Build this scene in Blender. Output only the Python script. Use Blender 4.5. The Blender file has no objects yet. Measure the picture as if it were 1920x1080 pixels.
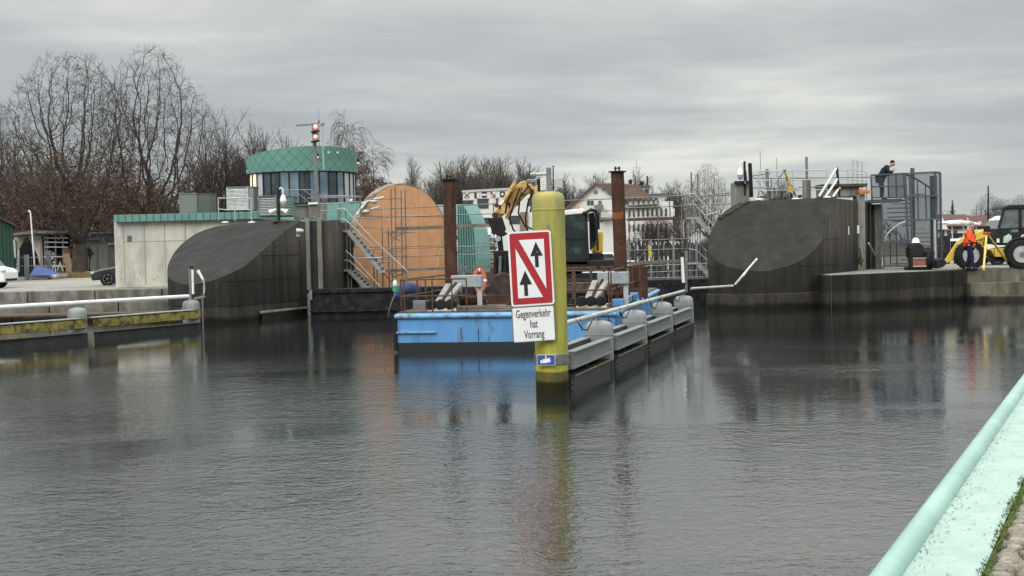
import bpy, bmesh, math, random
from mathutils import Vector, Matrix
V = Vector
PI = math.pi
R = math.radians
SC = bpy.context.scene
COL = SC.collection

# ------------------------------------------------------------------ camera
F = 2500.0                      # focal length in photo pixels (1920 wide)
CAMZ = 2.5
PITCH = math.atan(74 / F)
ROLL = R(-1.3)
cam = bpy.data.objects.new('camera', bpy.data.cameras.new('camera'))
COL.objects.link(cam)
CM = Matrix.Rotation(PI / 2 - PITCH, 3, 'X') @ Matrix.Rotation(ROLL, 3, 'Z')
cam.matrix_world = Matrix.Translation((0, 0, CAMZ)) @ CM.to_4x4()
cam.data.sensor_width = 36
cam.data.lens = 36 * F / 1920
cam.data.clip_start = 0.1
cam.data.clip_end = 6000
SC.camera = cam

def ray(px, py):
    return CM @ V(((px - 960) / F, -(py - 540) / F, -1))
def P(px, py, D):               # the place seen at a pixel, D metres ahead
    d = ray(px, py); return V((0, 0, CAMZ)) + d * (D / d.y)
def PZ(px, py, z):              # the place seen at a pixel on level z
    d = ray(px, py); return V((0, 0, CAMZ)) + d * ((z - CAMZ) / d.z)
def PP(px, py, o, n):           # on a plane
    d = ray(px, py); c = V((0, 0, CAMZ)); return c + d * ((o - c).dot(n) / d.dot(n))
def mpp(D): return D / F        # metres per photo pixel

# ------------------------------------------------------------------ light
SC.view_settings.view_transform = 'Standard'
SC.view_settings.look = 'None'
SC.view_settings.exposure = 0.2
SC.view_settings.gamma = 1
SUN_EL, SUN_ROT = R(42), R(205)
w = bpy.data.worlds.new('World'); SC.world = w; w.use_nodes = True
nt = w.node_tree; nt.nodes.clear()
def N(t, typ, **k):
    n = t.nodes.new(typ)
    for a, b in k.items(): setattr(n, a, b)
    return n
def math_n(t, op, a, b=None, clamp=False):
    n = N(t, 'ShaderNodeMath', operation=op, use_clamp=clamp)
    for i, x in enumerate((a, b)):
        if x is None: continue
        if isinstance(x, (int, float)): n.inputs[i].default_value = x
        else: t.links.new(x, n.inputs[i])
    return n.outputs[0]
def ramp(t, fac, stops, interp='LINEAR'):
    n = N(t, 'ShaderNodeValToRGB'); cr = n.color_ramp; cr.interpolation = interp
    while len(cr.elements) < len(stops): cr.elements.new(0.5)
    for e, (p, c) in zip(cr.elements, stops):
        e.position = p; e.color = (*c, 1) if len(c) == 3 else c
    t.links.new(fac, n.inputs[0]); return n.outputs[0]
def mixc(t, fac, a, b, blend='MIX'):
    n = N(t, 'ShaderNodeMix', data_type='RGBA', blend_type=blend)
    for i, x in ((0, fac), (6, a), (7, b)):
        if isinstance(x, (int, float)): n.inputs[i].default_value = x
        elif isinstance(x, tuple): n.inputs[i].default_value = (*x, 1)
        else: t.links.new(x, n.inputs[i])
    return n.outputs[2]
sky = N(nt, 'ShaderNodeTexSky', sky_type='NISHITA')
sky.sun_disc = False; sky.sun_elevation = SUN_EL; sky.sun_rotation = SUN_ROT
tc = N(nt, 'ShaderNodeTexCoord')
sep = N(nt, 'ShaderNodeSeparateXYZ'); nt.links.new(tc.outputs['Generated'], sep.inputs[0])
zc = math_n(nt, 'MAXIMUM', sep.outputs[2], 0.0)
den = math_n(nt, 'ADD', zc, 0.10)
comb = N(nt, 'ShaderNodeCombineXYZ')
nt.links.new(math_n(nt, 'DIVIDE', sep.outputs[0], den), comb.inputs[0])
nt.links.new(math_n(nt, 'DIVIDE', sep.outputs[1], den), comb.inputs[1])
def wnoise(scale, detail, rough, loc, xs=1.0):
    mp = N(nt, 'ShaderNodeMapping'); mp.inputs['Location'].default_value = loc
    mp.inputs['Scale'].default_value = (xs, 1, 1)
    nt.links.new(comb.outputs[0], mp.inputs[0])
    n = N(nt, 'ShaderNodeTexNoise'); n.inputs['Scale'].default_value = scale
    n.inputs['Detail'].default_value = detail; n.inputs['Roughness'].default_value = rough
    n.inputs['Distortion'].default_value = 0.4
    nt.links.new(mp.outputs[0], n.inputs['Vector']); return n.outputs[0]
n1 = wnoise(0.62, 5, 0.5, (5.1, 0.7, 0), 0.7)
n2 = wnoise(2.0, 6, 0.6, (1.3, 2.1, 2), 0.7)
cl = math_n(nt, 'ADD', math_n(nt, 'MULTIPLY', n1, 0.72), math_n(nt, 'MULTIPLY', n2, 0.28))
cloud = ramp(nt, cl, [(0.37, (0.385, 0.41, 0.425)), (0.455, (0.44, 0.465, 0.472)), (0.53, (0.535, 0.55, 0.54)), (0.62, (0.70, 0.70, 0.65))])
# an overcast sky is about three times brighter overhead than at the horizon
grad = ramp(nt, zc, [(0.0, (1.02, 1.04, 1.02)), (0.10, (0.97, 0.98, 0.985)), (0.19, (1.0, 1.0, 1.0)), (0.26, (1.6, 1.6, 1.59)), (0.4, (2.4, 2.4, 2.37)), (1.0, (4.2, 4.2, 4.1))])
cloud = mixc(nt, ramp(nt, zc, [(0.015, (0.85, 0.85, 0.85)), (0.06, (0, 0, 0))]), cloud, (0.45, 0.475, 0.475))
over = mixc(nt, 1.0, cloud, grad, 'MULTIPLY')
skys = mixc(nt, 1.0, sky.outputs[0], (0.10, 0.10, 0.10), 'MULTIPLY')
final = mixc(nt, 0.96, skys, over)
bg = N(nt, 'ShaderNodeBackground'); nt.links.new(final, bg.inputs[0]); bg.inputs[1].default_value = 1.0
wo = N(nt, 'ShaderNodeOutputWorld'); nt.links.new(bg.outputs[0], wo.inputs[0])
sl = bpy.data.lights.new('sun', 'SUN'); sl.energy = 1.5; sl.angle = R(40); sl.color = (1, 0.97, 0.92)
so = bpy.data.objects.new('sun', sl); COL.objects.link(so)
so.rotation_euler = V((math.sin(SUN_ROT) * math.cos(SUN_EL), math.cos(SUN_ROT) * math.cos(SUN_EL), math.sin(SUN_EL))).to_track_quat('Z', 'Y').to_euler()

# ------------------------------------------------------------------ materials
MATS = {}
def mat(name, col, rough=0.6, metal=0.0, var=0.25, scale=3.0, bump=0.0, stretch=(1, 1, 1), col2=None, thr=0.55, soft=0.1,
        s2=2.0, stretch2=(1, 1, 1), coord='POS', emit=None, spec=0.5, alpha=1.0, zbands=None, wet=None):
    """one general weathered surface: base colour with noise, optional second colour (rust, algae, dirt) in patches,
       zbands: list of (height, colour multiplier) - tide and algae marks that belong to the wall"""
    if name in MATS: return MATS[name]
    m = bpy.data.materials.new(name); m.use_nodes = True; t = m.node_tree
    b = t.nodes['Principled BSDF']; out = t.nodes['Material Output']
    b.inputs['Roughness'].default_value = rough; b.inputs['Metallic'].default_value = metal
    b.inputs['Specular IOR Level'].default_value = spec if rough < .6 or spec != .5 else .18
    if coord == 'POS': src = N(t, 'ShaderNodeNewGeometry').outputs['Position']
    else: src = N(t, 'ShaderNodeTexCoord').outputs['Object']
    def noise(sc, st, detail=5, rg=0.6):
        mp = N(t, 'ShaderNodeMapping'); mp.inputs['Scale'].default_value = st; t.links.new(src, mp.inputs[0])
        n = N(t, 'ShaderNodeTexNoise'); n.inputs['Scale'].default_value = sc; n.inputs['Detail'].default_value = detail
        n.inputs['Roughness'].default_value = rg; t.links.new(mp.outputs[0], n.inputs['Vector']); return n.outputs[0]
    nz = noise(scale, stretch)
    lo = tuple(max(0, c * (1 - var)) for c in col); hi = tuple(min(1, c * (1 + var)) for c in col)
    c = ramp(t, nz, [(0.3, lo), (0.7, hi)])
    fine = noise(scale * 9, stretch, 4)
    c = mixc(t, 1.0, c, ramp(t, fine, [(0.3, (1 - var * .6,) * 3), (0.7, (1 + var * .4,) * 3)]), 'MULTIPLY')
    if col2:
        n2_ = noise(s2, stretch2, 7, 0.65)
        k = ramp(t, n2_, [(thr - soft, (0, 0, 0)), (thr + soft, (1, 1, 1))])
        c = mixc(t, k, c, col2)
    if zbands:
        sp = N(t, 'ShaderNodeSeparateXYZ'); t.links.new(src, sp.inputs[0])
        wob = math_n(t, 'MULTIPLY', math_n(t, 'SUBTRACT', noise(1.3, (1, 1, .2)), 0.5), zbands[0])
        zz = math_n(t, 'ADD', sp.outputs[2], wob)
        z0, z1 = zbands[1]
        k = math_n(t, 'DIVIDE', math_n(t, 'SUBTRACT', zz, z0), z1 - z0, True)
        c = mixc(t, 1.0, c, ramp(t, k, [((h - z0) / (z1 - z0), cc) for h, cc in zbands[2]]), 'MULTIPLY')
    t.links.new(c, b.inputs['Base Color'])
    if bump:
        bp = N(t, 'ShaderNodeBump'); bp.inputs['Strength'].default_value = bump; bp.inputs['Distance'].default_value = 0.05
        t.links.new(fine, bp.inputs['Height']); t.links.new(bp.outputs[0], b.inputs['Normal'])
    if emit:
        b.inputs['Emission Color'].default_value = (*emit[0], 1); b.inputs['Emission Strength'].default_value = emit[1]
    if alpha < 1:
        b.inputs['Alpha'].default_value = alpha
    MATS[name] = m
    return m

# ------------------------------------------------------------------ mesh building
WL = {}                                         # world location of each root/part
class MB:
    def __init__(s): s.v = []; s.f = []
    def add(s, vs, fs):
        o = len(s.v); s.v += [V(x) for x in vs]; s.f += [tuple(i + o for i in f) for f in fs]; return s
    def box(s, c, d, rz=0.0, rx=0.0, ry=0.0):
        m = Matrix.Rotation(rz, 3, 'Z') @ Matrix.Rotation(ry, 3, 'Y') @ Matrix.Rotation(rx, 3, 'X')
        c = V(c)
        vs = [c + m @ V((x * d[0] / 2, y * d[1] / 2, z * d[2] / 2)) for x in (-1, 1) for y in (-1, 1) for z in (-1, 1)]
        return s.add(vs, [(0, 1, 3, 2), (4, 6, 7, 5), (0, 4, 5, 1), (2, 3, 7, 6), (0, 2, 6, 4), (1, 5, 7, 3)])
    def beam(s, a, b, wd, ht, up=V((0, 0, 1))):  # rectangular bar from a to b
        a = V(a); b = V(b); d = (b - a).normalized(); r = d.cross(up)
        if r.length < 1e-4: r = d.cross(V((0, 1, 0)))
        r.normalize(); u = r.cross(d)
        vs = [p + r * x * wd / 2 + u * y * ht / 2 for p in (a, b) for x, y in ((-1, -1), (1, -1), (1, 1), (-1, 1))]
        return s.add(vs, [(3, 2, 1, 0), (4, 5, 6, 7), (0, 1, 5, 4), (1, 2, 6, 5), (2, 3, 7, 6), (3, 0, 4, 7)])
    def path(s, pts, rad, n=8, cap=True):
        pts = [V(p) for p in pts]
        rad = rad if isinstance(rad, (list, tuple)) else [rad] * len(pts)
        o = len(s.v); prev = None
        for i, p in enumerate(pts):
            d = (pts[min(i + 1, len(pts) - 1)] - pts[max(i - 1, 0)])
            d = d.normalized() if d.length > 1e-9 else V((0, 0, 1))
            if prev is None:
                a = V((0, 0, 1)) if abs(d.z) < 0.9 else V((1, 0, 0))
                x = d.cross(a).normalized()
            else:
                x = prev - d * prev.dot(d)
                x = x.normalized() if x.length > 1e-6 else d.cross(V((0.3, 0.5, 1))).normalized()
            prev = x; y = d.cross(x)
            for k in range(n):
                t = 2 * PI * k / n
                s.v.append(p + (x * math.cos(t) + y * math.sin(t)) * rad[i])
        for i in range(len(pts) - 1):
            for k in range(n):
                k2 = (k + 1) % n
                s.f.append((o + i * n + k, o + i * n + k2, o + (i + 1) * n + k2, o + (i + 1) * n + k))
        if cap and n > 2:
            s.f.append(tuple(o + k for k in reversed(range(n))))
            s.f.append(tuple(o + (len(pts) - 1) * n + k for k in range(n)))
        return s
    def tube(s, a, b, r, n=8, r2=None): return s.path([a, b], [r, r if r2 is None else r2], n)
    def prism(s, poly, off):
        poly = [V(p) for p in poly]; off = V(off); n = len(poly)
        return s.add(poly + [p + off for p in poly],
                     [tuple(reversed(range(n))), tuple(range(n, 2 * n))] + [(i, (i + 1) % n, n + (i + 1) % n, n + i) for i in range(n)])
    def lathe(s, c, prof, n=24, axis='Z', cap=True):
        c = V(c); o = len(s.v)
        for r, z in prof:
            for k in range(n):
                t = 2 * PI * k / n; x, y = r * math.cos(t), r * math.sin(t)
                s.v.append(c + (V((x, y, z)) if axis == 'Z' else V((z, x, y)) if axis == 'X' else V((x, z, y))))
        for i in range(len(prof) - 1):
            for k in range(n):
                k2 = (k + 1) % n
                s.f.append((o + i * n + k, o + i * n + k2, o + (i + 1) * n + k2, o + (i + 1) * n + k))
        if cap:
            s.f.append(tuple(o + k for k in reversed(range(n))))
            s.f.append(tuple(o + (len(prof) - 1) * n + k for k in range(n)))
        return s
    def ball(s, c, r, n=12, sq=(1, 1, 1)):
        c = V(c); m = n // 2
        prof = [(math.sin(PI * i / m), -math.cos(PI * i / m)) for i in range(1, m)]
        o = len(s.v)
        for a, z in prof:
            for k in range(n):
                t = 2 * PI * k / n
                s.v.append(c + V((a * math.cos(t) * r * sq[0], a * math.sin(t) * r * sq[1], z * r * sq[2])))
        s.v += [c - V((0, 0, r * sq[2])), c + V((0, 0, r * sq[2]))]
        b, tp = len(s.v) - 2, len(s.v) - 1
        for i in range(len(prof) - 1):
            for k in range(n):
                k2 = (k + 1) % n; s.f.append((o + i * n + k, o + i * n + k2, o + (i + 1) * n + k2, o + (i + 1) * n + k))
        e = o + (len(prof) - 1) * n
        for k in range(n):
            k2 = (k + 1) % n; s.f.append((b, o + k2, o + k)); s.f.append((tp, e + k, e + k2))
        return s
    def build(s, name, m, parent=None, smooth=False, bevel=0.0, org=None, label=None, recalc=True):
        o0 = V(org) if org is not None else (WL[parent.name] if parent else V((0, 0, 0)))
        me = bpy.data.meshes.new(name)
        me.from_pydata([tuple(v - o0) for v in s.v], [], s.f)
        if recalc and len(s.f) < 60000:
            bm = bmesh.new(); bm.from_mesh(me); bmesh.ops.recalc_face_normals(bm, faces=bm.faces); bm.to_mesh(me); bm.free()
        me.materials.append(m)
        if smooth:
            for p in me.polygons: p.use_smooth = True
            if smooth != 'all' and hasattr(me, 'set_sharp_from_angle'): me.set_sharp_from_angle(angle=R(38))
        o = bpy.data.objects.new(name, me); COL.objects.link(o)
        if parent: o.parent = parent; o.location = o0 - WL[parent.name]
        else: o.location = o0
        WL[o.name] = o0.copy()
        if bevel:
            bv = o.modifiers.new('bevel', 'BEVEL'); bv.width = bevel; bv.segments = 2; bv.limit_method = 'ANGLE'
        if label: o['label'] = label
        return o
def tag(o, label, cat, group=None):
    o['label'] = label; o['category'] = cat
    if group: o['group'] = group
    return o
def thing(name, loc, label, cat, group=None):
    o = bpy.data.objects.new(name, None); COL.objects.link(o); o.location = loc; o.empty_display_size = 0.3
    WL[o.name] = V(loc); return tag(o, label, cat, group)
def setting(o): o['kind'] = 'structure'; return o
def stuff(o, label, cat): o['kind'] = 'stuff'; return tag(o, label, cat)
def dup(root, loc, label=None, scale=None, rotz=None):
    r = root.copy(); COL.objects.link(r); r.location = loc
    if label: r['label'] = label
    if scale: r.scale = scale
    if rotz is not None: r.rotation_euler = (0, 0, rotz)
    WL[r.name] = V(loc)
    for ch in list(root.children):
        c = ch.copy(); COL.objects.link(c); c.parent = r
        for g in list(ch.children):
            d = g.copy(); COL.objects.link(d); d.parent = c
    return r
def textmesh(s, size, xs=1.0, align='CENTER'):   # lettering as outlines turned to mesh
    cu = bpy.data.curves.new('lettering', 'FONT'); cu.body = s; cu.size = size; cu.align_x = align; cu.align_y = 'CENTER'
    cu.extrude = 0.002; cu.resolution_u = 3; cu.offset = size * 0.006
    ob = bpy.data.objects.new('lettering', cu); COL.objects.link(ob)
    dg = bpy.context.evaluated_depsgraph_get(); me = bpy.data.meshes.new_from_object(ob.evaluated_get(dg))
    bpy.data.objects.remove(ob); bpy.data.curves.remove(cu)
    for v in me.vertices: v.co.x *= xs
    mb = MB(); mb.add([v.co.copy() for v in me.vertices], [tuple(p.vertices) for p in me.polygons]); bpy.data.meshes.remove(me)
    return mb
def place(mb, o, x, n):                          # flat drawing (x right, y up) laid onto a plane
    x = V(x).normalized(); n = V(n).normalized(); y = n.cross(x)
    mb.v = [V(o) + x * v.x + y * v.y + n * v.z for v in mb.v]; return mb

# palette -----------------------------------------------------------
GALV = mat('galvanised_steel', (0.20, 0.21, 0.215), 0.5, 0.6, 0.2, 6)
GALVL = mat('pale_galvanised_steel', (0.42, 0.43, 0.43), 0.5, 0.3, 0.2, 6)
WHITE = mat('white_paint', (0.72, 0.73, 0.73), 0.45, 0, 0.08, 4)
BLACK = mat('black_steel', (0.016, 0.017, 0.020), 0.62, 0, 0.35, 4)
RUBBER = mat('black_rubber', (0.018, 0.018, 0.018), 0.8, 0, 0.3, 5)
RUST = mat('rusty_steel', (0.085, 0.04, 0.026), 0.75, 0.1, 0.4, 5, 0.3, (1, 1, .4), (0.04, 0.022, 0.018), 0.55, 0.15, 3)
RAILRUST = mat('rusty_rail', (0.10, 0.06, 0.045), 0.7, 0.2, 0.4, 9)
TEAL = mat('green_copper_sheet', (0.105, 0.235, 0.215), 0.5, 0.0, 0.15, 1.5)
TEALL = mat('pale_green_panel', (0.15, 0.34, 0.305), 0.45, 0.0, 0.12, 1.5)
CONC = mat('weathered_concrete', (0.24, 0.235, 0.21), 0.85, 0, 0.25, 1.2, 0.3, (1, 1, .35), (0.09, 0.088, 0.078), 0.56, 0.12, 1.6, (1.6, 1.6, .25))
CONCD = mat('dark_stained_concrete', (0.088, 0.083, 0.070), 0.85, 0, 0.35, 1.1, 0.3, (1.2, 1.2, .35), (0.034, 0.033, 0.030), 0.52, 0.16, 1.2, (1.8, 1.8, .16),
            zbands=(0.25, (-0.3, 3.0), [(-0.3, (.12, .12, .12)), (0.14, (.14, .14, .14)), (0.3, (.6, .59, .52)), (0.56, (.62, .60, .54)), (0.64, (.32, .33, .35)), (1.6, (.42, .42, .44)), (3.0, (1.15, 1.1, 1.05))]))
CONCP = mat('pale_concrete', (0.47, 0.46, 0.41), 0.8, 0, 0.16, 0.8, 0.15, (1, 1, .5), (0.24, 0.235, 0.205), 0.6, 0.13, 0.9, (1.3, 1, .35))
YELLOWP = mat('yellow_machine_paint', (0.62, 0.40, 0.045), 0.4, 0, 0.15, 3, col2=(0.25, 0.16, 0.05), thr=0.66, soft=0.06)
GLASS = mat('tinted_glass', (0.03, 0.04, 0.045), 0.06, 0.0, 0.2, 1, spec=0.9)

# ================================================================== SETTING
def water_mat():
    m = bpy.data.materials.new('harbour_water'); m.use_nodes = True; t = m.node_tree; b = t.nodes['Principled BSDF']
    b.inputs['Base Color'].default_value = (0.010, 0.0125, 0.013, 1); b.inputs['Roughness'].default_value = 0.05
    b.inputs['IOR'].default_value = 1.46
    g = N(t, 'ShaderNodeNewGeometry').outputs['Position']
    def nz(sc, st, rot, det=3, dist=0.6, rg=.5):
        mp = N(t, 'ShaderNodeMapping'); mp.inputs['Scale'].default_value = st; mp.inputs['Rotation'].default_value = (0, 0, R(rot))
        t.links.new(g, mp.inputs[0]); n = N(t, 'ShaderNodeTexNoise'); n.inputs['Scale'].default_value = sc
        n.inputs['Detail'].default_value = det; n.inputs['Distortion'].default_value = dist; n.inputs['Roughness'].default_value = rg
        t.links.new(mp.outputs[0], n.inputs['Vector']); return n.outputs[0]
    a = math_n(t, 'MULTIPLY', nz(0.9, (0.6, 1, 1), 12), 0.30)
    c = math_n(t, 'MULTIPLY', nz(5.2, (0.8, 1, 1), -14, 3, 1.0), 0.26)
    d = math_n(t, 'MULTIPLY', nz(12.0, (0.85, 1, 1), 25, 2, 1.0), 0.15)
    h = math_n(t, 'ADD', math_n(t, 'ADD', a, c), d)
    patch = ramp(t, nz(0.13, (0.45, 1, 1), 10, 4, 1.2), [(0.42, (0.25,) * 3), (0.60, (1.15,) * 3)])
    # ruffled open water towards this quay, sheltered water by the lock
    sp = N(t, 'ShaderNodeSeparateXYZ'); t.links.new(g, sp.inputs[0])
    lee = ramp(t, math_n(t, 'DIVIDE', sp.outputs[1], 60.0, True), [(0.0, (1.0,) * 3), (0.22, (0.85,) * 3), (0.40, (0.6,) * 3), (0.58, (0.32,) * 3), (0.9, (0.2,) * 3)])
    bp = N(t, 'ShaderNodeBump'); bp.inputs['Distance'].default_value = 0.047
    t.links.new(math_n(t, 'MULTIPLY', patch, lee), bp.inputs['Strength'])
    t.links.new(h, bp.inputs['Height']); t.links.new(bp.outputs[0], b.inputs['Normal'])
    return m
mb = MB(); mb.add([(-1500, -60, 0), (1500, -60, 0), (1500, 2500, 0), (-1500, 2500, 0)], [(0, 1, 2, 3)])
setting(mb.build('water', water_mat(), org=(0, 0, 0)))

ZL, ZR = 1.15, 1.25                               # yard level left and quay level right
GRAVEL = mat('gravel_yard', (0.27, 0.26, 0.235), 0.95, 0, 0.2, 2.5, 0.3, col2=(0.17, 0.165, 0.145), thr=0.58, soft=0.12, s2=0.25)
GRASSY = mat('winter_grass_ground', (0.10, 0.095, 0.06), 0.95, 0, 0.35, 1.2, 0.3, col2=(0.09, 0.07, 0.045), s2=.5)
xl = PZ(0, 548, ZL); xr = PZ(310, 541, ZL)
mb = MB(); mb.prism([(-400, 56.3, -2), (-9.7, 56.3, -2), (-6.2, 66, -2), (-3.5, 92, -2), (-3.5, 100, -2), (-400, 100, -2)], (0, 0, 2 + ZL))
setting(mb.build('ground', GRAVEL))
mb = MB(); mb.prism([(-1500, 100, -2), (-5, 100, -2), (0, 128, -2), (34, 128, -2), (34, 100, -2), (1500, 100, -2), (1500, 2400, -2), (-1500, 2400, -2)], (0, 0, 2 + ZL - 0.02))
setting(mb.build('ground', GRASSY))
qa = PZ(1558, 516, ZR); qb = PZ(1803, 505.5, ZR)
mb = MB(); mb.prism([qa, qb, V((qb.x + 0.45, qb.y + .1, ZR)), V((60, qb.y - 1.5, ZR)), V((400, 60, ZR)), V((400, 100.2, ZR)), V((17, 100.2, ZR)), V((qa.x + .3, 62, ZR))], (0, 0, -3.2))
QUAYTOP = mat('quay_concrete_top', (0.23, 0.225, 0.20), 0.9, 0, 0.25, 1.5, 0.2, col2=(0.11, 0.105, 0.09), thr=0.58, s2=.8)
setting(mb.build('quay', QUAYTOP))

# quay wall on the right: face panels with joints, steps beyond
t = thing('quay_wall', (qa.x, qa.y, 0), 'dark stained concrete quay wall in front of the mesh stair cage and wheel loader', 'wall')
n_ = V((qb.x - qa.x, qb.y - qa.y, 0)).normalized(); out_ = V((n_.y, -n_.x, 0))
pj = qa + (qb - qa) * 0.885
for a, b in ((qa, pj - n_ * .015), (pj + n_ * .015, qb)):
    m_ = MB(); aa = V((a.x, a.y, 0)); bb = V((b.x, b.y, 0))
    m_.prism([aa + V((0, 0, -1)) + out_ * .004, bb + V((0, 0, -1)) + out_ * .004, bb + V((0, 0, ZR + .004)) + out_ * .004, aa + V((0, 0, ZR + .004)) + out_ * .004], out_ * 0.25)
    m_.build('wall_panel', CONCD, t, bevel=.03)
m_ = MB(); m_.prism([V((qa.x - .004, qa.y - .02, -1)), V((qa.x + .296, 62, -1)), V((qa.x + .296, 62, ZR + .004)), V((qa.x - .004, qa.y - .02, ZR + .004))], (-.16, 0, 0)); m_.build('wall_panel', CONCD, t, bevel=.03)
s0 = qb + V((.12, -.2, 0))
STEP = mat('step_concrete', (0.15, 0.142, 0.118), 0.9, 0, 0.3, 1.4, .2, (1, 1, .4), (0.05, .049, .042), .55, .12, 1.5, (1.5, 1.5, .3),
           zbands=(.15, (-.3, 1.3), [(-.3, (.2, .2, .2)), (.12, (.25, .25, .24)), (.3, (1, 1, .9)), (1.3, (1, 1, 1))]))
t = thing('stepped_quay', (s0.x, s0.y, 0), 'broad concrete steps down to the water at the right edge, below the wheel loader', 'steps')
for k in range(3):
    zt = ZR - .03 - k * 0.49 if k else ZR + .004; yk = -0.55 * k
    m_ = MB(); m_.prism([s0 + V((0, .1 + yk, -2)), s0 + V((30, -1.6 + yk, -2)), s0 + V((30, -1.6 + yk, zt - ZR)), s0 + V((0, .1 + yk, zt - ZR))], V((0, .62 if k else .3, 0)))
    m_.build('step', STEP, t, bevel=.025)

# stepped quay on the left: three tiers of concrete blocks
t = thing('stepped_quay', (-16, 54, 0), 'three tiered concrete block quay at the left edge, below the gravel yard', 'steps')
LEDGE = mat('ledge_gravel', (0.12, 0.085, 0.07), .95, 0, .4, 9, .4)
rnd = random.Random(4)
BLOCK = mat('block_concrete', (0.185, 0.18, 0.155), .88, 0, .3, 1.6, .25, (1, 1, .5), (0.085, .08, .07), .53, .12, 1.5, (1.5, 1.5, .5))
for (zt, zb, yf, yb, offs) in ((ZL + .006, .66, 56.05, 56.9, 0.0), (.68, .2, 54.6, 56.04, 1.4), (.26, -1.0, 52.6, 54.59, .6)):
    x = -60 + offs; k = 0
    while x < -9.4:
        x2 = min(x + 2.83, -9.35)
        m_ = MB(); m_.box(((x + x2) / 2, (yf + yb) / 2, (zt + zb) / 2), (x2 - x - .05, yb - yf - .004, zt - zb))
        if x2 > -30: m_.build('concrete_block', BLOCK if zt > .3 else CONCD, t, bevel=.03)
        x = x2
m_ = MB(); m_.box((-30, 55.3, .685), (41, 1.2, .03)); m_.build('gravel_strip', LEDGE, t)
m_ = MB(); m_.box((-30, 53.75, .27), (41, 1.5, .04)); m_.build('gravel_strip', LEDGE, t)

# ------------------------------------------------------------------ near quay: mint steel capping, pipe, cobbles
WD = V((0.4215, 0.907, 0)).normalized(); WN = V((WD.y, -WD.x, 0))
ZQ = 0.9
def Q(s, u, z=0.0): return V((1.846, 6.35, ZQ + z)) + WD * s + WN * u      # s along, u towards the pavement
MINT = mat('mint_steel_paint', (0.29, 0.40, 0.362), 0.55, 0, 0.10, 5, .06, col2=(0.21, 0.30, 0.25), thr=0.74, soft=0.06, s2=6)
MINTP = mat('mint_pipe_paint', (0.235, 0.385, 0.352), 0.42, 0, 0.09, 3, .03, col2=(0.30, .48, .43), thr=.6, s2=1.2)
t = thing('quay_edge_capping', Q(0, 0), 'mint green painted steel capping with rounded pipe edge along the near quay', 'quay edge')
m_ = MB()
ny = 90
for i in range(ny):                                     # flat capping plate with very slight dents
    a, b = -7 + i * .4, -7 + (i + 1) * .4
    m_.add([Q(a, -.02), Q(b, -.02), Q(b, .345), Q(a, .345)], [(0, 1, 2, 3)])
m_.prism([Q(-7, -.02, -.002), Q(-7, .345, -.002), Q(-7, .345, -.2), Q(-7, -.02, -.2)], WD * 36)
m_.build('capping_plate', MINT, t, recalc=False)
m_ = MB()
m_.path([Q(-7 + i * .6, -.066, -.002) for i in range(61)], .067, 20); m_.build('edge_pipe', MINTP, t, smooth=True)
for s in (-1.15, 2.6, 6.0, 9.6, 13.2):
    m_ = MB(); m_.tube(Q(s, -.066, -.002), Q(s + .018, -.066, -.002), .069, 20); m_.build('pipe_weld', MINTP, t, smooth=True)
m_ = MB(); m_.box((0, 0, 0), (0, 0, 0)); m_ = MB()
m_.prism([Q(-7, -.05, -.06), Q(29, -.05, -.06), Q(29, -.05, -2.4), Q(-7, -.05, -2.4)], WN * .1); m_.build('sheet_wall', mat('old_sheet_piling', (.10, .13, .115), .8, 0, .4, 2), t)
rnd = random.Random(11)
m_ = MB()                                                 # scratches of bare dry paint and bird droppings
for k in range(60):
    s = rnd.uniform(-1, 9); u = rnd.uniform(.02, .33); l = rnd.uniform(.004, .03)
    m_.add([Q(s, u, .004), Q(s + .003 + .004 * rnd.random(), u + l * .1, .0042), Q(s + .002, u + l, .004), Q(s - .004, u + l * .6, .004)], [(0, 1, 2, 3)])
m_.build('paint_chip', mat('chalky_spots', (.8, .86, .84), .8, 0, .05), t)['kind'] = 'stuff'
m_ = MB()
for k in range(1100):
    s = rnd.uniform(-1.2, 9); u = min(.34, abs(rnd.gauss(0.01, .05)) if rnd.random() < .75 else rnd.uniform(0, .34)); l = rnd.uniform(.002, .013)
    a = rnd.uniform(0, PI)
    dx = WD * math.cos(a) * l + WN * math.sin(a) * l; dy = (WN * math.cos(a) - WD * math.sin(a)) * l * rnd.uniform(.15, .5)
    c = Q(s, u, .005); m_.add([c - dx, c + dy, c + dx, c - dy], [(0, 1, 2, 3)])
m_.build('debris', mat('wet_leaf_litter', (.06, .055, .035), .9, 0, .5, 8), t)['kind'] = 'stuff'
EARTH = mat('joint_soil', (0.06, 0.055, 0.04), .95, 0, .4, 12)
m_ = MB(); m_.prism([Q(-7, .347, -.04), Q(29, .347, -.04), Q(29, 9, -.04), Q(-7, 9, -.04)], V((0, 0, -2))); setting(m_.build('pavement_bed', EARTH))
m_ = MB(); rnd = random.Random(5)
s = -2.2; 
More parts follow.
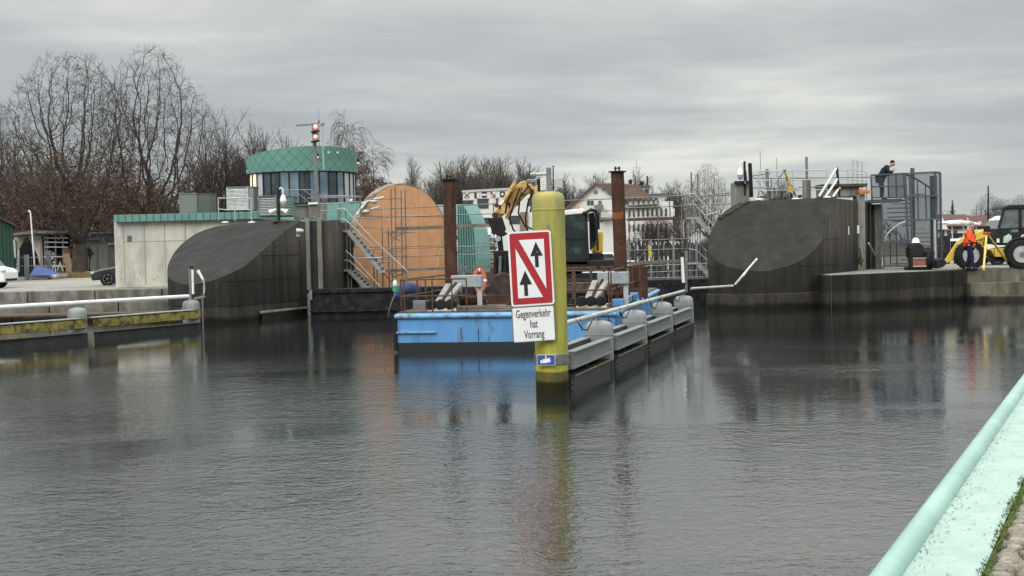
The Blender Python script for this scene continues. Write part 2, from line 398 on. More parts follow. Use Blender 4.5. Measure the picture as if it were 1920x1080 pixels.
for row in range(170):                                    # rounded granite setts in rows across the edge
    h = rnd.uniform(.075, .10); u = .36 + rnd.uniform(0, .035)
    while u < 3.6:
        l = rnd.uniform(.09, .15); hh = rnd.uniform(-.006, .006); g = .010
        a, b, c_, d_ = s + g, s + h - g * .3, u + g, u + l - g * .3
        j = lambda: rnd.uniform(-.007, .007)
        rg = []
        for (dz, ins) in ((-.04, 0), (-.012, .002), (.004 + hh, .012), (.012 + hh, .03)):
            cor = [(a + ins, c_ + ins), (a + ins, (c_ + d_) / 2), (a + ins, d_ - ins), ((a + b) / 2, d_ - ins), (b - ins, d_ - ins), (b - ins, (c_ + d_) / 2), (b - ins, c_ + ins), ((a + b) / 2, c_ + ins)]
            rg.append([Q(p + j() * .8, q + j() * .8, dz + j() * .25) for p, q in cor])
        o = len(m_.v); m_.v += [v for r_ in rg for v in r_]
        for i in range(3):
            for k in range(8): m_.f.append((o + i * 8 + k, o + i * 8 + (k + 1) % 8, o + i * 8 + 8 + (k + 1) % 8, o + i * 8 + 8 + k))
        m_.f.append(tuple(o + 24 + k for k in range(8)))
        u += l
    s += h
SETT = mat('granite_setts', (0.27, 0.245, 0.205), .85, 0, .35, 9, .5, col2=(0.17, 0.16, 0.13), s2=12, thr=.55)
setting(m_.build('pavement', SETT, smooth=True))
m_ = MB(); rnd = random.Random(8)
for k in range(15000):                                     # grass and moss in the joints
    s = rnd.uniform(-1.5, 8); 
    if rnd.random() < .7:
        cl_ = .5 + .5 * math.sin(s * 5.1 + 2 * math.sin(s * 2.3)); 
        if rnd.random() > cl_ * .9 + .1: continue
        u = .345 + abs(rnd.gauss(0, .022)) * (0.5 + cl_) - .02 * cl_ * rnd.random()
    else:
        u = .36 + rnd.choice((.12, .25, .37)) + rnd.gauss(0, .015)
        if math.sin(s * 7 + u * 30) < .1: continue
    c = Q(s, u, -.02); L = rnd.uniform(.018, .05); a = rnd.uniform(0, 2 * PI); wd = .0030
    tip = V((math.cos(a) * L * .6, math.sin(a) * L * .6, L)); sd = V((-math.sin(a), math.cos(a), 0)) * wd
    m_.add([c - sd, c + sd, c + tip * .6 + sd * .7, c + tip * 1.0 + V((0, 0, -.25 * L))], [(0, 1, 2, 3)])
GRASS = mat('grass_blades', (0.085, 0.125, 0.035), .7, 0, .5, 10, col2=(.13, .13, .05), s2=6)
stuff(m_.build('grass', GRASS, recalc=False), 'green grass and moss tufts growing between the cobbles and the mint capping', 'grass')

# ------------------------------------------------------------------ the two cut-off piers of the lock
ASPH = mat('dark_bitumen_slope', (0.031, 0.0305, 0.029), .9, 0, .3, 1.6, .5, (1, 1, 1), (0.021, 0.021, 0.0205), .62, .14, 1.8)
MOSS = mat('moss', (0.062, 0.06, 0.032), .95, 0, .4, 6)
def plane3(a, b, c):
    n = (b - a).cross(c - a).normalized()
    return (a, n if n.z > 0 else -n)
def smooth_closed(pts, k):
    out = []; n = len(pts)
    for i in range(n):
        p0, p1, p2, p3 = pts[i - 1], pts[i], pts[(i + 1) % n], pts[(i + 2) % n]
        for j in range(k):
            u = j / k
            out.append(.5 * ((2 * p1) + (p2 - p0) * u + (2 * p0 - 5 * p1 + 4 * p2 - p3) * u * u + (3 * p1 - p0 - 3 * p2 + p3) * u ** 3))
    return out
def pier(name, loc, label, pix, pl, back, ztop):
    """pix: outline of the sloping face; straight down from it the wall; back: top corners behind it"""
    t = thing(name, loc, label, 'pier')
    b3 = [PP(x, y, pl[0], pl[1]) for x, y in pix]
    ring = smooth_closed(b3, 4)
    c = sum(ring, V()) / len(ring)
    m_ = MB(); n = len(ring); rings = 7
    for q in range(rings, 0, -1):
        for p in ring: m_.v.append(c + (p - c) * (q / rings) + V((0, 0, .05 * (1 - (q / rings) ** 2))))
    m_.v.append(c + V((0, 0, .05)))
    for q in range(rings - 1):
        for k in range(n): m_.f.append((q * n + k, q * n + (k + 1) % n, (q + 1) * n + (k + 1) % n, (q + 1) * n + k))
    for k in range(n): m_.f.append(((rings - 1) * n + k, (rings - 1) * n + (k + 1) % n, rings * n))
    m_.build('sloping_face', ASPH, t, smooth=True)
    m_ = MB(); o = 0
    for p in ring: m_.v += [V((p.x, p.y, p.z - .012)), V((p.x, p.y, -1.2))]
    for k in range(n): m_.f.append((2 * k, 2 * k + 1, 2 * ((k + 1) % n) + 1, 2 * ((k + 1) % n)))
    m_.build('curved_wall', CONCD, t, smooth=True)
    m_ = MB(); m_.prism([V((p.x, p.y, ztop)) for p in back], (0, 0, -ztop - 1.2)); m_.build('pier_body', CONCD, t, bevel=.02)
    return t, ring
lp = [(430, 421), (400, 426), (370, 437), (345, 454), (328, 472), (317, 492), (313.5, 508), (318, 521), (333, 531), (353, 534), (376, 531), (402, 525), (430, 514), (458, 499), (480, 481), (500, 463), (520, 446), (540, 430), (560, 416), (530, 412), (480, 415)]
pl_l = plane3(P(353, 534, 48.6), P(560, 416, 53.0), P(430, 421, 55.4))
a1, a2 = PP(560, 416, *pl_l), PP(430, 421, *pl_l)
b1, b2 = P(578, 412, 53.6), P(634, 412, 55.0)
LPT = a1.z + .02
LP, lring = pier('lock_pier', (PP(353, 534, *pl_l).x, 50, 0), 'rounded concrete lock pier with sloping dark face, left of the orange gate disc', lp, pl_l,
      [a1 + V((.02, .02, 0)), b1, b1 + V((.05, .45, 0)), V((b2.x - .75, b2.y + .0, 0)), b2, b2 + V((.15, 9, 0)), V((a2.x - 1, 64, 0)), a2 + V((.2, .05, 0))], LPT)
rp = [(1393, 378), (1365, 392), (1345, 412), (1332, 437), (1327, 460), (1331, 476), (1344, 490), (1368, 501), (1398, 507.5), (1430, 509), (1460, 504), (1490, 494), (1516, 478), (1537, 457), (1549, 432), (1558, 402), (1571, 373), (1540, 371), (1480, 374), (1430, 376)]
pl_r = plane3(P(1425, 509, 50.0), P(1571, 373, 52.6), P(1393, 378, 53.2))
a1, a2 = PP(1571, 373, *pl_r), PP(1393, 378, *pl_r)
b1 = P(1627, 372, 58.0)
RPT = a1.z + .02
RP, rring = pier('lock_pier', (PP(1425, 509, *pl_r).x, 51, 0), 'rounded concrete lock pier with sloping dark face, beside the mesh stair cage', rp, pl_r,
      [a1 + V((.02, .03, 0)), b1, V((b1.x + 1.4, 66, 0)), V((a2.x + 2.6, 66, 0)), a2 + V((.1, .06, 0))], RPT)
# collar at the water on the right pier
m_ = MB(); c = sum(rring, V()) / len(rring); n = len(rring)
for p in rring:
    d = V((p.x - c.x, p.y - c.y, 0)).normalized()
    m_.v += [V((p.x, p.y, -1)) + d * .1, V((p.x, p.y, .56)) + d * .1, V((p.x, p.y, .60)) + d * .005]
for k in range(n):
    for j in (0, 1): m_.f.append((3 * k + j, 3 * k + j + 1, 3 * ((k + 1) % n) + j + 1, 3 * ((k + 1) % n) + j))
m_.build('foot_collar', CONCD, RP, smooth=True)
JL = mat('pier_joint', (.02, .02, .018), .9, 0, .2, 3)
def pier_joints(t, ring, zs, hs):
    n = len(ring); c = sum(ring, V()) / n
    for z in zs:
        run = []
        for k in range(n + 1):
            p = ring[k % n]; ok = p.z > z + .12 and p.y < c.y + 1.2
            if ok: run.append(V((p.x, p.y, z)) + V((p.x - c.x, p.y - c.y, 0)).normalized() * .004)
            if (not ok or k == n) and len(run) > 2:
                m_ = MB(); m_.path(run, .012, 5); m_.build('form_joint', JL, t); run = []
            elif not ok: run = []
    for k in range(0, n, hs):
        p = ring[k]
        if p.y > c.y + .8: continue
        for z in (.95, 1.9, 2.8):
            if p.z > z + .25:
                q = V((p.x, p.y, z)); d = V((p.x - c.x, p.y - c.y, 0)).normalized(); m_ = MB(); m_.tube(q - d * .01, q + d * .008, .035, 8); m_.build('tie_hole', JL, t)
pier_joints(LP, lring, (.66, 1.55, 2.45), 4); pier_joints(RP, rring, (.61, 1.6, 2.6), 4)
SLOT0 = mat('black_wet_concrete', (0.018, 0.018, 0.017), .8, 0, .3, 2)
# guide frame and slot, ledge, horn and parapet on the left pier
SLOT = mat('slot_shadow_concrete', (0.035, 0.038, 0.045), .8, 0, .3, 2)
for (x0, x1, y0, D, m) in ((571, 578.5, 411, 53.4, CONC), (593.5, 602, 411, 53.7, CONC)):
    m_ = MB(); a = P(x0, y0, D); b = P(x1, y0, D); top = a.z + .03
    m_.prism([V((a.x, D, top)), V((b.x, D, top)), V((b.x, D, -.5)), V((a.x, D, -.5))], (0, .3, 0)); m_.build('guide_post', m, LP, bevel=.02)
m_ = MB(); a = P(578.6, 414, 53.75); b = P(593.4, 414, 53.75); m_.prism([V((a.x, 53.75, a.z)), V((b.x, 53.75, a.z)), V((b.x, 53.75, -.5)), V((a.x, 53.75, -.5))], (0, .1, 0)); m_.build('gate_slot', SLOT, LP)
m_ = MB(); a = P(602.1, 413, 53.9); b = P(633, 413, 53.9); m_.prism([V((a.x, 53.9, a.z)), V((b.x, 53.9, a.z)), V((b.x, 53.9, -.5)), V((a.x, 53.9, -.5))], (0, 1.0, 0)); m_.build('recess_wall', CONCD, LP, bevel=.02)
a = P(551, 411, 54.2); b = P(578, 384, 54.2)
m_ = MB(); m_.box(((a.x + b.x) / 2, 54.5, (a.z + b.z) / 2), (b.x - a.x, .6, b.z - a.z)); m_.build('parapet_block', CONC, LP, bevel=.02)
a = P(578.8, 411, 54.15); b = P(596, 383, 54.15)
m_ = MB(); m_.box(((a.x + b.x) / 2, 54.4, (a.z + b.z) / 2), (b.x - a.x, .6, b.z - a.z)); m_.build('parapet_block', CONC, LP, bevel=.02)
m_ = MB(); a = P(552, 384, 54.15); m_.beam(P(552, 382.5, 54.1), P(577, 381.5, 54.1), .1, .07); m_.build('dark_cap', BLACK, LP)
m_ = MB(); m_.beam(P(578.5, 381.8, 54.05), P(596, 380.8, 54.05), .1, .08); m_.build('white_cap', WHITE, LP)
m_ = MB(); a = PZ(487, 584, .36); b = PZ(586, 574, .36)
m_.prism([a, b, V((b.x, b.y + .1, .36)), V((a.x, a.y + 3, .36))], (0, 0, -.09)); m_.build('foot_ledge', CONC, LP, bevel=.02)
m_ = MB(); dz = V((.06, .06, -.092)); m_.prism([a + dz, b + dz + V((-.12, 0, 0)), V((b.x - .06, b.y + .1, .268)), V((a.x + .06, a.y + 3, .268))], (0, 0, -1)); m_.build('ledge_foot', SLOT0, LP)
m_ = MB(); m_.lathe(P(562, 433, 51.5), [(.10, -.12), (.10, .05), (.07, .06), (.07, .14), (.055, .14)], 12, 'X'); m_.box(P(559, 436, 51.6), (.12, .12, .3)); m_.build('fog_horn', GALVL, LP)
m_ = MB(); rnd = random.Random(3)
for k in range(60):
    c = P(rnd.uniform(515, 560), rnd.uniform(411, 416), 53.6) + V((0, rnd.uniform(-.2, .6), 0)); m_.ball(V((c.x, c.y, LPT + .02)), rnd.uniform(.05, .12), 6, (1.5, 1.5, .5))
m_.build('moss_patch', MOSS, LP, smooth='all')
m_ = MB()
for k in range(150):
    u = rnd.random(); c = PP(1345 + u * 60, 405 - u * 27 - 1 - rnd.random() * 2, *pl_r) if False else PP(1348 + u * 52, 409 - u * 31 + 1.5, *pl_r); c.z += .0
    m_.ball(c + V((rnd.uniform(-.03, .05), rnd.uniform(-.02, .1), .02)), rnd.uniform(.04, .1), 6, (1.5, 1.2, .5))
m_.build('moss_patch', MOSS, RP, smooth='all')
# guide posts, plates and orange marker on the right pier
a = P(1608, 364, 56.0); b = P(1622, 364, 56.0)
m_ = MB(); m_.prism([V((a.x, 56, a.z)), V((b.x, 56, a.z)), V((b.x, 56, ZR)), V((a.x, 56, ZR))], (0, .8, 0)); m_.build('guide_post', CONC, RP, bevel=.03)
a = P(1611, 362.5, 55.8); b = P(1631, 356, 55.8)
m_ = MB(); m_.box(((a.x + b.x) / 2, 56.0, (a.z + b.z) / 2), (b.x - a.x, .45, b.z - a.z)); m_.build('orange_block', mat('orange_timber', (.55, .16, .04), .6, 0, .2, 4), RP, bevel=.02)
for x, y in ((1590, 432), (1609, 430)):
    m_ = MB(); m_.box(P(x, y, 54.3 if x < 1600 else 55.9), (.09, .05, .34)); m_.build('gauge_plate', WHITE, RP)
for (x0, x1, yy, D, m) in ((1540, 1611, 350, 56.3, CONC), ):
    a = P(x0, 370, D); b = P(x1, yy, D)
    m_ = MB(); m_.box(((a.x + b.x) / 2, D + .5, (a.z + b.z) / 2), (b.x - a.x, 1, b.z - a.z)); m_.build('parapet_block', m, RP, bevel=.03)
m_ = MB(); a = P(1538, 352, 56.2); b = P(1626, 348, 56.2); m_.box(((a.x + b.x) / 2, 56.7, (a.z + b.z) / 2 + .05), (b.x - a.x, 1.2, .14)); m_.build('parapet_cap', CONCD, RP, bevel=.03)
a = P(1627.5, 385, 58.2); b = P(1652, 385, 58.2)                       # dark wall and column under the platform
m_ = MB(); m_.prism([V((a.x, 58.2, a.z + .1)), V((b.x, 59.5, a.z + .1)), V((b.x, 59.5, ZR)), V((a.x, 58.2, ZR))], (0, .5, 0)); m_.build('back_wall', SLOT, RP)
a = P(1640, 385, 58.0); b = P(1653, 385, 58.0)
m_ = MB(); m_.prism([V((a.x, 58, a.z + .05)), V((b.x, 58, a.z + .05)), V((b.x, 58, ZR)), V((a.x, 58, ZR))], (0, .6, 0)); m_.build('column', CONC, RP, bevel=.03)
a = P(1378, 396, 54.5); b = P(1405, 341, 54.5)
m_ = MB(); m_.box(((a.x + b.x) / 2, 55, (a.z + b.z) / 2), (b.x - a.x, 1.0, b.z - a.z)); m_.build('parapet_block', CONC, RP, bevel=.03)
m_ = MB(); m_.beam(P(1377, 342, 54.4), P(1406, 341, 54.4), .1, .1); m_.build('dark_cap', BLACK, RP)
a = P(1510, 372, 54.6); b = P(1523, 336, 54.6)
m_ = MB(); m_.box(((a.x + b.x) / 2, 55, (a.z + b.z) / 2), (b.x - a.x, .3, b.z - a.z)); m_.build('post_block', CONC, RP, bevel=.02)

# ================================================================== FENDER DOLPHINS AND YELLOW PILE
PILEG = mat('grey_pile_paint', (0.225, 0.24, 0.245), .55, .1, .12, 2, .1, col2=(.16, .165, .16), thr=.62, soft=.1, s2=1.5, stretch2=(1, 1, .3), coord='OBJ',
            zbands=(.05, (-.2, 1.1), [(-.2, (.1, .1, .1)), (.24, (.12, .12, .12)), (.27, (1, 1, 1)), (1.1, (1, 1, 1))]))
BEAMG = mat('grey_beam_paint', (0.195, 0.21, 0.215), .5, .2, .12, 3, .05, col2=(.12, .12, .11), thr=.64, soft=.08, s2=3)
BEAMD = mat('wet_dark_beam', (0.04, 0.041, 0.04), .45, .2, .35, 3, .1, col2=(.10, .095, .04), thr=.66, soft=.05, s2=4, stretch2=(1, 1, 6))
BEAMY = mat('weathered_yellow_beam', (0.24, 0.205, 0.055), .6, 0, .25, 3, .1, col2=(.07, .06, .03), thr=.53, soft=.07, s2=3.5)
EDGEW = mat('worn_flange_edge', (.17, .16, .10), .6, .1, .4, 6)
TIMB = mat('dark_wet_timber', (0.05, 0.05, 0.047), .7, 0, .35, 5, .2)
def iprof(m_, a, b, side, h=.30, fl=.17, tw=.02):      # I-beam from a to b (centre line), flanges lying flat
    a = V(a); b = V(b); up = V((0, 0, 1))
    m_.beam(a + up * (h / 2 - tw / 2), b + up * (h / 2 - tw / 2), fl, tw); m_.beam(a - up * (h / 2 - tw / 2), b - up * (h / 2 - tw / 2), fl, tw)
    m_.beam(a, b, tw * .8, h - 2 * tw)
def dolphin_pile(name, loc, label, cat, group):
    t = thing(name, loc, label, cat, group); x, y, z = loc
    m_ = MB(); r = .285
    m_.lathe((x, y, 0), [(r, -2), (r, .72), (r + .006, .725), (r + .006, .74), (r, .745), (r * .99, .84), (r * .93, .92), (r * .80, .97), (r * .5, 1.0), (.06, 1.015)], 32)
    m_.build('pile_shell', PILEG, t, smooth=True)
    m_ = MB(); m_.tube((x, y, 1.0), (x, y, 1.10), .03, 8); m_.box((x, y, 1.02), (.14, .1, .02)); m_.build('pipe_support', GALV, t)
    return t
def bay(p0, p1, label, cat, group, sides, umat, trim=.0):
    """one bay of fender beams between two piles: upper and lower I-beams on each side, timber deck between"""
    p0 = V(p0); p1 = V(p1); d = (p1 - p0).normalized(); s = V((d.y, -d.x, 0))
    t = thing('fender_bay', p0, label, cat, group)
    for sd in sides:
        o = s * sd
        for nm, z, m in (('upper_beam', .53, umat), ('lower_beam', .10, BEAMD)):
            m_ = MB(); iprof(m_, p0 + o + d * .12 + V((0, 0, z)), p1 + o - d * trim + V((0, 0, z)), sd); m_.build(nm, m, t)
        for z in (.255, -.055):
            m_ = MB(); m_.beam(p0 + o + s * (.087 if sd > 0 else -.087) + d * .12 + V((0, 0, z)), p1 + o + s * (.087 if sd > 0 else -.087) - d * trim + V((0, 0, z)), .012, .028); m_.build('worn_edge', EDGEW, t)
    if len(sides) > 1:
        L = (p1 - p0).length; n = int(L / .24)
        for k in range(n):
            c = p0 + d * (.36 + k * (L - .6) / n) + V((0, 0, .56))
            if k % 4 == 0: m_ = MB()
            m_.box(c, (.17, .36, .05), math.atan2(d.y, d.x))
            if k % 4 == 3 or k == n - 1: m_.build('deck_timber', TIMB, t)
        for z in (.63, .55, .47, .39):
            m_ = MB(); m_.beam(p0 + d * .11 - s * .31 + V((0, 0, z)), p0 + d * .11 + s * .31 + V((0, 0, z)), .05, .035); m_.build('end_slat', BEAMG, t)
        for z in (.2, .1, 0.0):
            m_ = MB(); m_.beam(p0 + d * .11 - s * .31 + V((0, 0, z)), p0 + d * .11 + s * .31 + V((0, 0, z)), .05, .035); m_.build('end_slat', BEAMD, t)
    return t
Y0 = V((0.655, 22.9, 0))
DP = [Y0 + V((1.09, 4.03, 0)) * k for k in range(5)]
wh = ['nearest', 'second', 'third', 'farthest']
for k in range(1, 5):
    dolphin_pile('fender_pile', DP[k], 'grey domed steel fender pile, %s of the four running back from the yellow sign pile' % wh[k - 1], 'fender pile', 'grey piles of the middle fender row')
bl = ['grey steel fender beams touching the yellow sign pile', 'grey steel fender beams between the first and second grey pile behind the yellow pile',
      'grey steel fender beams between the second and third grey pile behind the yellow pile', 'grey steel fender beams at the far end of the row by the right lock pier']
for k in range(4):
    d = (DP[k + 1] - DP[k]).normalized()
    bay(DP[k] + d * .26, DP[k + 1] + d * .0, bl[k], 'fender', 'beam bays of the middle fender row', (.235, -.235), BEAMG, .20)
LD = [V((-15.75, 36.0, 0)), V((-13.2, 40.4, 0)), V((-10.85, 45.0, 0))]
dolphin_pile('fender_pile', LD[1], 'grey domed steel fender pile between the two yellow beams at left', 'fender pile', 'grey piles of the left fender row')
dolphin_pile('fender_pile', LD[2], 'grey domed steel fender pile carrying a lamp post, in front of the left lock pier', 'fender pile', 'grey piles of the left fender row')
for k, l in ((0, 'weathered yellow fender beam running out of the photo at left'), (1, 'weathered yellow fender beam ending at the pile with the lamp post')):
    d = (LD[k + 1] - LD[k]).normalized()
    b_ = bay(LD[k] + d * .3, LD[k + 1] + d * .0, l, 'fender', 'beam bays of the left fender row', (.25,), BEAMY, -.05)
    a = LD[k] + d * .3; s = V((d.y, -d.x, 0))
    m_ = MB(); m_.beam(a + s * .24 + V((0, 0, .69)), LD[k + 1] - d * .2 + s * .24 + V((0, 0, .69)), .24, .03); m_.build('cover_plate', GALVL, b_)
    m_ = MB(); m_.beam(a + s * .342 + V((0, 0, .52)), LD[k + 1] + d * .05 + s * .342 + V((0, 0, .52)), .02, .24); m_.build('facing_plate', BEAMY, b_)
    for j in range(8):
        m_ = MB(); m_.tube(a + s * .345 + d * (.5 + j * .58) + V((0, 0, .52)), a + s * .31 + d * (.5 + j * .58) + V((0, 0, .52)), .028, 8); m_.build('bolt', BLACK, b_)
# white guard pipes along the fender rows
PIPEW = mat('worn_white_pipe', (0.45, 0.455, 0.43), .5, 0, .15, 2, .05, col2=(.18, .16, .12), thr=.58, soft=.06, s2=3)
dd = (DP[4] - DP[0]).normalized()
t = thing('guard_pipe', Y0 + dd * .3, 'worn white pipe lying along the grey fender piles behind the yellow pile', 'pipe')
m_ = MB(); m_.tube(Y0 + dd * .30 + V((-.02, 0, 1.13)), DP[4] + dd * .2 + V((0, 0, 1.14)), .045, 12); m_.build('pipe', PIPEW, t, smooth=True)
for k in range(4):
    m_ = MB(); c = (DP[k] + DP[k + 1]) / 2 + V((0, 0, 1.06)); m_.path([c + V((.03, 0, .02)), c + dd * .25 + V((.05, 0, -.12)), c + dd * .7 + V((.05, 0, -.16)), c + dd * 1.3 + V((.02, 0, -.02))], .014, 5); m_.build('cable', BLACK, t)
t = thing('guard_pipe', LD[1], 'clean white pipe above the yellow fender beams at left', 'pipe')
ld = (LD[2] - LD[0]).normalized()
m_ = MB(); m_.tube(LD[0] - ld * 1 + V((0, 0, 1.16)), LD[2] - ld * .12 + V((0, 0, 1.14)), .062, 12); m_.build('pipe', WHITE, t, smooth=True)
m_ = MB(); m_.path([LD[2] - ld * .12 + V((0, 0, 1.14)), LD[2] - ld * .06 + V((0, 0, 1.12)), LD[2] - ld * .05 + V((0, 0, .95))], .05, 8); m_.build('pipe_elbow', GALVL, t, smooth=True)
# lamp post with white tube at the left row
a = LD[2]
t = thing('lamp_post', a + V((0, 0, 1)), 'thin grey post with a vertical white tube lamp on the left fender pile', 'lamp post')
x, y = a.x, a.y
pt = P(362, 500, 45)
m_ = MB(); m_.tube((x, y, 1.0), (x, y, pt.z), .05, 8); m_.build('post', GALV, t)
m_ = MB(); m_.tube((x + .09, y - .03, pt.z - .10), (x + .09, y - .03, pt.z - .92), .04, 10); m_.build('lamp_tube', WHITE, t, smooth=True)
m_ = MB(); m_.box((x + .05, y, pt.z - .02), (.14, .1, .06)); m_.build('cap', BLACK, t)
t = thing('measuring_pole', P(378, 560, 44.8), 'thin pole standing in the water carrying a jointed white lamp, left fender row', 'pole')
q = P(378, 540, 44.8)
m_ = MB(); m_.tube((q.x, 44.8, -1), (q.x + .02, 44.8, P(378, 555, 44.8).z), .025, 8); m_.build('pole', GALV, t)
m_ = MB(); m_.beam(P(364, 560, 44.9), P(384, 555.5, 44.8), .06, .08); m_.build('bracket', GALV, t)
m_ = MB(); m_.path([P(382, 552, 44.8), P(383, 545, 44.8), P(382.5, 530, 44.8), P(380, 524, 44.8)], [.03, .035, .028, .05], 8); m_.build('lower_arm', GALVL, t, smooth=True)
m_ = MB(); m_.path([P(380.5, 524, 44.8), P(376, 516, 44.8), P(370.5, 507, 44.8)], [.04, .045, .06], 8); m_.build('lamp_head', WHITE, t, smooth=True)
# boom by the right pier
t = thing('barrier_rod', P(1300, 541, 42), 'silver jointed rod reaching from the fender row across the right lock pier', 'rod')
m_ = MB(); m_.tube(P(1296, 541, 42), P(1376, 536, 44), .038, 8); m_.build('horizontal_tube', GALVL, t, smooth=True)
m_ = MB(); m_.path([P(1378, 534, 44), P(1390, 520, 44), P(1393, 517, 44)], [.035, .04, .05], 8); m_.build('lower_arm', GALVL, t, smooth=True)
m_ = MB(); m_.path([P(1393, 517, 44), P(1403, 504, 44), P(1417, 488, 44), P(1420, 485, 44)], [.045, .03, .034, .045], 8); m_.build('upper_arm', WHITE, t, smooth=True)
m_ = MB(); m_.box(P(1378, 540, 44), (.16, .12, .22)); m_.build('joint_box', BLACK, t)
m_ = MB(); m_.path([P(1378, 546, 44), P(1384, 556, 44), P(1396, 567, 44)], .018, 6); m_.build('cable', BLACK, t)
t = thing('lamp_post', P(1283, 545, 39.5), 'white tube lamp on a thin post at the far end of the middle fender row', 'lamp post')
m_ = MB(); m_.tube(P(1287, 548, 39), P(1285, 470, 39), .035, 8); m_.build('post', GALV, t)
m_ = MB(); m_.tube(P(1281.5, 530, 38.9), P(1279, 482, 38.9), .045, 10); m_.build('lamp_tube', WHITE, t, smooth=True)
m_ = MB(); m_.tube(P(1279, 481, 38.9), P(1278.7, 474, 38.9), .05, 10); m_.build('cap', BLACK, t)

# yellow sign pile
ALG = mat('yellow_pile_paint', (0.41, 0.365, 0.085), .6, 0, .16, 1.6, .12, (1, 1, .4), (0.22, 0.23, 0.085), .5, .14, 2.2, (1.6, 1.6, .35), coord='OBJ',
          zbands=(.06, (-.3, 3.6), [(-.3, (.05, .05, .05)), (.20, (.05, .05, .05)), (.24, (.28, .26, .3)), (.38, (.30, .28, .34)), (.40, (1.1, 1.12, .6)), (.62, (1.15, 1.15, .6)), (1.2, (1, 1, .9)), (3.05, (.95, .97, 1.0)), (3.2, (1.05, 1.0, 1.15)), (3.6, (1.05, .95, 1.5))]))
t = thing('sign_pile', Y0, 'tall yellow painted steel pile with domed top in the water, carrying the no overtaking sign', 'pile')
ztop = P(1018, 359, 22.9).z
r = .282
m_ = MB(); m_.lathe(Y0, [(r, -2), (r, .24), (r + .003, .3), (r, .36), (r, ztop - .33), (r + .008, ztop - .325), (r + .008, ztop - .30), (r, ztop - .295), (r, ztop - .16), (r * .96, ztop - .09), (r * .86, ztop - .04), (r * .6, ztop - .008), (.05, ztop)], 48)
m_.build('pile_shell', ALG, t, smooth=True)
m_ = MB(); zb = P(1030, 675, 22.6).z; m_.lathe(Y0 + V((0, 0, zb)), [(r + .012, -.09), (r + .016, -.085), (r + .016, .085), (r + .012, .09)], 48); m_.build('steel_band', GALV, t, smooth=True)
m_ = MB(); m_.box(P(1027, 424, 22.58), (.02, .02, .07)); m_.build('lug', GALV, t)
m_ = MB(); m_.tube(Y0 + V((.10, -r + .018, .75)), Y0 + V((.10, -r + .018, ztop - .34)), .006, 5); m_.build('weld_seam', ALG, t)
# blue camera plate on the band
BLUE = mat('sign_blue', (0.03, 0.075, 0.27), .45, 0, .05)
SW = mat('sign_white', (0.72, 0.73, 0.74), .4, 0, .04, 2)
SR = mat('sign_red', (0.36, 0.018, 0.028), .4, 0, .08, 2)
SB = mat('sign_black', (0.012, 0.012, 0.014), .45, 0, .1)
def spanel(t, name, m, pts, o, x, n, dz, thick=.003):
    m_ = MB(); m_.prism([(a, b, dz) for a, b in pts], (0, 0, thick)); place(m_, o, x, n); return m_.build(name, m, t)
def rrect(w_, h_, r_, k=5):
    p = []
    for cx, cy, a0 in ((w_ / 2 - r_, h_ / 2 - r_, 0), (-w_ / 2 + r_, h_ / 2 - r_, 90), (-w_ / 2 + r_, -h_ / 2 + r_, 180), (w_ / 2 - r_, -h_ / 2 + r_, 270)):
        for j in range(k + 1):
            a = R(a0 + 90 * j / k); p.append((cx + r_ * math.cos(a), cy + r_ * math.sin(a)))
    return p
nrm = V((-.16, -1, 0)).normalized(); xd = V((-nrm.y, nrm.x, 0))
o = P(1024, 675, 22.57)
tc_ = thing('camera_sign', o, 'small blue plate with white video camera pictogram, low on the yellow pile', 'sign')
spanel(tc_, 'plate', SW, rrect(.315, .185, .015), o, xd, nrm, .012)
spanel(tc_, 'blue_field', BLUE, rrect(.30, .17, .012), o, xd, nrm, .0155)
cs = math.cos(R(12)); sn = math.sin(R(12))
rt = lambda pts, c=(0, 0): [(c[0] + x * cs - y * sn, c[1] + x * sn + y * cs) for x, y in pts]
spanel(tc_, 'pictogram', SW, rt([(-.055, -.035), (.075, -.035), (.075, .035), (-.055, .035)], (0, -.012)), o, xd, nrm, .019)
spanel(tc_, 'pictogram', SW, rt([(-.095, -.03), (-.06, -.018), (-.06, .018), (-.095, .03)], (0, -.012)), o, xd, nrm, .019)
spanel(tc_, 'pictogram', SW, [(-.012, .03), (.008, .03), (.008, .08), (-.012, .08)], o, xd, nrm, .019)
# the two traffic signs
def quadframe(c0, D, yaw):
    n = V((math.sin(yaw), -math.cos(yaw), 0)); x = V((math.cos(yaw), math.sin(yaw), 0)); return P(c0[0], c0[1], D), x, n
o, xd, nrm = quadframe((995.5, 503, ), 22.5, R(9))
xd = (xd + V((0, 0, .035))).normalized()
nrm = (nrm - xd * nrm.dot(xd)).normalized()
sx = 81 * mpp(22.5) / .985; sy = 140 * mpp(22.5)
t = thing('traffic_sign', o, 'white and red rectangular no overtaking sign with two black arrows, on the yellow pile', 'sign')
spanel(t, 'plate', SW, rrect(sx, sy, .05), o, xd, nrm, 0, .012)
b_ = .030
spanel(t, 'red_field', SR, rrect(sx - 2 * b_, sy - 2 * b_, .028), o, xd, nrm, .013)
W2, H2 = sx - 2 * b_, sy - 2 * b_
spanel(t, 'white_field', SW, [(-.185, .485), (.243, .485), (.243, -.36)], o, xd, nrm, .017)
spanel(t, 'white_field', SW, [(-.248, .345), (.176, -.495), (-.248, -.495)], o, xd, nrm, .017)
ar = [(-.031, -.215), (.031, -.215), (.031, -.025), (.108, -.025), (0, .215), (-.108, -.025), (-.031, -.025)]
for cx, cy in ((.103, .228), (-.108, -.245)):
    spanel(t, 'arrow', SB, [(cx + x, cy + y) for x, y in ar], o, xd, nrm, .021)
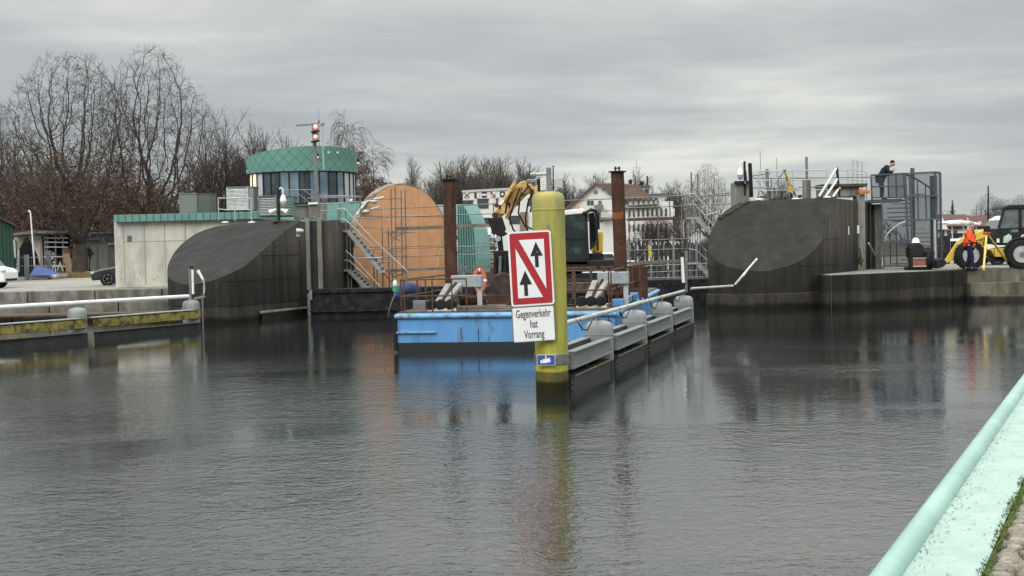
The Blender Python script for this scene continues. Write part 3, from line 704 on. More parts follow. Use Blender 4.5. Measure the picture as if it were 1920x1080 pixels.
for cx, cy in ((-.1, sy / 2 - .33), (.12, sy / 2 - .36)):
    m_ = MB(); m_.lathe((0, 0, 0), [(.010, .024), (.008, .028), (.002, .029)], 8); m_.v = [v + V((cx, cy, 0)) for v in m_.v]; place(m_, o, xd, nrm); m_.build('rivet', GALVL, t)
for dz in (.35, -.35):
    m_ = MB(); m_.beam(o + V((.08, .03, dz)), o + V((.30, .16, dz)), .04, .05); m_.build('bracket', GALV, t)
o2 = P(1000.5, 607.5, 22.5)
t = thing('text_sign', o2, 'white rectangular plate reading Gegenverkehr hat Vorrang below the red sign', 'sign')
sx2, sy2 = 80 * mpp(22.5) / .985, 66.5 * mpp(22.5)
spanel(t, 'plate', GALV, rrect(sx2, sy2, .035), o2, xd, nrm, 0, .012)
spanel(t, 'face', SW, rrect(sx2 - .028, sy2 - .028, .024), o2, xd, nrm, .0125)
for s_, yy in (('Gegenverkehr', .175), ('hat', 0.0), ('Vorrang', -.175)):
    m_ = textmesh(s_, .195, .53); m_.v = [v + V((0, yy, .0175)) for v in m_.v]; place(m_, o2, xd, nrm); m_.build('lettering', SB, t)
m_ = MB(); m_.beam(o2 + V((.08, .03, 0)), o2 + V((.28, .16, 0)), .04, .05); m_.build('bracket', GALV, t)
# instrument mast on the pile top
b0 = V((Y0.x, Y0.y, ztop))
t = thing('instrument_mast', b0, 'grey instrument post with arm and white scale plate on top of the yellow pile', 'instrument mast')
m_ = MB(); m_.box(b0 + V((.02, 0, .20)), (.085, .085, .42)); m_.build('post', GALV, t, bevel=.008)
m_ = MB(); m_.tube(b0 + V((.095, 0, .02)), b0 + V((.095, 0, .40)), .012, 6); m_.ball(b0 + V((.098, 0, .42)), .018, 6); m_.build('sensor_rod', BLACK, t)
m_ = MB(); m_.tube(b0 + V((-.02, 0, .30)), b0 + V((-.30, -.02, .295)), .026, 8); m_.ball(b0 + V((-.24, -.02, .30)), .04, 8); m_.build('radar_arm', GALVL, t, smooth=True)
m_ = MB(); m_.box(b0 + V((-.085, -.04, .12)), (.085, .03, .19)); m_.build('scale_plate', WHITE, t)
for k in range(5):
    m_ = MB(); m_.box(b0 + V((-.085, -.057, .05 + .034 * k)), (.06, .004, .006)); m_.build('scale_mark', GALV, t)
m_ = MB(); m_.box(b0 + V((-.155, 0, .11)), (.05, .08, .22)); m_.build('black_box', BLACK, t, bevel=.01)
m_ = MB(); m_.box(b0 + V((-.27, .02, .18)), (.18, .12, .07)); m_.build('sensor_head', GALV, t, bevel=.015)
m_ = MB(); m_.box(b0 + V((.185, 0, .14)), (.13, .06, .17)); m_.box(b0 + V((.12, 0, .215)), (.14, .02, .015)); m_.build('grey_panel', GALVL, t, bevel=.006)
m_ = MB(); m_.lathe(b0, [(.09, -.02), (.09, .012), (.05, .02)], 16); m_.build('foot_flange', GALV, t)

# ================================================================== WORK PONTOON
BLUEH = mat('worn_blue_hull', (0.085, 0.25, 0.50), .5, 0, .12, 2, .1, (1, 1, .5), (0.075, 0.075, 0.08), .61, .07, 2.4, (1.3, 1.3, .4), coord='POS',
            zbands=(.02, (-.2, 1.1), [(-.2, (.03, .02, .02)), (.245, (.06, .04, .025)), (.25, (1, 1, 1)), (1.1, (1, 1, 1))]))
BLUEL = mat('blue_rubbing_strake', (0.14, 0.34, 0.56), .5, 0, .15, 4, .05, col2=(.13, .11, .09), thr=.55, soft=.08, s2=3)
DECK = mat('rusty_timber_deck', (0.10, 0.085, 0.068), .85, 0, .4, 3, .3, col2=(.05, .04, .034), s2=4)
BG = V((-2.86, 32.75, 0)); BU = V((.985, -.174, 0)).normalized(); BV = V((.174, .985, 0)).normalized()
def B(u, v, z): return BG + BU * u + BV * v + V((0, 0, z))
BW, BL_, BZ = 5.4, 15.5, .97
t = thing('work_pontoon', B(2.7, 7, 0), 'worn blue work pontoon with rusty deck moored beside the fender row behind the sign', 'pontoon')
m_ = MB(); m_.prism([B(0, 0, -.5), B(BW, 0, -.5), B(BW, BL_, -.5), B(0, BL_, -.5)], (0, 0, .5 + BZ)); m_.build('hull', BLUEH, t, bevel=.03)
m_ = MB(); m_.prism([B(.03, .03, BZ + .004), B(BW - .03, .03, BZ + .004), B(BW - .03, BL_ - .03, BZ + .004), B(.03, BL_ - .03, BZ + .004)], (0, 0, .03)); m_.build('deck', DECK, t)
m_ = MB(); m_.tube(B(-.03, -.02, .89), B(BW + .03, -.02, .89), .065, 10); m_.tube(B(-.02, 0, .89), B(-.02, BL_, .89), .065, 10); m_.tube(B(BW + .02, 0, .89), B(BW + .02, BL_, .89), .065, 10); m_.build('rubbing_strake', BLUEL, t, smooth=True)
m_ = MB(); m_.box(B(.5, -.03, .50), (1.0, .08, .05), math.atan2(BU.y, BU.x)); m_.build('step_rail', BLUEL, t, bevel=.01)
m_ = MB(); m_.tube(B(-.03, -.02, .95), B(-.03, -.02, .05), .05, 8); m_.build('corner_fender', RUBBER, t)
m_ = MB(); m_.prism([B(BW - .25, 1.6, BZ + .03), B(BW + .05, 1.6, BZ + .03), B(BW + .05, 6.4, BZ + .03), B(BW - .25, 6.4, BZ + .03)], (0, 0, .17)); m_.build('bulwark', BLUEH, t, bevel=.02)
for u in (1.62, 2.05, 4.7):
    m_ = MB(); m_.box(B(u, -.012, .42 + .06 * (u % 1)), (.015, .012, .3), math.atan2(BU.y, BU.x)); m_.build('hull_scar', RUST, t)
m_ = textmesh('barth', .27, .8); place(m_, B(5.08, -.012, .70), BU, -BV); m_.build('lettering', SB, t)
# deck clutter: planks
for i, (u, v, l, a, wd) in enumerate(((2.6, .5, 2.0, .15, .2), (3.1, .9, 1.7, -.1, .22), (2.3, 1.4, 1.8, .05, .25), (3.4, .3, 1.2, .3, .12), (1.75, .45, 1.3, .25, .1))):
    k = thing('plank', B(u, v, .94), ['grey plank lying across the pontoon deck nearest the bow edge', 'brown plank lying behind the first one on the pontoon deck', 'broad weathered plank lying deepest on the pontoon deck by the bucket',
              'narrow plank by the sign edge on the pontoon deck', 'thin plank beside the left roller fairlead on the pontoon deck'][i], 'plank', 'planks on the pontoon deck')
    m_ = MB(); m_.box(B(u, v, .975 + .03 * i), (l, wd, .05), math.atan2(BU.y, BU.x) + a); m_.build('board', mat('grey_plank', (.17, .15, .12), .85, 0, .3, 5, col2=(.08, .07, .055)), k)
# rusty railings of the pontoon
def railing(name, pts, posts, h, label, cat, m, r=.022, rails=(1.0, .5), pr=.02, group=None):
    """pts: foot points; rails run along them at fractions of h; posts at listed fractions of the run"""
    t = thing(name, pts[0], label, cat, group); up = V((0, 0, h))
    pts = [V(p) for p in pts]
    for f in rails:
        m_ = MB(); m_.path([p + up * f for p in pts], r, 6); m_.build('rail', m, t, smooth=True)
    L = [0]
    for a, b in zip(pts, pts[1:]): L.append(L[-1] + (b - a).length)
    for q in ([i / (posts - 1) for i in range(posts)] if isinstance(posts, int) else posts):
        s = q * L[-1]
        for i in range(len(pts) - 1):
            if s <= L[i + 1] + 1e-6:
                p = pts[i].lerp(pts[i + 1], (s - L[i]) / max(1e-6, L[i + 1] - L[i])); break
        m_ = MB(); m_.tube(p, p + up, pr, 6); m_.build('post', m, t)
    return t
railing('railing', [B(.10, .12, BZ), B(1.75, .12, BZ)], [0, .05, .38, .48, .78, 1], .82, 'rusty railing at the left bow corner of the blue pontoon', 'railing', RAILRUST)
railing('railing', [B(.08, .2, BZ), B(.08, 5.2, BZ)], 4, .82, 'rusty railing along the left side of the blue pontoon', 'railing', RAILRUST)
railing('railing', [B(3.55, .5, BZ), B(5.2, .5, BZ)], [0, .5, 1], .95, 'rusty railing right of the yellow pile on the blue pontoon', 'railing', RAILRUST)
railing('railing', [B(5.25, .6, BZ), B(5.25, 9.5, BZ)], 8, .95, 'rusty railing along the right side of the blue pontoon', 'railing', RAILRUST)
# spud piles
def spud(px0, py0, px1, py1, D, wpx, label):
    a = P(px0, py0, D); r = wpx * mpp(D) / 2
    c = V((P(px1, py1, D).x, D, 0))
    t = thing('spud_pile', (c.x, D, .9), label, 'spud pile', 'rusty spud piles of the pontoon')
    top = V((a.x, D, a.z))
    m_ = MB(); m_.path([V((c.x, D, -1)), V((c.x, D, 1.2)), V((c.x + (top.x - c.x) * .8, D, 1.2 + (top.z - 1.2) * .8)), top], r, 20); m_.build('pile_tube', RUST, t, smooth=True)
    m_ = MB(); m_.lathe(top, [(r * 1.35, 0), (r * 1.35, .03)], 20); m_.build('cap_plate', BLACK, t)
    for q in (-1, 1):
        m_ = MB(); m_.box(top + V((q * .05, 0, .09)), (.04, .08, .13)); m_.build('lifting_eye', BLACK, t, bevel=.01)
    m_ = MB(); m_.tube(top + V((-.09, 0, .11)), top + V((.09, 0, .11)), .02, 6); m_.build('eye_pin', BLACK, t)
    m_ = MB(); m_.tube(top + V((.05 if 1 else 0, -r, -1.95)), top + V((.05, -r - .006, -1.95)), .025, 8); m_.build('drilled_hole', BLACK, t)
    return t, top, r
t1, top1, r1 = spud(842, 338, 846, 520, 38.4, 23.5, 'rusty brown spud pile standing in front of the orange disc')
t2, top2, r2 = spud(1157.5, 323, 1166, 560, 36.0, 24.5, 'rusty brown spud pile with a brighter rust band, right of the excavator')
m_ = MB(); zc_ = P(1160, 405, 36).z; c = P(1160, 405, 36); m_.lathe(V((c.x, 36, zc_)), [(r2 + .002, -.09), (r2 + .004, -.085), (r2 + .004, .085), (r2 + .002, .09)], 20); m_.build('rust_band', mat('bright_rust', (.21, .075, .022), .8, 0, .3, 6), t2, smooth=True)
for (c, r, t) in ((V((P(846, 520, 38.4).x, 38.4, 0)), r1, t1), (V((P(1166, 560, 36).x, 36, 0)), r2, t2)):
    m_ = MB(); m_.lathe(c, [(r + .13, .93), (r + .13, 1.15), (r + .05, 1.17), (r + .05, 1.4)], 16); m_.build('guide_collar', RUST, t)
# roller fairleads with cabinets
def fairlead(u, v, label, lab2):
    t = thing('roller_fairlead', B(u, v, .93), label, 'fairlead', 'black roller fairleads on the pontoon')
    rz = math.atan2(BU.y, BU.x)
    m_ = MB(); m_.prism([B(u - .45, v - .25, .935), B(u + .45, v - .25, .935), B(u + .40, v + .25, .935), B(u - .36, v + .25, .935)], (0, 0, .03))
    m_.prism([B(u - .42, v - .22, .96), B(u + .42, v - .22, .96), B(u + .36, v - .12, 1.12), B(u - .30, v - .12, 1.12)], BV * .05)
    m_.build('base_plate', mat('stained_cream_plate', (.42, .38, .30), .7, 0, .2, 3, col2=(.18, .11, .06), thr=.6, s2=5), t)
    for k, du in enumerate((-.24, 0, .24)):
        m_ = MB(); m_.lathe(B(u + du, v - .05, 1.15), [(.05, -.14), (.13, -.12), (.145, -.02), (.13, .10), (.06, .13)], 14, 'Y'); m_.build('roller', RUBBER, t, smooth=True)
    m_ = MB(); m_.beam(B(u - .36, v + .1, 1.16), B(u + .36, v + .1, 1.16), .12, .12); m_.build('roller_frame', BLACK, t)
    for du in (-.16, .14):
        m_ = MB(); m_.beam(B(u + du * .6, v + .02, 1.2), B(u + du + .18, v + .75, 1.62), .15, .10); m_.build('guide_arm', mat('dirty_guide_arm', (.27, .26, .24), .6, .1, .3, 6), t, bevel=.02)
    m_ = MB(); m_.path([B(u + .02, v + .0, 1.24), B(u + .2, v + .8, 1.66)], .035, 6); m_.build('wire_rope', BLACK, t)
    t = thing('winch_cabinet', B(u + .5, v + 1.0, .93), lab2, 'cabinet', 'grey cabinets behind the fairleads')
    m_ = MB(); m_.box(B(u + .45, v + 1.0, 1.70), (.78, .35, .30), rz); m_.build('grey_box', mat('pale_grey_box', (.27, .31, .33), .5, 0, .1, 3, col2=(.15, .14, .12), thr=.66, s2=3), t, bevel=.015)
    for du in (.14, .76):
        m_ = MB(); m_.beam(B(u + du, v + 1.0, .93), B(u + du, v + 1.0, 1.55), .12, .16); m_.build('leg', GALV if du < .5 else GALVL, t)
    m_ = MB(); m_.lathe(B(u + .45, v + 1.35, 1.18), [(.25, -.28), (.25, -.24), (.13, -.24), (.13, .24), (.25, .24), (.25, .28)], 16, 'X'); m_.build('winch_drum', RUST, t, smooth=True)
fairlead(1.07, .35, 'black roller fairlead on a cream base plate, left bow of the pontoon', 'pale grey box on legs in front of the left spud pile')
fairlead(4.72, .95, 'black roller fairlead on a rust stained plate, right of the yellow pile', 'pale grey box on legs in front of the right spud pile')
# small things on deck
c = B(3.05, 3.2, .93)
c = P(899, 527, 38); t = thing('lifebuoy', c - V((0, 0, .3)), 'faded red lifebuoy hanging on the pontoon railing beside the clamshell bucket', 'lifebuoy')
LB = mat('faded_lifebuoy_red', (.42, .085, .06), .6, 0, .15, 4)
for k in range(4):
    a0 = k * PI / 2
    m_ = MB(); m_.path([c + V((math.cos(a0 + j * PI / 2 / 8) * .15, math.sin(a0 + j * PI / 2 / 8) * .12, math.sin(a0 + j * PI / 2 / 8) * .30)) for j in range(9)], .065, 10); m_.build('ring_segment', LB, t, smooth=True)
for k in range(4):
    a0 = k * PI / 2; pp = [c + V((math.cos(a0 + j * .08) * .15, math.sin(a0 + j * .08) * .12, math.sin(a0 + j * .08) * .30)) for j in (-1, 0, 1)]
    m_ = MB(); m_.path(pp, .069, 10); m_.build('white_band', WHITE, t, smooth=True)
c = P(741, 545, 33.2); t = thing('jerrycan', c, 'small green and white canister hung at the left bow corner of the pontoon', 'canister')
m_ = MB(); m_.lathe(c, [(.06, -.02), (.065, 0), (.065, .12), (.055, .13)], 12); m_.build('green_body', mat('green_plastic', (.05, .34, .12), .5), t, smooth=True)
m_ = MB(); m_.lathe(c + V((0, 0, .13)), [(.055, 0), (.055, .08), (.03, .11), (.03, .14)], 12); m_.build('white_top', WHITE, t, smooth=True)
c = P(765, 556, 36.2); t = thing('tarpaulin_bundle', c, 'dark blue rolled tarpaulin behind the bow railing of the pontoon', 'tarpaulin')
m_ = MB(); m_.path([P(744, 556, 36), P(752, 545, 36), P(763, 541, 36), P(778, 543, 36.2), P(786, 552, 36.4)], [.12, .17, .18, .17, .1], 10); m_.build('roll', mat('dark_blue_tarp', (.035, .055, .13), .6, 0, .3, 4, .3), t, smooth=True)
m_ = MB(); m_.path([P(741, 551, 33.4), P(735, 565, 33.4), P(730, 580, 33.4), P(728, 594, 33.5)], .018, 6); t = m_.build('bilge_hose', GALV, smooth=True); tag(t, 'thin hose arching from the left bow corner of the pontoon down to the water', 'hose')
c = P(1159, 564, 34.8); t = thing('sack', c, 'dirty white plastic sack on deck at the foot of the right spud pile', 'sack')
m_ = MB(); m_.ball(c, .16, 12, (1.3, .9, .6)); m_.ball(c + V((.12, 0, .02)), .11, 10, (1, .9, .7)); m_.build('bag', WHITE, t, smooth='all')
c = P(903, 566, 36)
c = P(905, 559, 36); t = thing('steel_pipe', c, 'pale pipe lying slanted across the pontoon deck left of the bucket', 'pipe')
m_ = MB(); m_.tube(P(840, 578, 34.2), P(912, 565, 35.2), .03, 8); m_.build('pipe', GALVL, t)
rnd = random.Random(21)
lab = ['low rusty box on deck beside the left spud pile', 'dark crate on deck left of the clamshell bucket', 'rusty steel box on deck behind the right fairlead', 'tall brown rusty cabinet on deck right of the excavator', 'flat timber stack on deck behind the yellow pile', 'grey drum box on deck left of the left fairlead']
for i, (px, py, D, sx, sy, sz, m) in enumerate(((862, 560, 36.5, .5, .5, .3, RUST), (880, 545, 38, .35, .4, .5, BLACK), (1140, 548, 36, .6, .6, .5, RUST), (1196, 528, 40, .55, .6, .9, RUST), (1080, 550, 39, 1.4, .8, .5, DECK), (790, 576, 34.4, .38, .3, .25, GALV))):
    c = P(px, py, D); t = thing('deck_box', V((c.x, c.y, .93)), lab[i], 'box', 'boxes on the pontoon deck')
    m_ = MB(); m_.box((c.x, c.y, .93 + sz / 2), (sx, sy, sz), -.17); m_.build('body', m, t, bevel=.02)
    m_ = MB(); m_.box((c.x, c.y, .93 + sz + .015), (sx * 1.04, sy * 1.04, .03), -.17); m_.build('lid', m, t, bevel=.01)
    if i in (2, 3):
        for q in (-1, 1): m_ = MB(); m_.box((c.x + q * sx * .3, c.y - sy * .5 - .03, .93 + sz * .5), (.04, .06, sz * .9), -.17); m_.build('rib', RUST, t)

rnd = random.Random(88)
cl2 = ['coil of dark hose on deck behind the left fairlead', 'heap of chain on deck before the clamshell bucket', 'crumpled blue tarpaulin on deck right of the right spud pile', 'coil of pale rope on deck under the right rail', 'heap of hoses on deck behind the yellow pile']
for i, (u, v) in enumerate(((1.6, 2.2), (2.6, 2.6), (4.9, 4.6), (5.0, 3.0), (4.0, 1.8))):
    t = thing('deck_coil', B(u, v, 1.0), cl2[i], 'coil')
    for k in range(4):
        c = B(u, v, 1.02 + .05 * k); rr = .28 - .03 * k + rnd.uniform(-.03, .03)
        m_ = MB(); m_.path([c + V((math.cos(a) * rr, math.sin(a) * rr, rnd.uniform(-.015, .03))) for a in [2 * PI * j / 14 for j in range(15)]], .03, 6); m_.build('loop', (BLACK, RUST, mat('blue_plastic', (.05, .15, .30), .6), GALVL, RUBBER)[i], t, smooth=True)
lab = ['long rusty beam on deck along the left side', 'long dark beam on deck behind the bucket', 'rusty steel rack standing on deck in front of the excavator', 'rusty steel rack standing on deck near the right spud pile']
for i in range(4):
    t = thing('deck_rack' if i > 1 else 'steel_beam', B(1.2 + i, 4.5, 1.0), lab[i], 'rack' if i > 1 else 'beam')
    if i < 2:
        m_ = MB(); m_.beam(B(.6 + i * 1.2, 3.6 + i, 1.12), B(2.9 + i * 1.6, 4.2 + i, 1.12), .2, .24); m_.build('beam', RUST if i == 0 else BLACK, t)
    else:
        u0 = 3.3 + (i - 2) * 1.3; v0 = 4.6 + (i - 2) * .5
        for q in (0, .5, 1.0):
            m_ = MB(); m_.beam(B(u0 + q, v0, 1.0), B(u0 + q, v0, 1.95), .07, .07); m_.build('upright', RAILRUST, t)
        for z in (1.3, 1.6, 1.93):
            m_ = MB(); m_.beam(B(u0 - .1, v0, z), B(u0 + 1.15, v0, z), .07, .06); m_.build('cross_bar', RAILRUST if z != 1.6 else RUST, t)

# ------------------------------------------------------------------ excavator on the pontoon
EC = V((P(1085, 470, 41.5).x, 41.5, 0))
zt_ = P(1085, 397, 41).z; zb_ = P(1085, 497, 41).z
t = thing('excavator', (EC.x, EC.y, .93), 'small excavator with glazed dark cab and ochre boom, on the pontoon behind the yellow pile', 'excavator')
OCH = mat('worn_ochre_paint', (0.50, 0.31, 0.10), .55, 0, .2, 5, .1, col2=(.14, .08, .035), thr=.57, soft=.07, s2=7)
for q in (-1, 1):
    c = EC + V((0, q * .75, 0))
    m_ = MB(); out = []
    for k in range(17):
        a = PI / 2 + PI * k / 16; out.append(c + V((-1.0 + .30 * math.cos(a), -.2, 1.26 + .30 * math.sin(a))))
    for k in range(17):
        a = -PI / 2 + PI * k / 16; out.append(c + V((1.0 + .30 * math.cos(a), -.2, 1.26 + .30 * math.sin(a))))
    m_.prism(out, (0, .4, 0)); m_.build('crawler_track', RUBBER, t)
m_ = MB(); m_.box(EC + V((0, 0, 1.55)), (1.5, 1.3, .25)); m_.build('turntable', BLACK, t, bevel=.03)
c0, c1 = P(1054, 500, 41), P(1121, 500, 41)
m_ = MB(); m_.box(V(((c0.x + c1.x) / 2 + .15, 41.6, zb_ - .03)), (1.9, 1.6, .35)); m_.build('upper_frame', BLACK, t, bevel=.04)
# cab: frame posts, roof, glass
def slab(t, nm, m, pix, D, dep, bev=0.0): 
    m_ = MB(); m_.prism([P(x, y, D) for x, y in pix], (0, dep, 0)); return m_.build(nm, m, t, bevel=bev)
slab(t, 'cab_roof', WHITE, [(1052, 402), (1054, 396), (1062, 394), (1092, 391), (1098, 394), (1098, 400), (1056, 404)], 40.8, 1.3, .03)
CABG = mat('dark_cab_glass', (0.012, 0.018, 0.020), .05, 0, .3, 2, spec=.4, col2=(.06, .10, .085), thr=.6, s2=1.5)  # greenish patches in the glass colour stand in for reflections
slab(t, 'front_window', CABG, [(1056, 404), (1097, 401), (1101, 440), (1101, 482), (1056, 482)], 40.85, .03)
slab(t, 'side_window', CABG, [(1104, 400), (1114, 398), (1118, 430), (1117, 460), (1106, 470)], 41.2, .03)
for a, b in (((1054, 403), (1055, 495)), ((1099, 398), (1103, 495)), ((1117, 398), (1121, 470))):
    m_ = MB(); m_.beam(P(*a, 40.82), P(*b, 40.82), .07, .07); m_.build('cab_post', BLACK, t)
m_ = MB(); m_.path([P(1098, 399, 40.8), P(1108, 393, 41), P(1117, 396, 41.2), P(1121, 408, 41.3), P(1122, 430, 41.3)], .05, 8); m_.build('guard_bar', BLACK, t, smooth=True)
slab(t, 'door_panel', BLACK, [(1056, 482), (1103, 482), (1108, 497), (1056, 497)], 40.8, 1.2, .02)
m_ = MB(); m_.beam(P(1056, 448, 40.82), P(1101, 447, 40.82), .03, .03); m_.build('window_bar', BLACK, t)
m_ = MB(); m_.prism([P(x, y, 41.1) for x, y in [(1062, 478), (1064, 452), (1072, 440), (1085, 437), (1095, 446), (1098, 478)]], (0, .4, 0)); m_.build('driver_seat', mat('seat_fabric', (.03, .04, .045), .8), t, bevel=.04)
slab(t, 'counterweight', YELLOWP, [(1112, 475), (1113, 455), (1117, 440), (1124, 434), (1131, 433), (1131, 475)], 41.5, 1.0, .06)
slab(t, 'engine_deck', BLACK, [(1103, 475), (1131, 475), (1133, 490), (1104, 492)], 41.3, 1.2, .03)
m_ = MB(); m_.lathe(P(1084, 392, 41.3), [(.045, 0), (.045, .04), (.04, .05), (.04, .11), (.02, .14)], 10); m_.build('beacon_light', mat('amber_lens', (.5, .16, .02), .3), t, smooth=True)
m_ = MB(); m_.ball(P(1096, 400, 40.7), .07, 10); m_.build('work_lamp', BLACK, t, smooth='all')
# boom seen end on: comes up behind the pile and folds down to the left
ZB = 40.6
def pix(l, D): return [P(x, y, D) for x, y in l]
m_ = MB(); m_.path(pix([(1046, 480), (1030, 440), (1012, 385), (998, 352)], 41.0), [.16, .2, .18, .14], 8); m_.build('boom', OCH, t)
m_ = MB(); m_.beam(P(986, 349, 40.5), P(951, 385, 40.5), .34, .42); m_.beam(P(953, 383, 40.5), P(929, 406, 40.5), .30, .27); m_.build('dipper_arm', OCH, t, bevel=.03)
m_ = MB(); m_.prism([P(x, y, 40.25) for x, y in [(972, 354), (974, 342), (984, 338), (996, 343), (1002, 354), (994, 362), (982, 366)]], (0, .5, 0)); m_.build('arm_head', OCH, t, bevel=.03)
m_ = MB(); m_.prism([P(x, y, 40.15) for x, y in [(940, 386), (950, 380), (956, 392), (948, 402), (938, 400)]], (0, .06, 0)); m_.build('link_plate', OCH, t, bevel=.01)
m_ = MB(); m_.path(pix([(966, 344), (954, 362), (946, 375)], 40.2), [.07, .07, .07], 8); m_.build('ram_cylinder', OCH, t, smooth=True)
m_ = MB(); m_.path(pix([(946, 375), (938, 384)], 40.2), .035, 8); m_.build('ram_rod', WHITE, t, smooth=True)
m_ = MB(); m_.path(pix([(978, 352), (968, 375), (957, 398), (950, 410)], 40.3), [.05, .06, .06, .07], 8); m_.build('link_bar', OCH, t)
for x, y, r in ((931, 385, .07), (939, 388, .07), (928, 404, .09), (944, 398, .07), (985, 348, .10), (953, 384, .07)):
    m_ = MB(); m_.lathe(P(x, y, 40.45), [(r, -.14), (r, .14)], 12, 'Y'); m_.build('pivot', RUST if x != 984 else OCH, t)
for pts in ([(990, 350), (975, 370), (972, 400), (985, 425), (1000, 430)], [(975, 352), (962, 385), (955, 410), (962, 430), (970, 440)], [(1000, 356), (990, 380), (985, 410), (990, 440)], [(960, 360), (950, 380), (948, 400)], [(988, 345), (996, 356), (999, 380), (994, 398)]):
    m_ = MB(); m_.path(pix(pts, 40.15), .03, 6); m_.build('hydraulic_hose', RUBBER, t, smooth=True)
# black coupler box, hanging rod and clamshell bucket
slab(t, 'coupler_box', BLACK, [(913, 409), (942, 407), (949, 430), (946, 434), (952, 438), (944, 443), (936, 441), (922, 438), (921, 431)], 40.2, .5, .015)
m_ = MB(); m_.tube(P(936, 440, 40.4), P(940, 475, 40.4), .085, 8); m_.build('rotator_shaft', BLACK, t)
m_ = MB(); m_.lathe(P(934, 447, 40.3), [(.09, -.05), (.09, .05)], 12, 'Y'); m_.build('swivel_pin', GALVL, t)
slab(t, 'grab_head', BLACK, [(924, 470), (952, 470), (955, 500), (952, 520), (926, 520), (928, 495)], 40.1, .5, .03)
for x in (929, 938, 947):
    m_ = MB(); m_.tube(P(x, 480, 40.0), P(x - 1, 525, 40.0), .05, 8); m_.build('grab_cylinder', BLACK if x != 938 else GALV, t)
CLAM = mat('brown_bucket_steel', (.065, .045, .04), .6, .2, .35, 4, .2, col2=(.03, .024, .022), s2=3)
m_ = MB(); m_.prism([P(x, y, 39.8) for x, y in [(926, 515), (945, 510), (960, 516), (958, 548), (952, 560), (945, 568), (932, 567), (915, 556), (904, 541), (918, 534)]], (0, .9, 0)); m_.build('clamshell_jaw', CLAM, t, bevel=.05)
m_ = MB(); m_.prism([P(x, y, 39.8) for x, y in [(961, 516), (975, 520), (985, 540), (978, 556), (954, 567), (957, 548)]], (0, .9, 0)); m_.build('clamshell_jaw', CLAM, t, bevel=.05)

# black steel barrier pontoon in front of the gate
BARR = mat('black_hull_paint', (0.007, 0.0075, 0.011), .6, .0, .3, 3, .1, col2=(.03, .027, .025), s2=4)
t = thing('barrier_pontoon', (-6.5, 52, 0), 'long black steel barrier pontoon between the left lock pier and the blue pontoon', 'pontoon')
a = P(581, 544, 51.6); b = P(800, 541, 51.6)
m_ = MB(); m_.box(((a.x + b.x) / 2 + .6, 52.6, a.z / 2 - .3), (b.x - a.x + 1.2, 2.0, a.z + .6)); m_.build('hull', BARR, t, bevel=.04)
m_ = MB(); m_.beam(V((a.x - .1, 51.55, a.z - .05)), V((b.x + 1, 51.55, a.z - .05)), .08, .14); m_.build('rubbing_strake', BARR, t)
m_ = MB(); m_.beam(V((a.x, 51.5, .25)), V((b.x + 1, 51.5, .25)), .1, .08); m_.build('chine', BARR, t)
m_ = MB(); m_.box((a.x + .05, 51.5, a.z - .18), (.1, .1, .36)); m_.build('bollard', GALV, t)

# ================================================================== GATE
ORNG = mat('orange_timber_panel', (0.64, 0.34, 0.185), .6, 0, .10, 1.6, .05, (1, 1, .3), (0.53, 0.26, 0.13), .58, .14, 1.3, (.5, 1, 1.6))
c = P(757, 478, 60.0); ang = R(51); RD = 131 * mpp(60)
xg = V((math.cos(ang), math.sin(ang), 0)); ng = V((math.sin(ang), -math.cos(ang), 0))
t = thing('lock_gate', V((c.x, c.y, 0)), 'turning lock gate with a huge round orange end disc and green ribbed skin', 'gate')
m_ = MB(); m_.prism([c + xg * math.cos(2 * PI * k / 72) * RD + V((0, 0, math.sin(2 * PI * k / 72) * RD)) for k in range(72)], ng * .05); m_.build('end_disc', ORNG, t)
m_ = MB()
RIM = mat('dark_rim_steel', (.10, .08, .06), .6, .2, .3, 3, col2=(.32, .26, .19), thr=.5, s2=1.2)
for k in range(72):
    a0, a1 = 2 * PI * k / 72, 2 * PI * (k + 1) / 72
    q = lambda a, r, d: c + xg * math.cos(a) * r + V((0, 0, math.sin(a) * r)) - ng * d
    o = len(m_.v); m_.v += [q(a0, RD + .07, -.03), q(a1, RD + .07, -.03), q(a1, RD + .07, .35), q(a0, RD + .07, .35), q(a0, RD - .02, -.051), q(a1, RD - .02, -.051)]
    m_.f += [(o, o + 1, o + 2, o + 3), (o, o + 4, o + 5, o + 1)]
m_.build('disc_rim', RIM, t)
for q in (-.45, .32):
    h_ = math.sqrt(RD * RD - (q * RD) ** 2) * .985
    m_ = MB(); m_.beam(c + xg * q * RD - V((0, 0, h_)) + ng * .052, c + xg * q * RD + V((0, 0, h_)) + ng * .052, .018, .008); m_.build('panel_joint', mat('panel_joint', (.30, .15, .07), .7), t)
for q in (.12, .55):
    h_ = math.sqrt(RD * RD - (q * RD) ** 2) * .985
    m_ = MB(); m_.beam(c + V((0, 0, q * RD)) - xg * h_ + ng * .053, c + V((0, 0, q * RD)) + xg * h_ + ng * .053, .008, .018, V((0, 0, 1))); m_.build('panel_joint', MATS['panel_joint'], t)
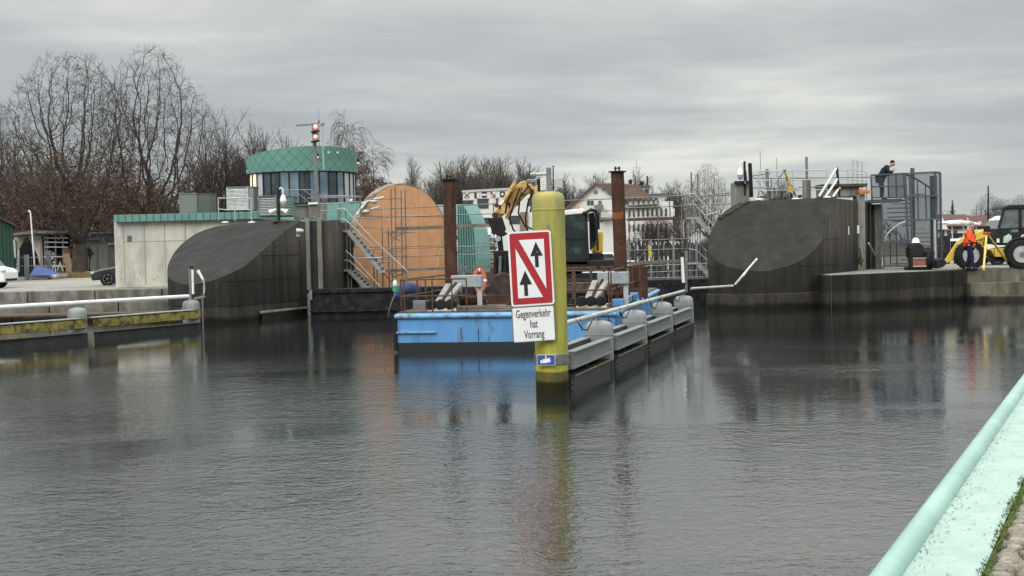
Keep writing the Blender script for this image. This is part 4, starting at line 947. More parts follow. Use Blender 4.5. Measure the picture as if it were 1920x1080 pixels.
# green ribbed skin segment behind
m_ = MB()
a0, a1 = P(862, 386, 62), P(893, 470, 62)
prof = [(858, 510), (858, 383), (869, 383), (880, 405), (888, 430), (892, 455), (894, 485), (893, 512)]
m_.prism([P(x, y, 62) for x, y in prof], (.6, 2.2, 0)); m_.build('skin_segment', TEALL, t)
for k in range(7):
    x0 = 859 + k * 4.6; 
    y0 = 383 if x0 < 869 else 383 + (x0 - 869) * 2.2
    m_ = MB(); m_.tube(P(x0, y0 + 1, 61.9), P(x0 + 2 + k * .5, 511, 61.9), .02, 6); m_.build('seam_rib', BLACK, t)
slab(t, 'skin_panel', mat('pale_blue_green_panel', (.32, .43, .46), .5, 0, .1, 2), [(818, 384), (862, 383), (862, 420), (836, 440), (828, 410)], 62.3, .1)
m_ = MB(); m_.tube(P(832, 435, 58.3), P(815, 518, 58.3), .025, 6); tt = m_.build('leaning_batten', mat('pale_batten', (.62, .52, .40), .6)); tag(tt, 'pale timber batten leaning beside the left rusty spud pile', 'batten')

# ================================================================== SCAFFOLDS
SCF = mat('scaffold_steel', (0.19, 0.185, 0.175), .5, .5, .3, 6, col2=(.13, .09, .065), thr=.6, s2=2)
PLK = mat('scaffold_plank', (0.17, 0.155, 0.13), .8, 0, .3, 4, col2=(.09, .08, .065), s2=3)
PLKB = mat('brown_plank', (0.085, 0.05, 0.042), .8, 0, .3, 4)
ALU = mat('aluminium_stair', (0.36, 0.36, 0.355), .45, .4, .15, 5)
def tubes(t, nm, D, lst, r=.026, m=SCF, D2=None):
    for x0, y0, x1, y1 in lst:
        m_ = MB(); m_.tube(P(x0, y0, D), P(x1, y1, D2 or D), r, 6); m_.build(nm, m, t)
def planks(t, D, lst, m=PLK, dep=.7):
    for x0, y0, x1, y1, h in lst:
        a, b = P(x0, y0, D), P(x1, y1, D); m_ = MB(); hh = h * mpp(D)
        m_.prism([a, b, b - V((0, 0, hh)), a - V((0, 0, hh))], (0, dep, 0)); m_.build('platform', m, t)
def stair(t, D, x0, y0, x1, y1, wid=.75, steps=9):
    a, b = P(x0, y0, D), P(x1, y1, D); w_ = V((.12, wid, 0))
    for o in (V(), w_):
        m_ = MB(); m_.beam(a + o, b + o, .05, .17); m_.build('stringer', ALU, t)
    for k in range(steps):
        p = a.lerp(b, (k + .5) / steps); m_ = MB(); m_.box(p + w_ / 2 + V((0, 0, .02)), (.24, wid, .04)); m_.build('tread', ALU, t)
t = thing('scaffold', P(700, 541, 57.5), 'tube scaffold around the orange gate disc with planks and rails', 'scaffold')
tubes(t, 'standard', 57.2, [(733, 354, 736, 541), (741, 352, 743, 541), (752, 357, 755, 541), (759.5, 355, 762, 541)], .03)
tubes(t, 'standard', 57.6, [(716.5, 426, 718, 541), (728, 428, 730, 541), (700, 470, 702, 541), (686, 520, 687, 541)], .028)
tubes(t, 'standard', 58.4, [(925, 380, 928, 512)], .03)
tubes(t, 'ledger', 57.3, [(690, 393, 932, 382), (666, 409, 932, 400.5), (690, 374, 752, 372), (690, 467, 925, 461), (662, 483, 925, 476), (712, 434, 781, 436), (700, 492, 745, 490)], .026)
tubes(t, 'brace', 57.7, [(723, 436, 750, 452), (735, 452, 757, 434), (735, 478, 757, 468), (735, 520, 762, 512), (716, 508, 735, 530), (668, 424, 716, 430)], .02)
planks(t, 57.3, [(743, 426, 928, 418.5, 5.5), (712, 506, 925, 497, 5)])
for x, y in ((735, 436), (743, 436), (735, 470), (755, 436), (736, 512), (757, 512)):
    m_ = MB(); m_.box(P(x, y, 57.2), (.12, .12, .12), .5); m_.build('coupler', GALV, t)
t = thing('stair_scaffold', P(670, 541, 56.6), 'aluminium stair tower between the left lock pier and the orange disc', 'stairs')
tubes(t, 'standard', 56.4, [(634, 391, 638, 543), (637, 412, 641, 543), (648, 395, 653, 543), (655, 412, 659, 543), (706, 480, 708, 541)], .03, GALV)
planks(t, 56.3, [(637, 431.5, 653, 431, 4), (639, 505.5, 655, 505, 4), (708, 507, 722, 506, 5)], ALU)
stair(t, 56.3, 652, 433, 712, 506)
stair(t, 56.3, 654, 507, 689, 542, steps=6)
for pl in ([(632, 391), (646, 391), (701, 450), (735, 482), (764, 509)], [(640, 410), (648, 412), (700, 462)], [(648, 470), (658, 478), (700, 524), (716, 541)], [(646, 488), (654, 488), (690, 522)], [(664, 465), (664, 482), (668, 484), (716, 483)]):
    m_ = MB(); m_.path([P(x, y, 56.2) for x, y in pl], .024, 6); m_.build('handrail', GALVL, t)
for y0, y1 in ((440, 541), ):
    for x in (641, 645, 649): m_ = MB(); m_.tube(P(x, y0, 56.8), P(x + 1, y1, 56.8), .018, 6); m_.build('grid_bar', GALV, t)
t = thing('scaffold', P(1220, 525, 59), 'tube scaffold bridging the gap between the right spud pile and the right lock pier', 'scaffold')
tubes(t, 'standard', 59, [(1178, 372, 1182, 520), (1189, 376, 1191, 500), (1287, 366, 1290, 524), (1291, 366, 1294, 524), (1233, 372, 1236, 500), (1255, 378, 1257, 410), (1278, 380, 1281, 500)], .03)
tubes(t, 'standard', 59.3, [(1296, 323, 1297, 410), (1308, 326, 1309, 405)], .035)
tubes(t, 'ledger', 59, [(1040, 377, 1290, 366.5), (1175, 390, 1290, 386), (1066, 398, 1176, 394), (1178, 451, 1292, 447.5), (1178, 470, 1292, 466), (1060, 412, 1178, 411), (1288, 370, 1382, 360), (1296, 371, 1380, 364), (1300, 384, 1372, 382)], .026)
planks(t, 59, [(1178, 409, 1290, 406, 5)], PLKB)
planks(t, 59, [(1178, 490.5, 1278, 487, 6)], PLK)
planks(t, 59, [(1075, 484, 1160, 484, 5), (1060, 410, 1165, 408, 5)], PLK)
tubes(t, 'brace', 59.3, [(1296, 346, 1336, 395), (1308, 380, 1343, 368), (1190, 500, 1215, 460)], .02)
t = thing('stair_scaffold', P(1310, 525, 57.6), 'aluminium stair tower against the left side of the right lock pier', 'stairs')
planks(t, 57.6, [(1288, 407, 1313, 407, 3.5), (1291, 493, 1309, 492, 3.5)], ALU)
stair(t, 57.6, 1306, 409, 1350, 456, steps=7); stair(t, 57.6, 1307, 494, 1340, 528, steps=6)
for pl in ([(1288, 363), (1302, 364), (1343, 408)], [(1289, 383), (1302, 383), (1336, 421)], [(1292, 447), (1302, 447), (1325, 471)], [(1293, 467), (1306, 469), (1330, 492)], [(1320, 403), (1336, 400), (1350, 397)], [(1283, 445), (1281, 420), (1283, 412)]):
    m_ = MB(); m_.path([P(x, y, 57.5) for x, y in pl], .024, 6); m_.build('handrail', GALVL, t)
tubes(t, 'standard', 57.7, [(1301, 365, 1303, 407), (1312, 378, 1314, 407), (1322, 388, 1324, 430), (1294, 412, 1296, 525), (1304, 450, 1306, 525), (1312, 430, 1313, 520), (1322, 450, 1323, 520)], .022, GALV)
tubes(t, 'standard', 58.3, [(1298 + 5 * k, 420 + 3 * k, 1299 + 5 * k, 525) for k in range(6)], .016, GALV)
a = P(1320, 452, 57.4); m_ = MB(); m_.lathe(a, [(.16, -.06), (.2, -.03), (.2, .03), (.16, .06)], 20, 'Y'); m_.build('hanging_ring', GALV, t, smooth=True)
# railing panel on the low platform, white and red bits behind
t = thing('gate_walkway', P(1240, 524, 54.5), 'low grey railed walkway on a dark barrier between the blue pontoon and right lock pier', 'walkway')
tubes(t, 'rail', 54.5, [(1180, 500, 1328, 494), (1180, 512, 1328, 506), (1185, 522, 1328, 519)], .022, GALV)
tubes(t, 'baluster', 54.5, [(1184 + 9.5 * k, 499 - .4 * k, 1185 + 9.5 * k, 524) for k in range(15)], .018, GALV)
a = P(1175, 526, 54.2); b = P(1329, 521, 54.2)
m_ = MB(); m_.box(((a.x + b.x) / 2, 55.2, a.z / 2 - .3), (b.x - a.x, 2, a.z + .6)); m_.build('hull', BARR, t, bevel=.03)

# ================================================================== LEFT PIER FITTINGS
def cam_thing(px, py, D, label, flood=False, left=True):
    """dome camera on a gooseneck; optionally with two floodlights"""
    c = P(px, py, D); s = -1 if left else 1
    t = thing('dome_camera', V((c.x, c.y, c.z - 1.0)), label, 'camera')
    m_ = MB(); m_.tube(c + V((-s * .18, 0, -.75)), c + V((-s * .18, 0, .62)), .05, 8); m_.build('mast', BLACK, t)
    m_ = MB(); m_.path([c + V((-s * .18, 0, .55)), c + V((-s * .08, 0, .62)), c + V((0, 0, .55)), c + V((0, 0, .40))], .035, 8); m_.build('gooseneck', WHITE, t, smooth=True)
    m_ = MB(); m_.lathe(c, [(.04, .36), (.09, .28), (.13, .14), (.13, .06)], 16); m_.build('housing', WHITE, t, smooth=True)
    m_ = MB(); m_.lathe(c, [(.04, -.13), (.085, -.09), (.11, -.02), (.115, .06)], 16); m_.build('dome', GALVL, t, smooth=True)
    if flood:
        for q in (-1, 1):
            m_ = MB(); a = c + V((-s * .18 + q * .1, -.05, -.25)); m_.path([a, a + V((q * .12, -.05, -.05)), a + V((q * .26, -.08, -.12))], [.04, .07, .12], 10); m_.build('floodlight', WHITE, t, smooth=True)
        m_ = MB(); m_.path([c + V((-s * .18, -.04, -.6)), c + V((-s * .15, -.06, -.95)), c + V((-s * .06, -.06, -1.0))], .03, 6); m_.build('cable', BLACK, t)
    return t
cam_thing(531, 381, 53.8, 'white dome camera with two floodlights on the left lock pier', True, False)
cam_thing(1388, 331, 54.5, 'white dome camera on a post above the right lock pier')
def rail_px(name, D, feet, hpx, label, m=GALV, cap=None, rails=(1, .5), group=None, r=.022):
    pts = [P(x, y, D) for x, y in feet]; return railing(name, pts, len(pts), hpx * mpp(D), label, 'railing', m, r, rails, r * 1.1, group)
t = rail_px('railing', 53.6, [(410, 413), (422, 414), (472, 414)], 42, 'galvanised railing with cream foot plates on top of the left lock pier slope', GALVL)
for x, y in ((422, 416), (472, 416)):
    m_ = MB(); m_.ball(P(x, y + 1, 53.4), .12, 10, (1.3, .8, .35)); m_.build('foot_pad', WHITE, t, smooth='all')
t = rail_px('railing', 56.5, [(600, 409), (640, 408), (676, 408)], 40, 'grey railing between the round tower and the left stair tower', GALV, rails=(1, .66, .33))
m_ = MB(); m_.ball(P(658, 376, 56.4), .07, 8); m_.build('marker_ball', WHITE, t, smooth='all')
# signal mast with two red lights
t = thing('signal_mast', P(597, 540, 57), 'tall grey mast with two lit red signal lights before the round tower', 'signal mast')
m_ = MB(); m_.path([P(597, 412, 57), P(595, 376, 57), P(588, 232, 57)], [.10, .10, .085], 10); m_.build('mast', GALV, t, smooth=True)
m_ = MB(); m_.beam(P(555, 235.5, 57), P(589, 233, 57), .08, .07); m_.build('side_arm', GALV, t)
for y in (238.5, 257):
    c = P(591, y, 56.8)
    m_ = MB(); m_.box(c + V((0, .1, 0)), (.24, .16, .40)); m_.build('lamp_box', GALV, t, bevel=.02)
    m_ = MB(); m_.ball(c + V((.02, -.04, 0)), .115, 14, (1, .6, 1.1)); m_.build('signal_lens', mat('lit_red_signal', (.5, .25, .2), .4, emit=((1.0, .36, .26), .5)), t, smooth='all')
    m_ = MB(); m_.ball(c + V((.03, -.13, .01)), .055, 10); m_.build('bulb', mat('lit_bulb', (1, .7, .5), .4, emit=((1.0, .8, .66), 1.2)), t, smooth='all')
    m_ = MB(); m_.prism([c + V((-.17, -.2, -.19)), c + V((.2, -.2, -.15)), c + V((.2, .05, -.15)), c + V((-.17, .05, -.21))], (0, 0, -.03)); m_.build('shelf', BLACK, t)
t = thing('weather_mast', P(606, 315, 62), 'thin weather mast with wind sensor beside the signal mast, against the round tower', 'mast')
m_ = MB(); m_.tube(P(607, 318, 62), P(604, 238, 62), .035, 6); m_.build('pole', GALVL, t)
m_ = MB(); m_.beam(P(601, 236, 62), P(609, 232, 62), .05, .05); m_.box(P(604, 234, 62), (.12, .1, .16)); m_.build('wind_sensor', GALV, t)
t = thing('antenna', P(599, 272, 64), 'very thin whip antenna rising from the round tower roof', 'antenna')
m_ = MB(); m_.tube(P(599, 276, 64), P(598, 228, 64), .016, 5); m_.tube(P(598, 228, 64), P(597, 203, 64), .008, 5); m_.build('whip', GALV, t)
m_ = MB(); m_.box(P(598, 228, 64), (.06, .06, .1)); m_.build('joint', BLACK, t)

# ================================================================== ROUND CONTROL TOWER
TC = V((P(567, 320, 66).x, 66.0, 0)); TR = 2.72
zb_ = P(567, 320, 63.3).z; zf = 4.6
t = thing('control_tower', (TC.x, TC.y, 1.15), 'round lock control tower with slanted green copper roof band above tall windows', 'tower')
def seam_mat():
    m = bpy.data.materials.new('copper_diamond_cladding'); m.use_nodes = True; tt = m.node_tree; b = tt.nodes['Principled BSDF']
    s = N(tt, 'ShaderNodeSeparateXYZ'); tt.links.new(N(tt, 'ShaderNodeTexCoord').outputs['Object'], s.inputs[0])
    u = math_n(tt, 'MULTIPLY', math_n(tt, 'ARCTAN2', s.outputs[1], s.outputs[0]), TR)
    def line(sg):
        a = math_n(tt, 'FRACT', math_n(tt, 'DIVIDE', math_n(tt, 'ADD', u, math_n(tt, 'MULTIPLY', s.outputs[2], sg)), .56))
        return math_n(tt, 'LESS_THAN', a, .06)
    k = math_n(tt, 'MAXIMUM', line(1.0), line(-1.0))
    nz = N(tt, 'ShaderNodeTexNoise'); nz.inputs['Scale'].default_value = 1.4
    base = ramp(tt, nz.outputs[0], [(.3, (.08, .195, .165)), (.7, (.115, .255, .215))])
    tt.links.new(mixc(tt, k, base, (.03, .08, .065)), b.inputs['Base Color']); b.inputs['Roughness'].default_value = .5
    return m
SEAM = seam_mat()
def hband(x, y): return .80 + .066 * x / 1 - .12 * y
m_ = MB(); n = 72
for k in range(n):
    a = 2 * PI * k / n; x, y = math.cos(a) * TR, math.sin(a) * TR; h = hband(x, y)
    m_.v += [TC + V((x, y, zb_)), TC + V((x * 1.004, y * 1.004, zb_ + h)), TC + V((x * .96, y * .96, zb_ + h)), TC + V((x * .96, y * .96, zb_))]
for k in range(n):
    for j in range(4): m_.f.append((4 * k + j, 4 * ((k + 1) % n) + j, 4 * ((k + 1) % n) + (j + 1) % 4, 4 * k + (j + 1) % 4))
m_.build('roof_band', SEAM, t, smooth=True)
m_ = MB(); m_.add([TC + V((math.cos(2 * PI * k / n) * TR * .958, math.sin(2 * PI * k / n) * TR * .958, zb_ + .3)) for k in range(n)], [tuple(range(n))]); m_.build('roof', TEAL, t)
m_ = MB(); m_.lathe(TC + V((0, 0, zb_)), [(TR - .35, -.04), (TR - .02, -.04), (TR - .02, -.002), (TR - .35, -.002)], 72); m_.build('soffit', BLACK, t)
m_ = MB(); m_.lathe(TC, [(TR - .25, zf - .02), (TR - .25, zb_ - .05)], 48); m_.build('inner_room', mat('dim_interior', (.10, .115, .13), .7, 0, .3, 1), t)
GWIN = [mat('window_bluish', (.23, .30, .37), .08, .55, .12, .8, col2=(.12, .17, .22), thr=.55, s2=.9), mat('window_dark', (.045, .065, .08), .05, .3, .3, 1.2, col2=(.10, .12, .13), thr=.6, s2=1.6), mat('window_pale', (.46, .49, .50), .3, .2, .06, 1)]  # bluish panes have the reflected sky tinted into their colour
LIT = mat('lit_cream_window', (.7, .62, .42), .5, emit=((1, .86, .55), .55))
nw = 34
pat = {}
for k in range(nw):
    a0, a1 = 2 * PI * k / nw, 2 * PI * (k + 1) / nw; am = math.degrees((a0 + a1) / 2)
    if not (150 < am < 390 or am < 30): continue
    r = TR - .12
    p0, p1 = V((math.cos(a0) * r, math.sin(a0) * r, 0)), V((math.cos(a1) * r, math.sin(a1) * r, 0))
    e = (p1 - p0).normalized() * .03
    i = int((am - 150) // (360 / nw))
    m = LIT if am < 222 else GWIN[(2, 2, 2, 1, 1, 0, 0, 1, 0, 0, 1, 0, 2, 2, 2, 2, 2, 2, 2, 2, 2, 2, 2)[max(0, int((am - 196) / 10.6))] if am < 390 else 2]
    m_ = MB(); lo = zf
    m_.prism([TC + p0 + e + V((0, 0, lo)), TC + p1 - e + V((0, 0, lo)), TC + p1 - e + V((0, 0, zb_ - .05)), TC + p0 + e + V((0, 0, zb_ - .05))], -(p0 + p1).normalized() * .03); m_.build('window', m, t)
    m_ = MB(); m_.beam(TC + p0 + V((0, 0, lo)), TC + p0 + V((0, 0, zb_ - .045)), .06, .10); m_.build('mullion', BLACK, t)
m_ = MB(); m_.lathe(TC, [(TR - .02, 1.1), (TR - .02, zf - .02), (TR - .25, zf), (.1, zf)], 48); m_.build('base_drum', TEALL, t, smooth=True)
# wall lamps under the roof band
for px, py in ((469, 316), (511.5, 300), (595, 290), (668, 301)):
    a = (px - 567) / 103.5; xx = max(-1, min(1, a)) * TR; yy = -math.sqrt(max(.0, TR * TR - xx * xx))
    c = P(px, py, 66 + yy) + V((xx / TR * .1, -.10, 0))
    m_ = MB(); m_.box(c, (.10, .12, .16)); w_ = m_.build('wall_lamp', BLACK, t, bevel=.01)
    m_ = MB(); m_.lathe(c + V((0, 0, -.08)), [(.03, 0), (.055, -.05), (.02, -.09)], 10); m_.build('lamp_glass', mat('lamp_glass', (.8, .75, .5), .3, emit=((1, .9, .55), .5)), w_, smooth=True)
for px in (616, 633):
    m_ = MB(); c = P(px, 286 + (px - 616) * .02, 63.4); m_.ball(c, .05, 8); m_.build('marker', WHITE, t, smooth='all')

# flat roofed concrete machine house
D0 = 58.7
a = P(217, 540, D0); ztop_ = P(217, 415, D0).z; bx = P(480, 500, D0).x
t = thing('machine_house', ((a.x + bx) / 2, 60, ZL), 'pale concrete machine house with green copper fascia behind the left lock pier', 'building')
m_ = MB(); m_.box(((a.x + bx) / 2, D0 + 5, (ZL + ztop_) / 2), (bx - a.x, 10, ztop_ - ZL)); m_.build('wall', CONCP, t, bevel=.03)
m_ = MB(); m_.box((a.x + .03 + (bx - a.x) / 2, D0 + 5, ztop_ + .04), (bx - a.x - .1, 9.9, .12)); m_.build('wall_head', CONCP, t)
JOINT = mat('shutter_joint', (.27, .265, .235), .9, 0, .15, 3)
for px in (233, 272, 310, 349):
    m_ = MB(); p = P(px, 480, D0); m_.box((p.x, D0 - .001, (ZL + ztop_) / 2), (.035, .012, ztop_ - ZL - .3)); m_.build('form_joint', JOINT, t)
m_ = MB(); zz = P(217, 454, D0).z; m_.box(((a.x + bx) / 2, D0 - .002, zz), (bx - a.x - .8, .012, .03)); m_.build('form_joint', JOINT, t)
m_ = MB(); m_.box(P(242.5, 447, D0 - .01), (.19, .04, .24)); m_.build('vent', mat('vent_grey', (.12, .125, .13), .5, .3), t, bevel=.01)
for px in (227, 258.5, 289):
    m_ = MB(); p = P(px, 524, D0 - .01); m_.tube(p, p + V((0, .02, 0)), .035, 8); m_.build('anchor_hole', JOINT, t)
fz0, fz1 = P(217, 416.5, D0 - .3).z, P(217, 403, D0 - .3).z
fx0, fx1 = P(213, 410, D0 - .3).x, P(482, 400, D0 - .3).x
m_ = MB(); m_.box(((fx0 + fx1) / 2, D0 + 4.8, (fz0 + fz1) / 2), (fx1 - fx0, 10.2, fz1 - fz0)); m_.build('fascia', TEAL, t, bevel=.01)
k = 0; x = fx0 + .2
while x < fx1:
    m_ = MB(); m_.box((x, D0 - .31, (fz0 + fz1) / 2), (.025, .035, fz1 - fz0 - .004)); m_.build('fascia_seam', mat('dark_copper_seam', (.05, .14, .115), .5), t); x += .31
# plant boxes on its roof
LOUV = mat('louvre_grey', (.20, .205, .21), .5, .3, .1, 3); 
DULL = mat('mirror_dull_panel', (.17, .165, .16), .5, .2, .12, 1.2, col2=(.12, .16, .155), thr=.5, s2=.7, stretch2=(.3, .3, 2.5))
def plantbox(x0, x1, y0, y1, D, dep, label, m, louv=0, lp_=GALVL, xs=None):
    a, b = P(x0, y1, D), P(x1, y0, D); cx = (a.x + b.x) / 2; t = thing('roof_unit', V((cx, D + dep / 2, a.z)), label, 'roof unit')
    m_ = MB(); m_.box((cx, D + dep / 2, (a.z + b.z) / 2), (b.x - a.x, dep, b.z - a.z)); m_.build('casing', m, t, bevel=.01)
    m_ = MB(); m_.box((cx, D + dep / 2, b.z + .02), (b.x - a.x + .06, dep + .06, .04)); m_.build('cover', m, t)
    for k in range(louv):
        z = a.z + .06 + (b.z - a.z - .1) * k / louv; xx = xs or 1.0
        m_ = MB(); m_.box((a.x + (b.x - a.x) * xx / 2, D - .02, z), ((b.x - a.x) * xx - .06, .05, (b.z - a.z) / louv * .5), 0, R(-25)); m_.build('louvre', lp_, t)
    for e in ((a.x, b.x) if louv else ()):
        m_ = MB(); m_.box((e if e == a.x else a.x + (b.x - a.x) * (xs or 1), D - .03, (a.z + b.z) / 2), (.06, .06, b.z - a.z)); m_.build('frame_post', lp_, t)
    return t
plantbox(337, 369, 363.5, 400, 63, 1.4, 'dull metal roof unit standing alone near the left end of the machine house roof', DULL, 0)
plantbox(370.5, 393, 364, 400, 63.05, 1.4, 'darker metal roof unit butting the first one on the machine house roof', mat('darker_dull_panel', (.09, .085, .082), .5, .2, .12, 1.2, col2=(.06, .085, .08), thr=.5, s2=.7, stretch2=(.3, .3, 2.5)), 0)
plantbox(427, 475, 351, 395, 62, 1.2, 'silver louvred roof unit left of the round tower', LOUV, 16, GALVL, .78)
plantbox(486, 517, 368, 406, 56.5, 1.2, 'grey ribbed cabinet left of the dome camera on the left lock pier', mat('ribbed_grey', (.13, .14, .14), .5, .3), 11, GALV)
plantbox(518.5, 549, 369, 406, 56.6, 1.2, 'green grey ribbed cabinet right of the dome camera on the left lock pier', mat('ribbed_green_grey', (.08, .125, .12), .5, .2), 11, mat('green_louvre', (.09, .14, .13), .5, .2))
t = thing('stair_railing', P(560, 390, 60), 'grey sloping stair railing in front of the round tower windows', 'railing')
for pl in ([(534, 357), (552, 356), (585, 356)], [(570, 357), (590, 372), (608, 386)], [(549, 372), (556, 361), (580, 380)], [(582, 368), (592, 378), (604, 392)], [(592, 366), (650, 367)], [(575, 372), (680, 369)], [(600, 382), (680, 378)]):
    m_ = MB(); m_.path([P(x, y, 60) for x, y in pl], .022, 6); m_.build('handrail', GALV, t)
for x in (543, 552, 571, 590, 606, 634, 648):
    m_ = MB(); m_.tube(P(x, 357 if x < 560 else 368, 60), P(x + 1, 392, 60), .02, 6); m_.build('post', GALV, t)
t = thing('parapet_panel', P(640, 400, 58.5), 'pale green panels fencing the platform below the round tower', 'panel')
for x0, x1 in ((553, 600), (601, 612), (613, 640), (641, 674)):
    slab(t, 'panel', TEALL if x0 != 601 else CONC, [(x0, 412), (x0, 381), (x1, 380), (x1, 411)], 58.6, .08)
t = thing('conduit_pipe', P(668, 400, 58), 'white bent conduit pipes beside the left rim of the orange disc', 'pipe')
for pl in ([(670, 402), (676, 392), (687, 378)], [(686, 398), (700, 391), (712, 388)], [(678, 382), (700, 374), (720, 370)]):
    m_ = MB(); m_.path([P(x, y, 58) for x, y in pl], .05, 8); m_.build('tube', WHITE if pl[0][0] == 670 else GALVL, t, smooth=True)
for x, y in ((701, 378), (686, 397)): m_ = MB(); m_.ball(P(x, y, 57.9), .14, 10, (1.3, .8, .7)); m_.build('pipe_end', GALVL, t, smooth='all')

# ================================================================== RIGHT PIER TOP
rail_px('railing', 55.0, [(1424, 373), (1492, 372), (1551, 371)], 52, 'galvanised railing along the top of the right lock pier slope', GALVL, rails=(1, .66, .3))
rail_px('railing', 56.5, [(1573, 370), (1587, 371), (1600, 372), (1625, 374)], 52, 'galvanised railing descending behind the orange block to the mesh platform', GALVL, rails=(1, .66, .33))
t = thing('rail_gate', P(1607, 350, 56.4), 'tall grey railing frame standing above the orange block on the right pier', 'railing')
for pl in ([(1599, 352), (1599, 301), (1616, 304), (1617, 352)], [(1607.5, 302), (1608, 352)], [(1599, 325), (1617, 327)]):
    m_ = MB(); m_.path([P(x, y, 56.4) for x, y in pl], .028, 6); m_.build('frame_tube', GALVL, t)
for x, y in ((1423, 374), (1492, 373), (1551, 370)):
    m_ = MB(); m_.ball(P(x, y, 54.2), .13, 10, (1.4, .8, .35)); tag(m_.build('foot_pad', WHITE, smooth='all'), 'white pad under a railing post, %s on the right pier slope top' % {1423: 'leftmost', 1492: 'middle one', 1551: 'rightmost'}[x], 'pad', 'white pads on the right pier')
t = thing('rescue_tripod', P(1482, 372, 54.6), 'yellow and black tripod with a winch on top of the right lock pier', 'tripod')
YB = mat('yellow_black_leg', (.55, .40, .04), .5, 0, .2, 14, col2=(.03, .03, .03), thr=.52, soft=.03, s2=7)
for x1, y1 in ((1453, 345), (1494, 372), (1484, 372)):
    m_ = MB(); m_.tube(P(1471, 319, 54.6), P(x1, y1, 54.6 + (x1 == 1484) * .6), .035, 8); m_.build('leg', YB if x1 != 1453 else GALV, t)
m_ = MB(); m_.ball(P(1471, 319, 54.6), .07, 8); m_.build('tripod_head', GALV, t)
m_ = MB(); m_.box(P(1481, 355, 54.5), (.14, .14, .26)); m_.build('winch', mat('yellow_winch', (.5, .27, .02), .5), t, bevel=.02)
m_ = MB(); m_.tube(P(1484, 362, 54.5), P(1484, 371, 54.5), .05, 8); m_.build('hook_bag', BLACK, t)
t = thing('shear_legs', P(1550, 370, 55), 'three white props leaning against a dark post at the right end of the pier top', 'props')
for l in ((1569, 315, 1536, 368), (1571, 335, 1548, 369), (1575, 351, 1562, 369)):
    m_ = MB(); m_.tube(P(l[0], l[1], 54.8), P(l[2], l[3], 54.8), .05, 8); m_.build('prop', WHITE, t, smooth=True)
m_ = MB(); m_.tube(P(1569, 314, 54.8), P(1574, 368, 54.8), .05, 8); m_.build('dark_post', BLACK, t)
for nm, l, r, m, lab in (('post', (1512, 294, 1513, 338), .055, GALV, 'single grey post on a concrete block on the right pier'),
                         ('antenna', (1425, 282, 1427, 330), .012, GALV, 'thin whip antenna left above the right pier'), ('antenna', (1456, 296, 1457, 335), .012, GALV, 'thin whip antenna beside the yellow tripod'),
                         ('post', (1406, 306, 1409, 370), .08, BLACK, 'dark post behind the white dome camera on the right pier'), ('post', (1438, 317, 1439, 350), .07, GALV, 'short thick grey post between camera and tripod'),
                         ('post', (1397, 320, 1399, 340), .05, BLACK, 'short dark post right of the white dome camera')):
    m_ = MB(); m_.tube(P(l[0], l[1], 55.2), P(l[2], l[3], 55.2), r, 8); o = m_.build(nm, m, smooth=True); tag(o, lab, 'post' if nm == 'post' else 'antenna')
t = thing('pipework', P(1440, 365, 55.6), 'tangle of grey pipes, hoses and frames on the right pier left of the tripod', 'pipework')
for pl in ([(1410, 330), (1445, 324)], [(1412, 334), (1510, 334)], [(1440, 348), (1455, 372)], [(1428, 350), (1436, 346), (1446, 360), (1448, 372)], [(1425, 356), (1441, 372)], [(1418, 338), (1426, 345), (1420, 372)], [(1456, 345), (1448, 352), (1449, 372)], [(1460, 330), (1460, 372)], [(1446, 335), (1446, 372)], [(1430, 328), (1432, 340), (1440, 350)], [(1405, 352), (1495, 354)], [(1472, 356), (1500, 355)], [(1497, 351), (1545, 351)], [(1470, 334), (1640, 332)]):
    m_ = MB(); m_.path([P(x, y, 55.8) for x, y in pl], .028, 6); m_.build('pipe', GALV if len(pl) < 3 else GALVL, t, smooth=True)
for x, y, w_, h in ((1402, 347, .1, .16), (1500, 368, .14, .1), (1508, 368, .12, .08), (1432, 369, .5, .1), (1446, 360, .35, .3)):
    m_ = MB(); m_.box(P(x, y, 56), (w_, .2, h)); m_.build('junction_box', BLACK if w_ < .3 else CONC, t, bevel=.01)
t = thing('hose_reel', P(1399, 343, 54.3), 'small black lamp hung in front of the concrete block below the dome camera', 'lamp')
m_ = MB(); m_.lathe(P(1399, 342, 54.3), [(.06, -.1), (.09, -.05), (.09, .05)], 14, 'Y'); m_.build('lamp_body', BLACK, t, smooth=True)
m_ = MB(); m_.lathe(P(1399, 342, 54.23), [(.07, -.02), (.07, 0)], 14, 'Y'); m_.build('lamp_glass', GALVL, t)
t = thing('timber_stack', P(1593, 507, 50.8), 'small stack of pale boards on the quay against the right pier', 'boards')
WOODP = mat('pale_board', (.36, .25, .18), .7, 0, .25, 6)
for i, (dx, dz, l) in enumerate(((0, .05, 2.0), (.1, .13, 1.6), (-.1, .20, 1.9))):
    a = PZ(1590, 508, ZR); m_ = MB(); m_.box(a + V((dx, .5, dz)), (l * .72, .3, .06), .12 + .04 * i); m_.build('board', WOODP, t)
t = thing('prop_bar', PZ(1652, 500, ZR), 'silver bar leaning against the dark wall beside the mesh stair cage', 'bar')
m_ = MB(); m_.tube(P(1629, 456, 54.5), PZ(1652, 501, ZR), .035, 8); m_.build('bar', GALVL, t)
m_ = MB(); m_.box(PZ(1645, 503, ZR) + V((0, 0, .03)), (.6, .15, .05), .1); m_.build('red_foot', mat('red_board', (.3, .07, .05), .6), t)
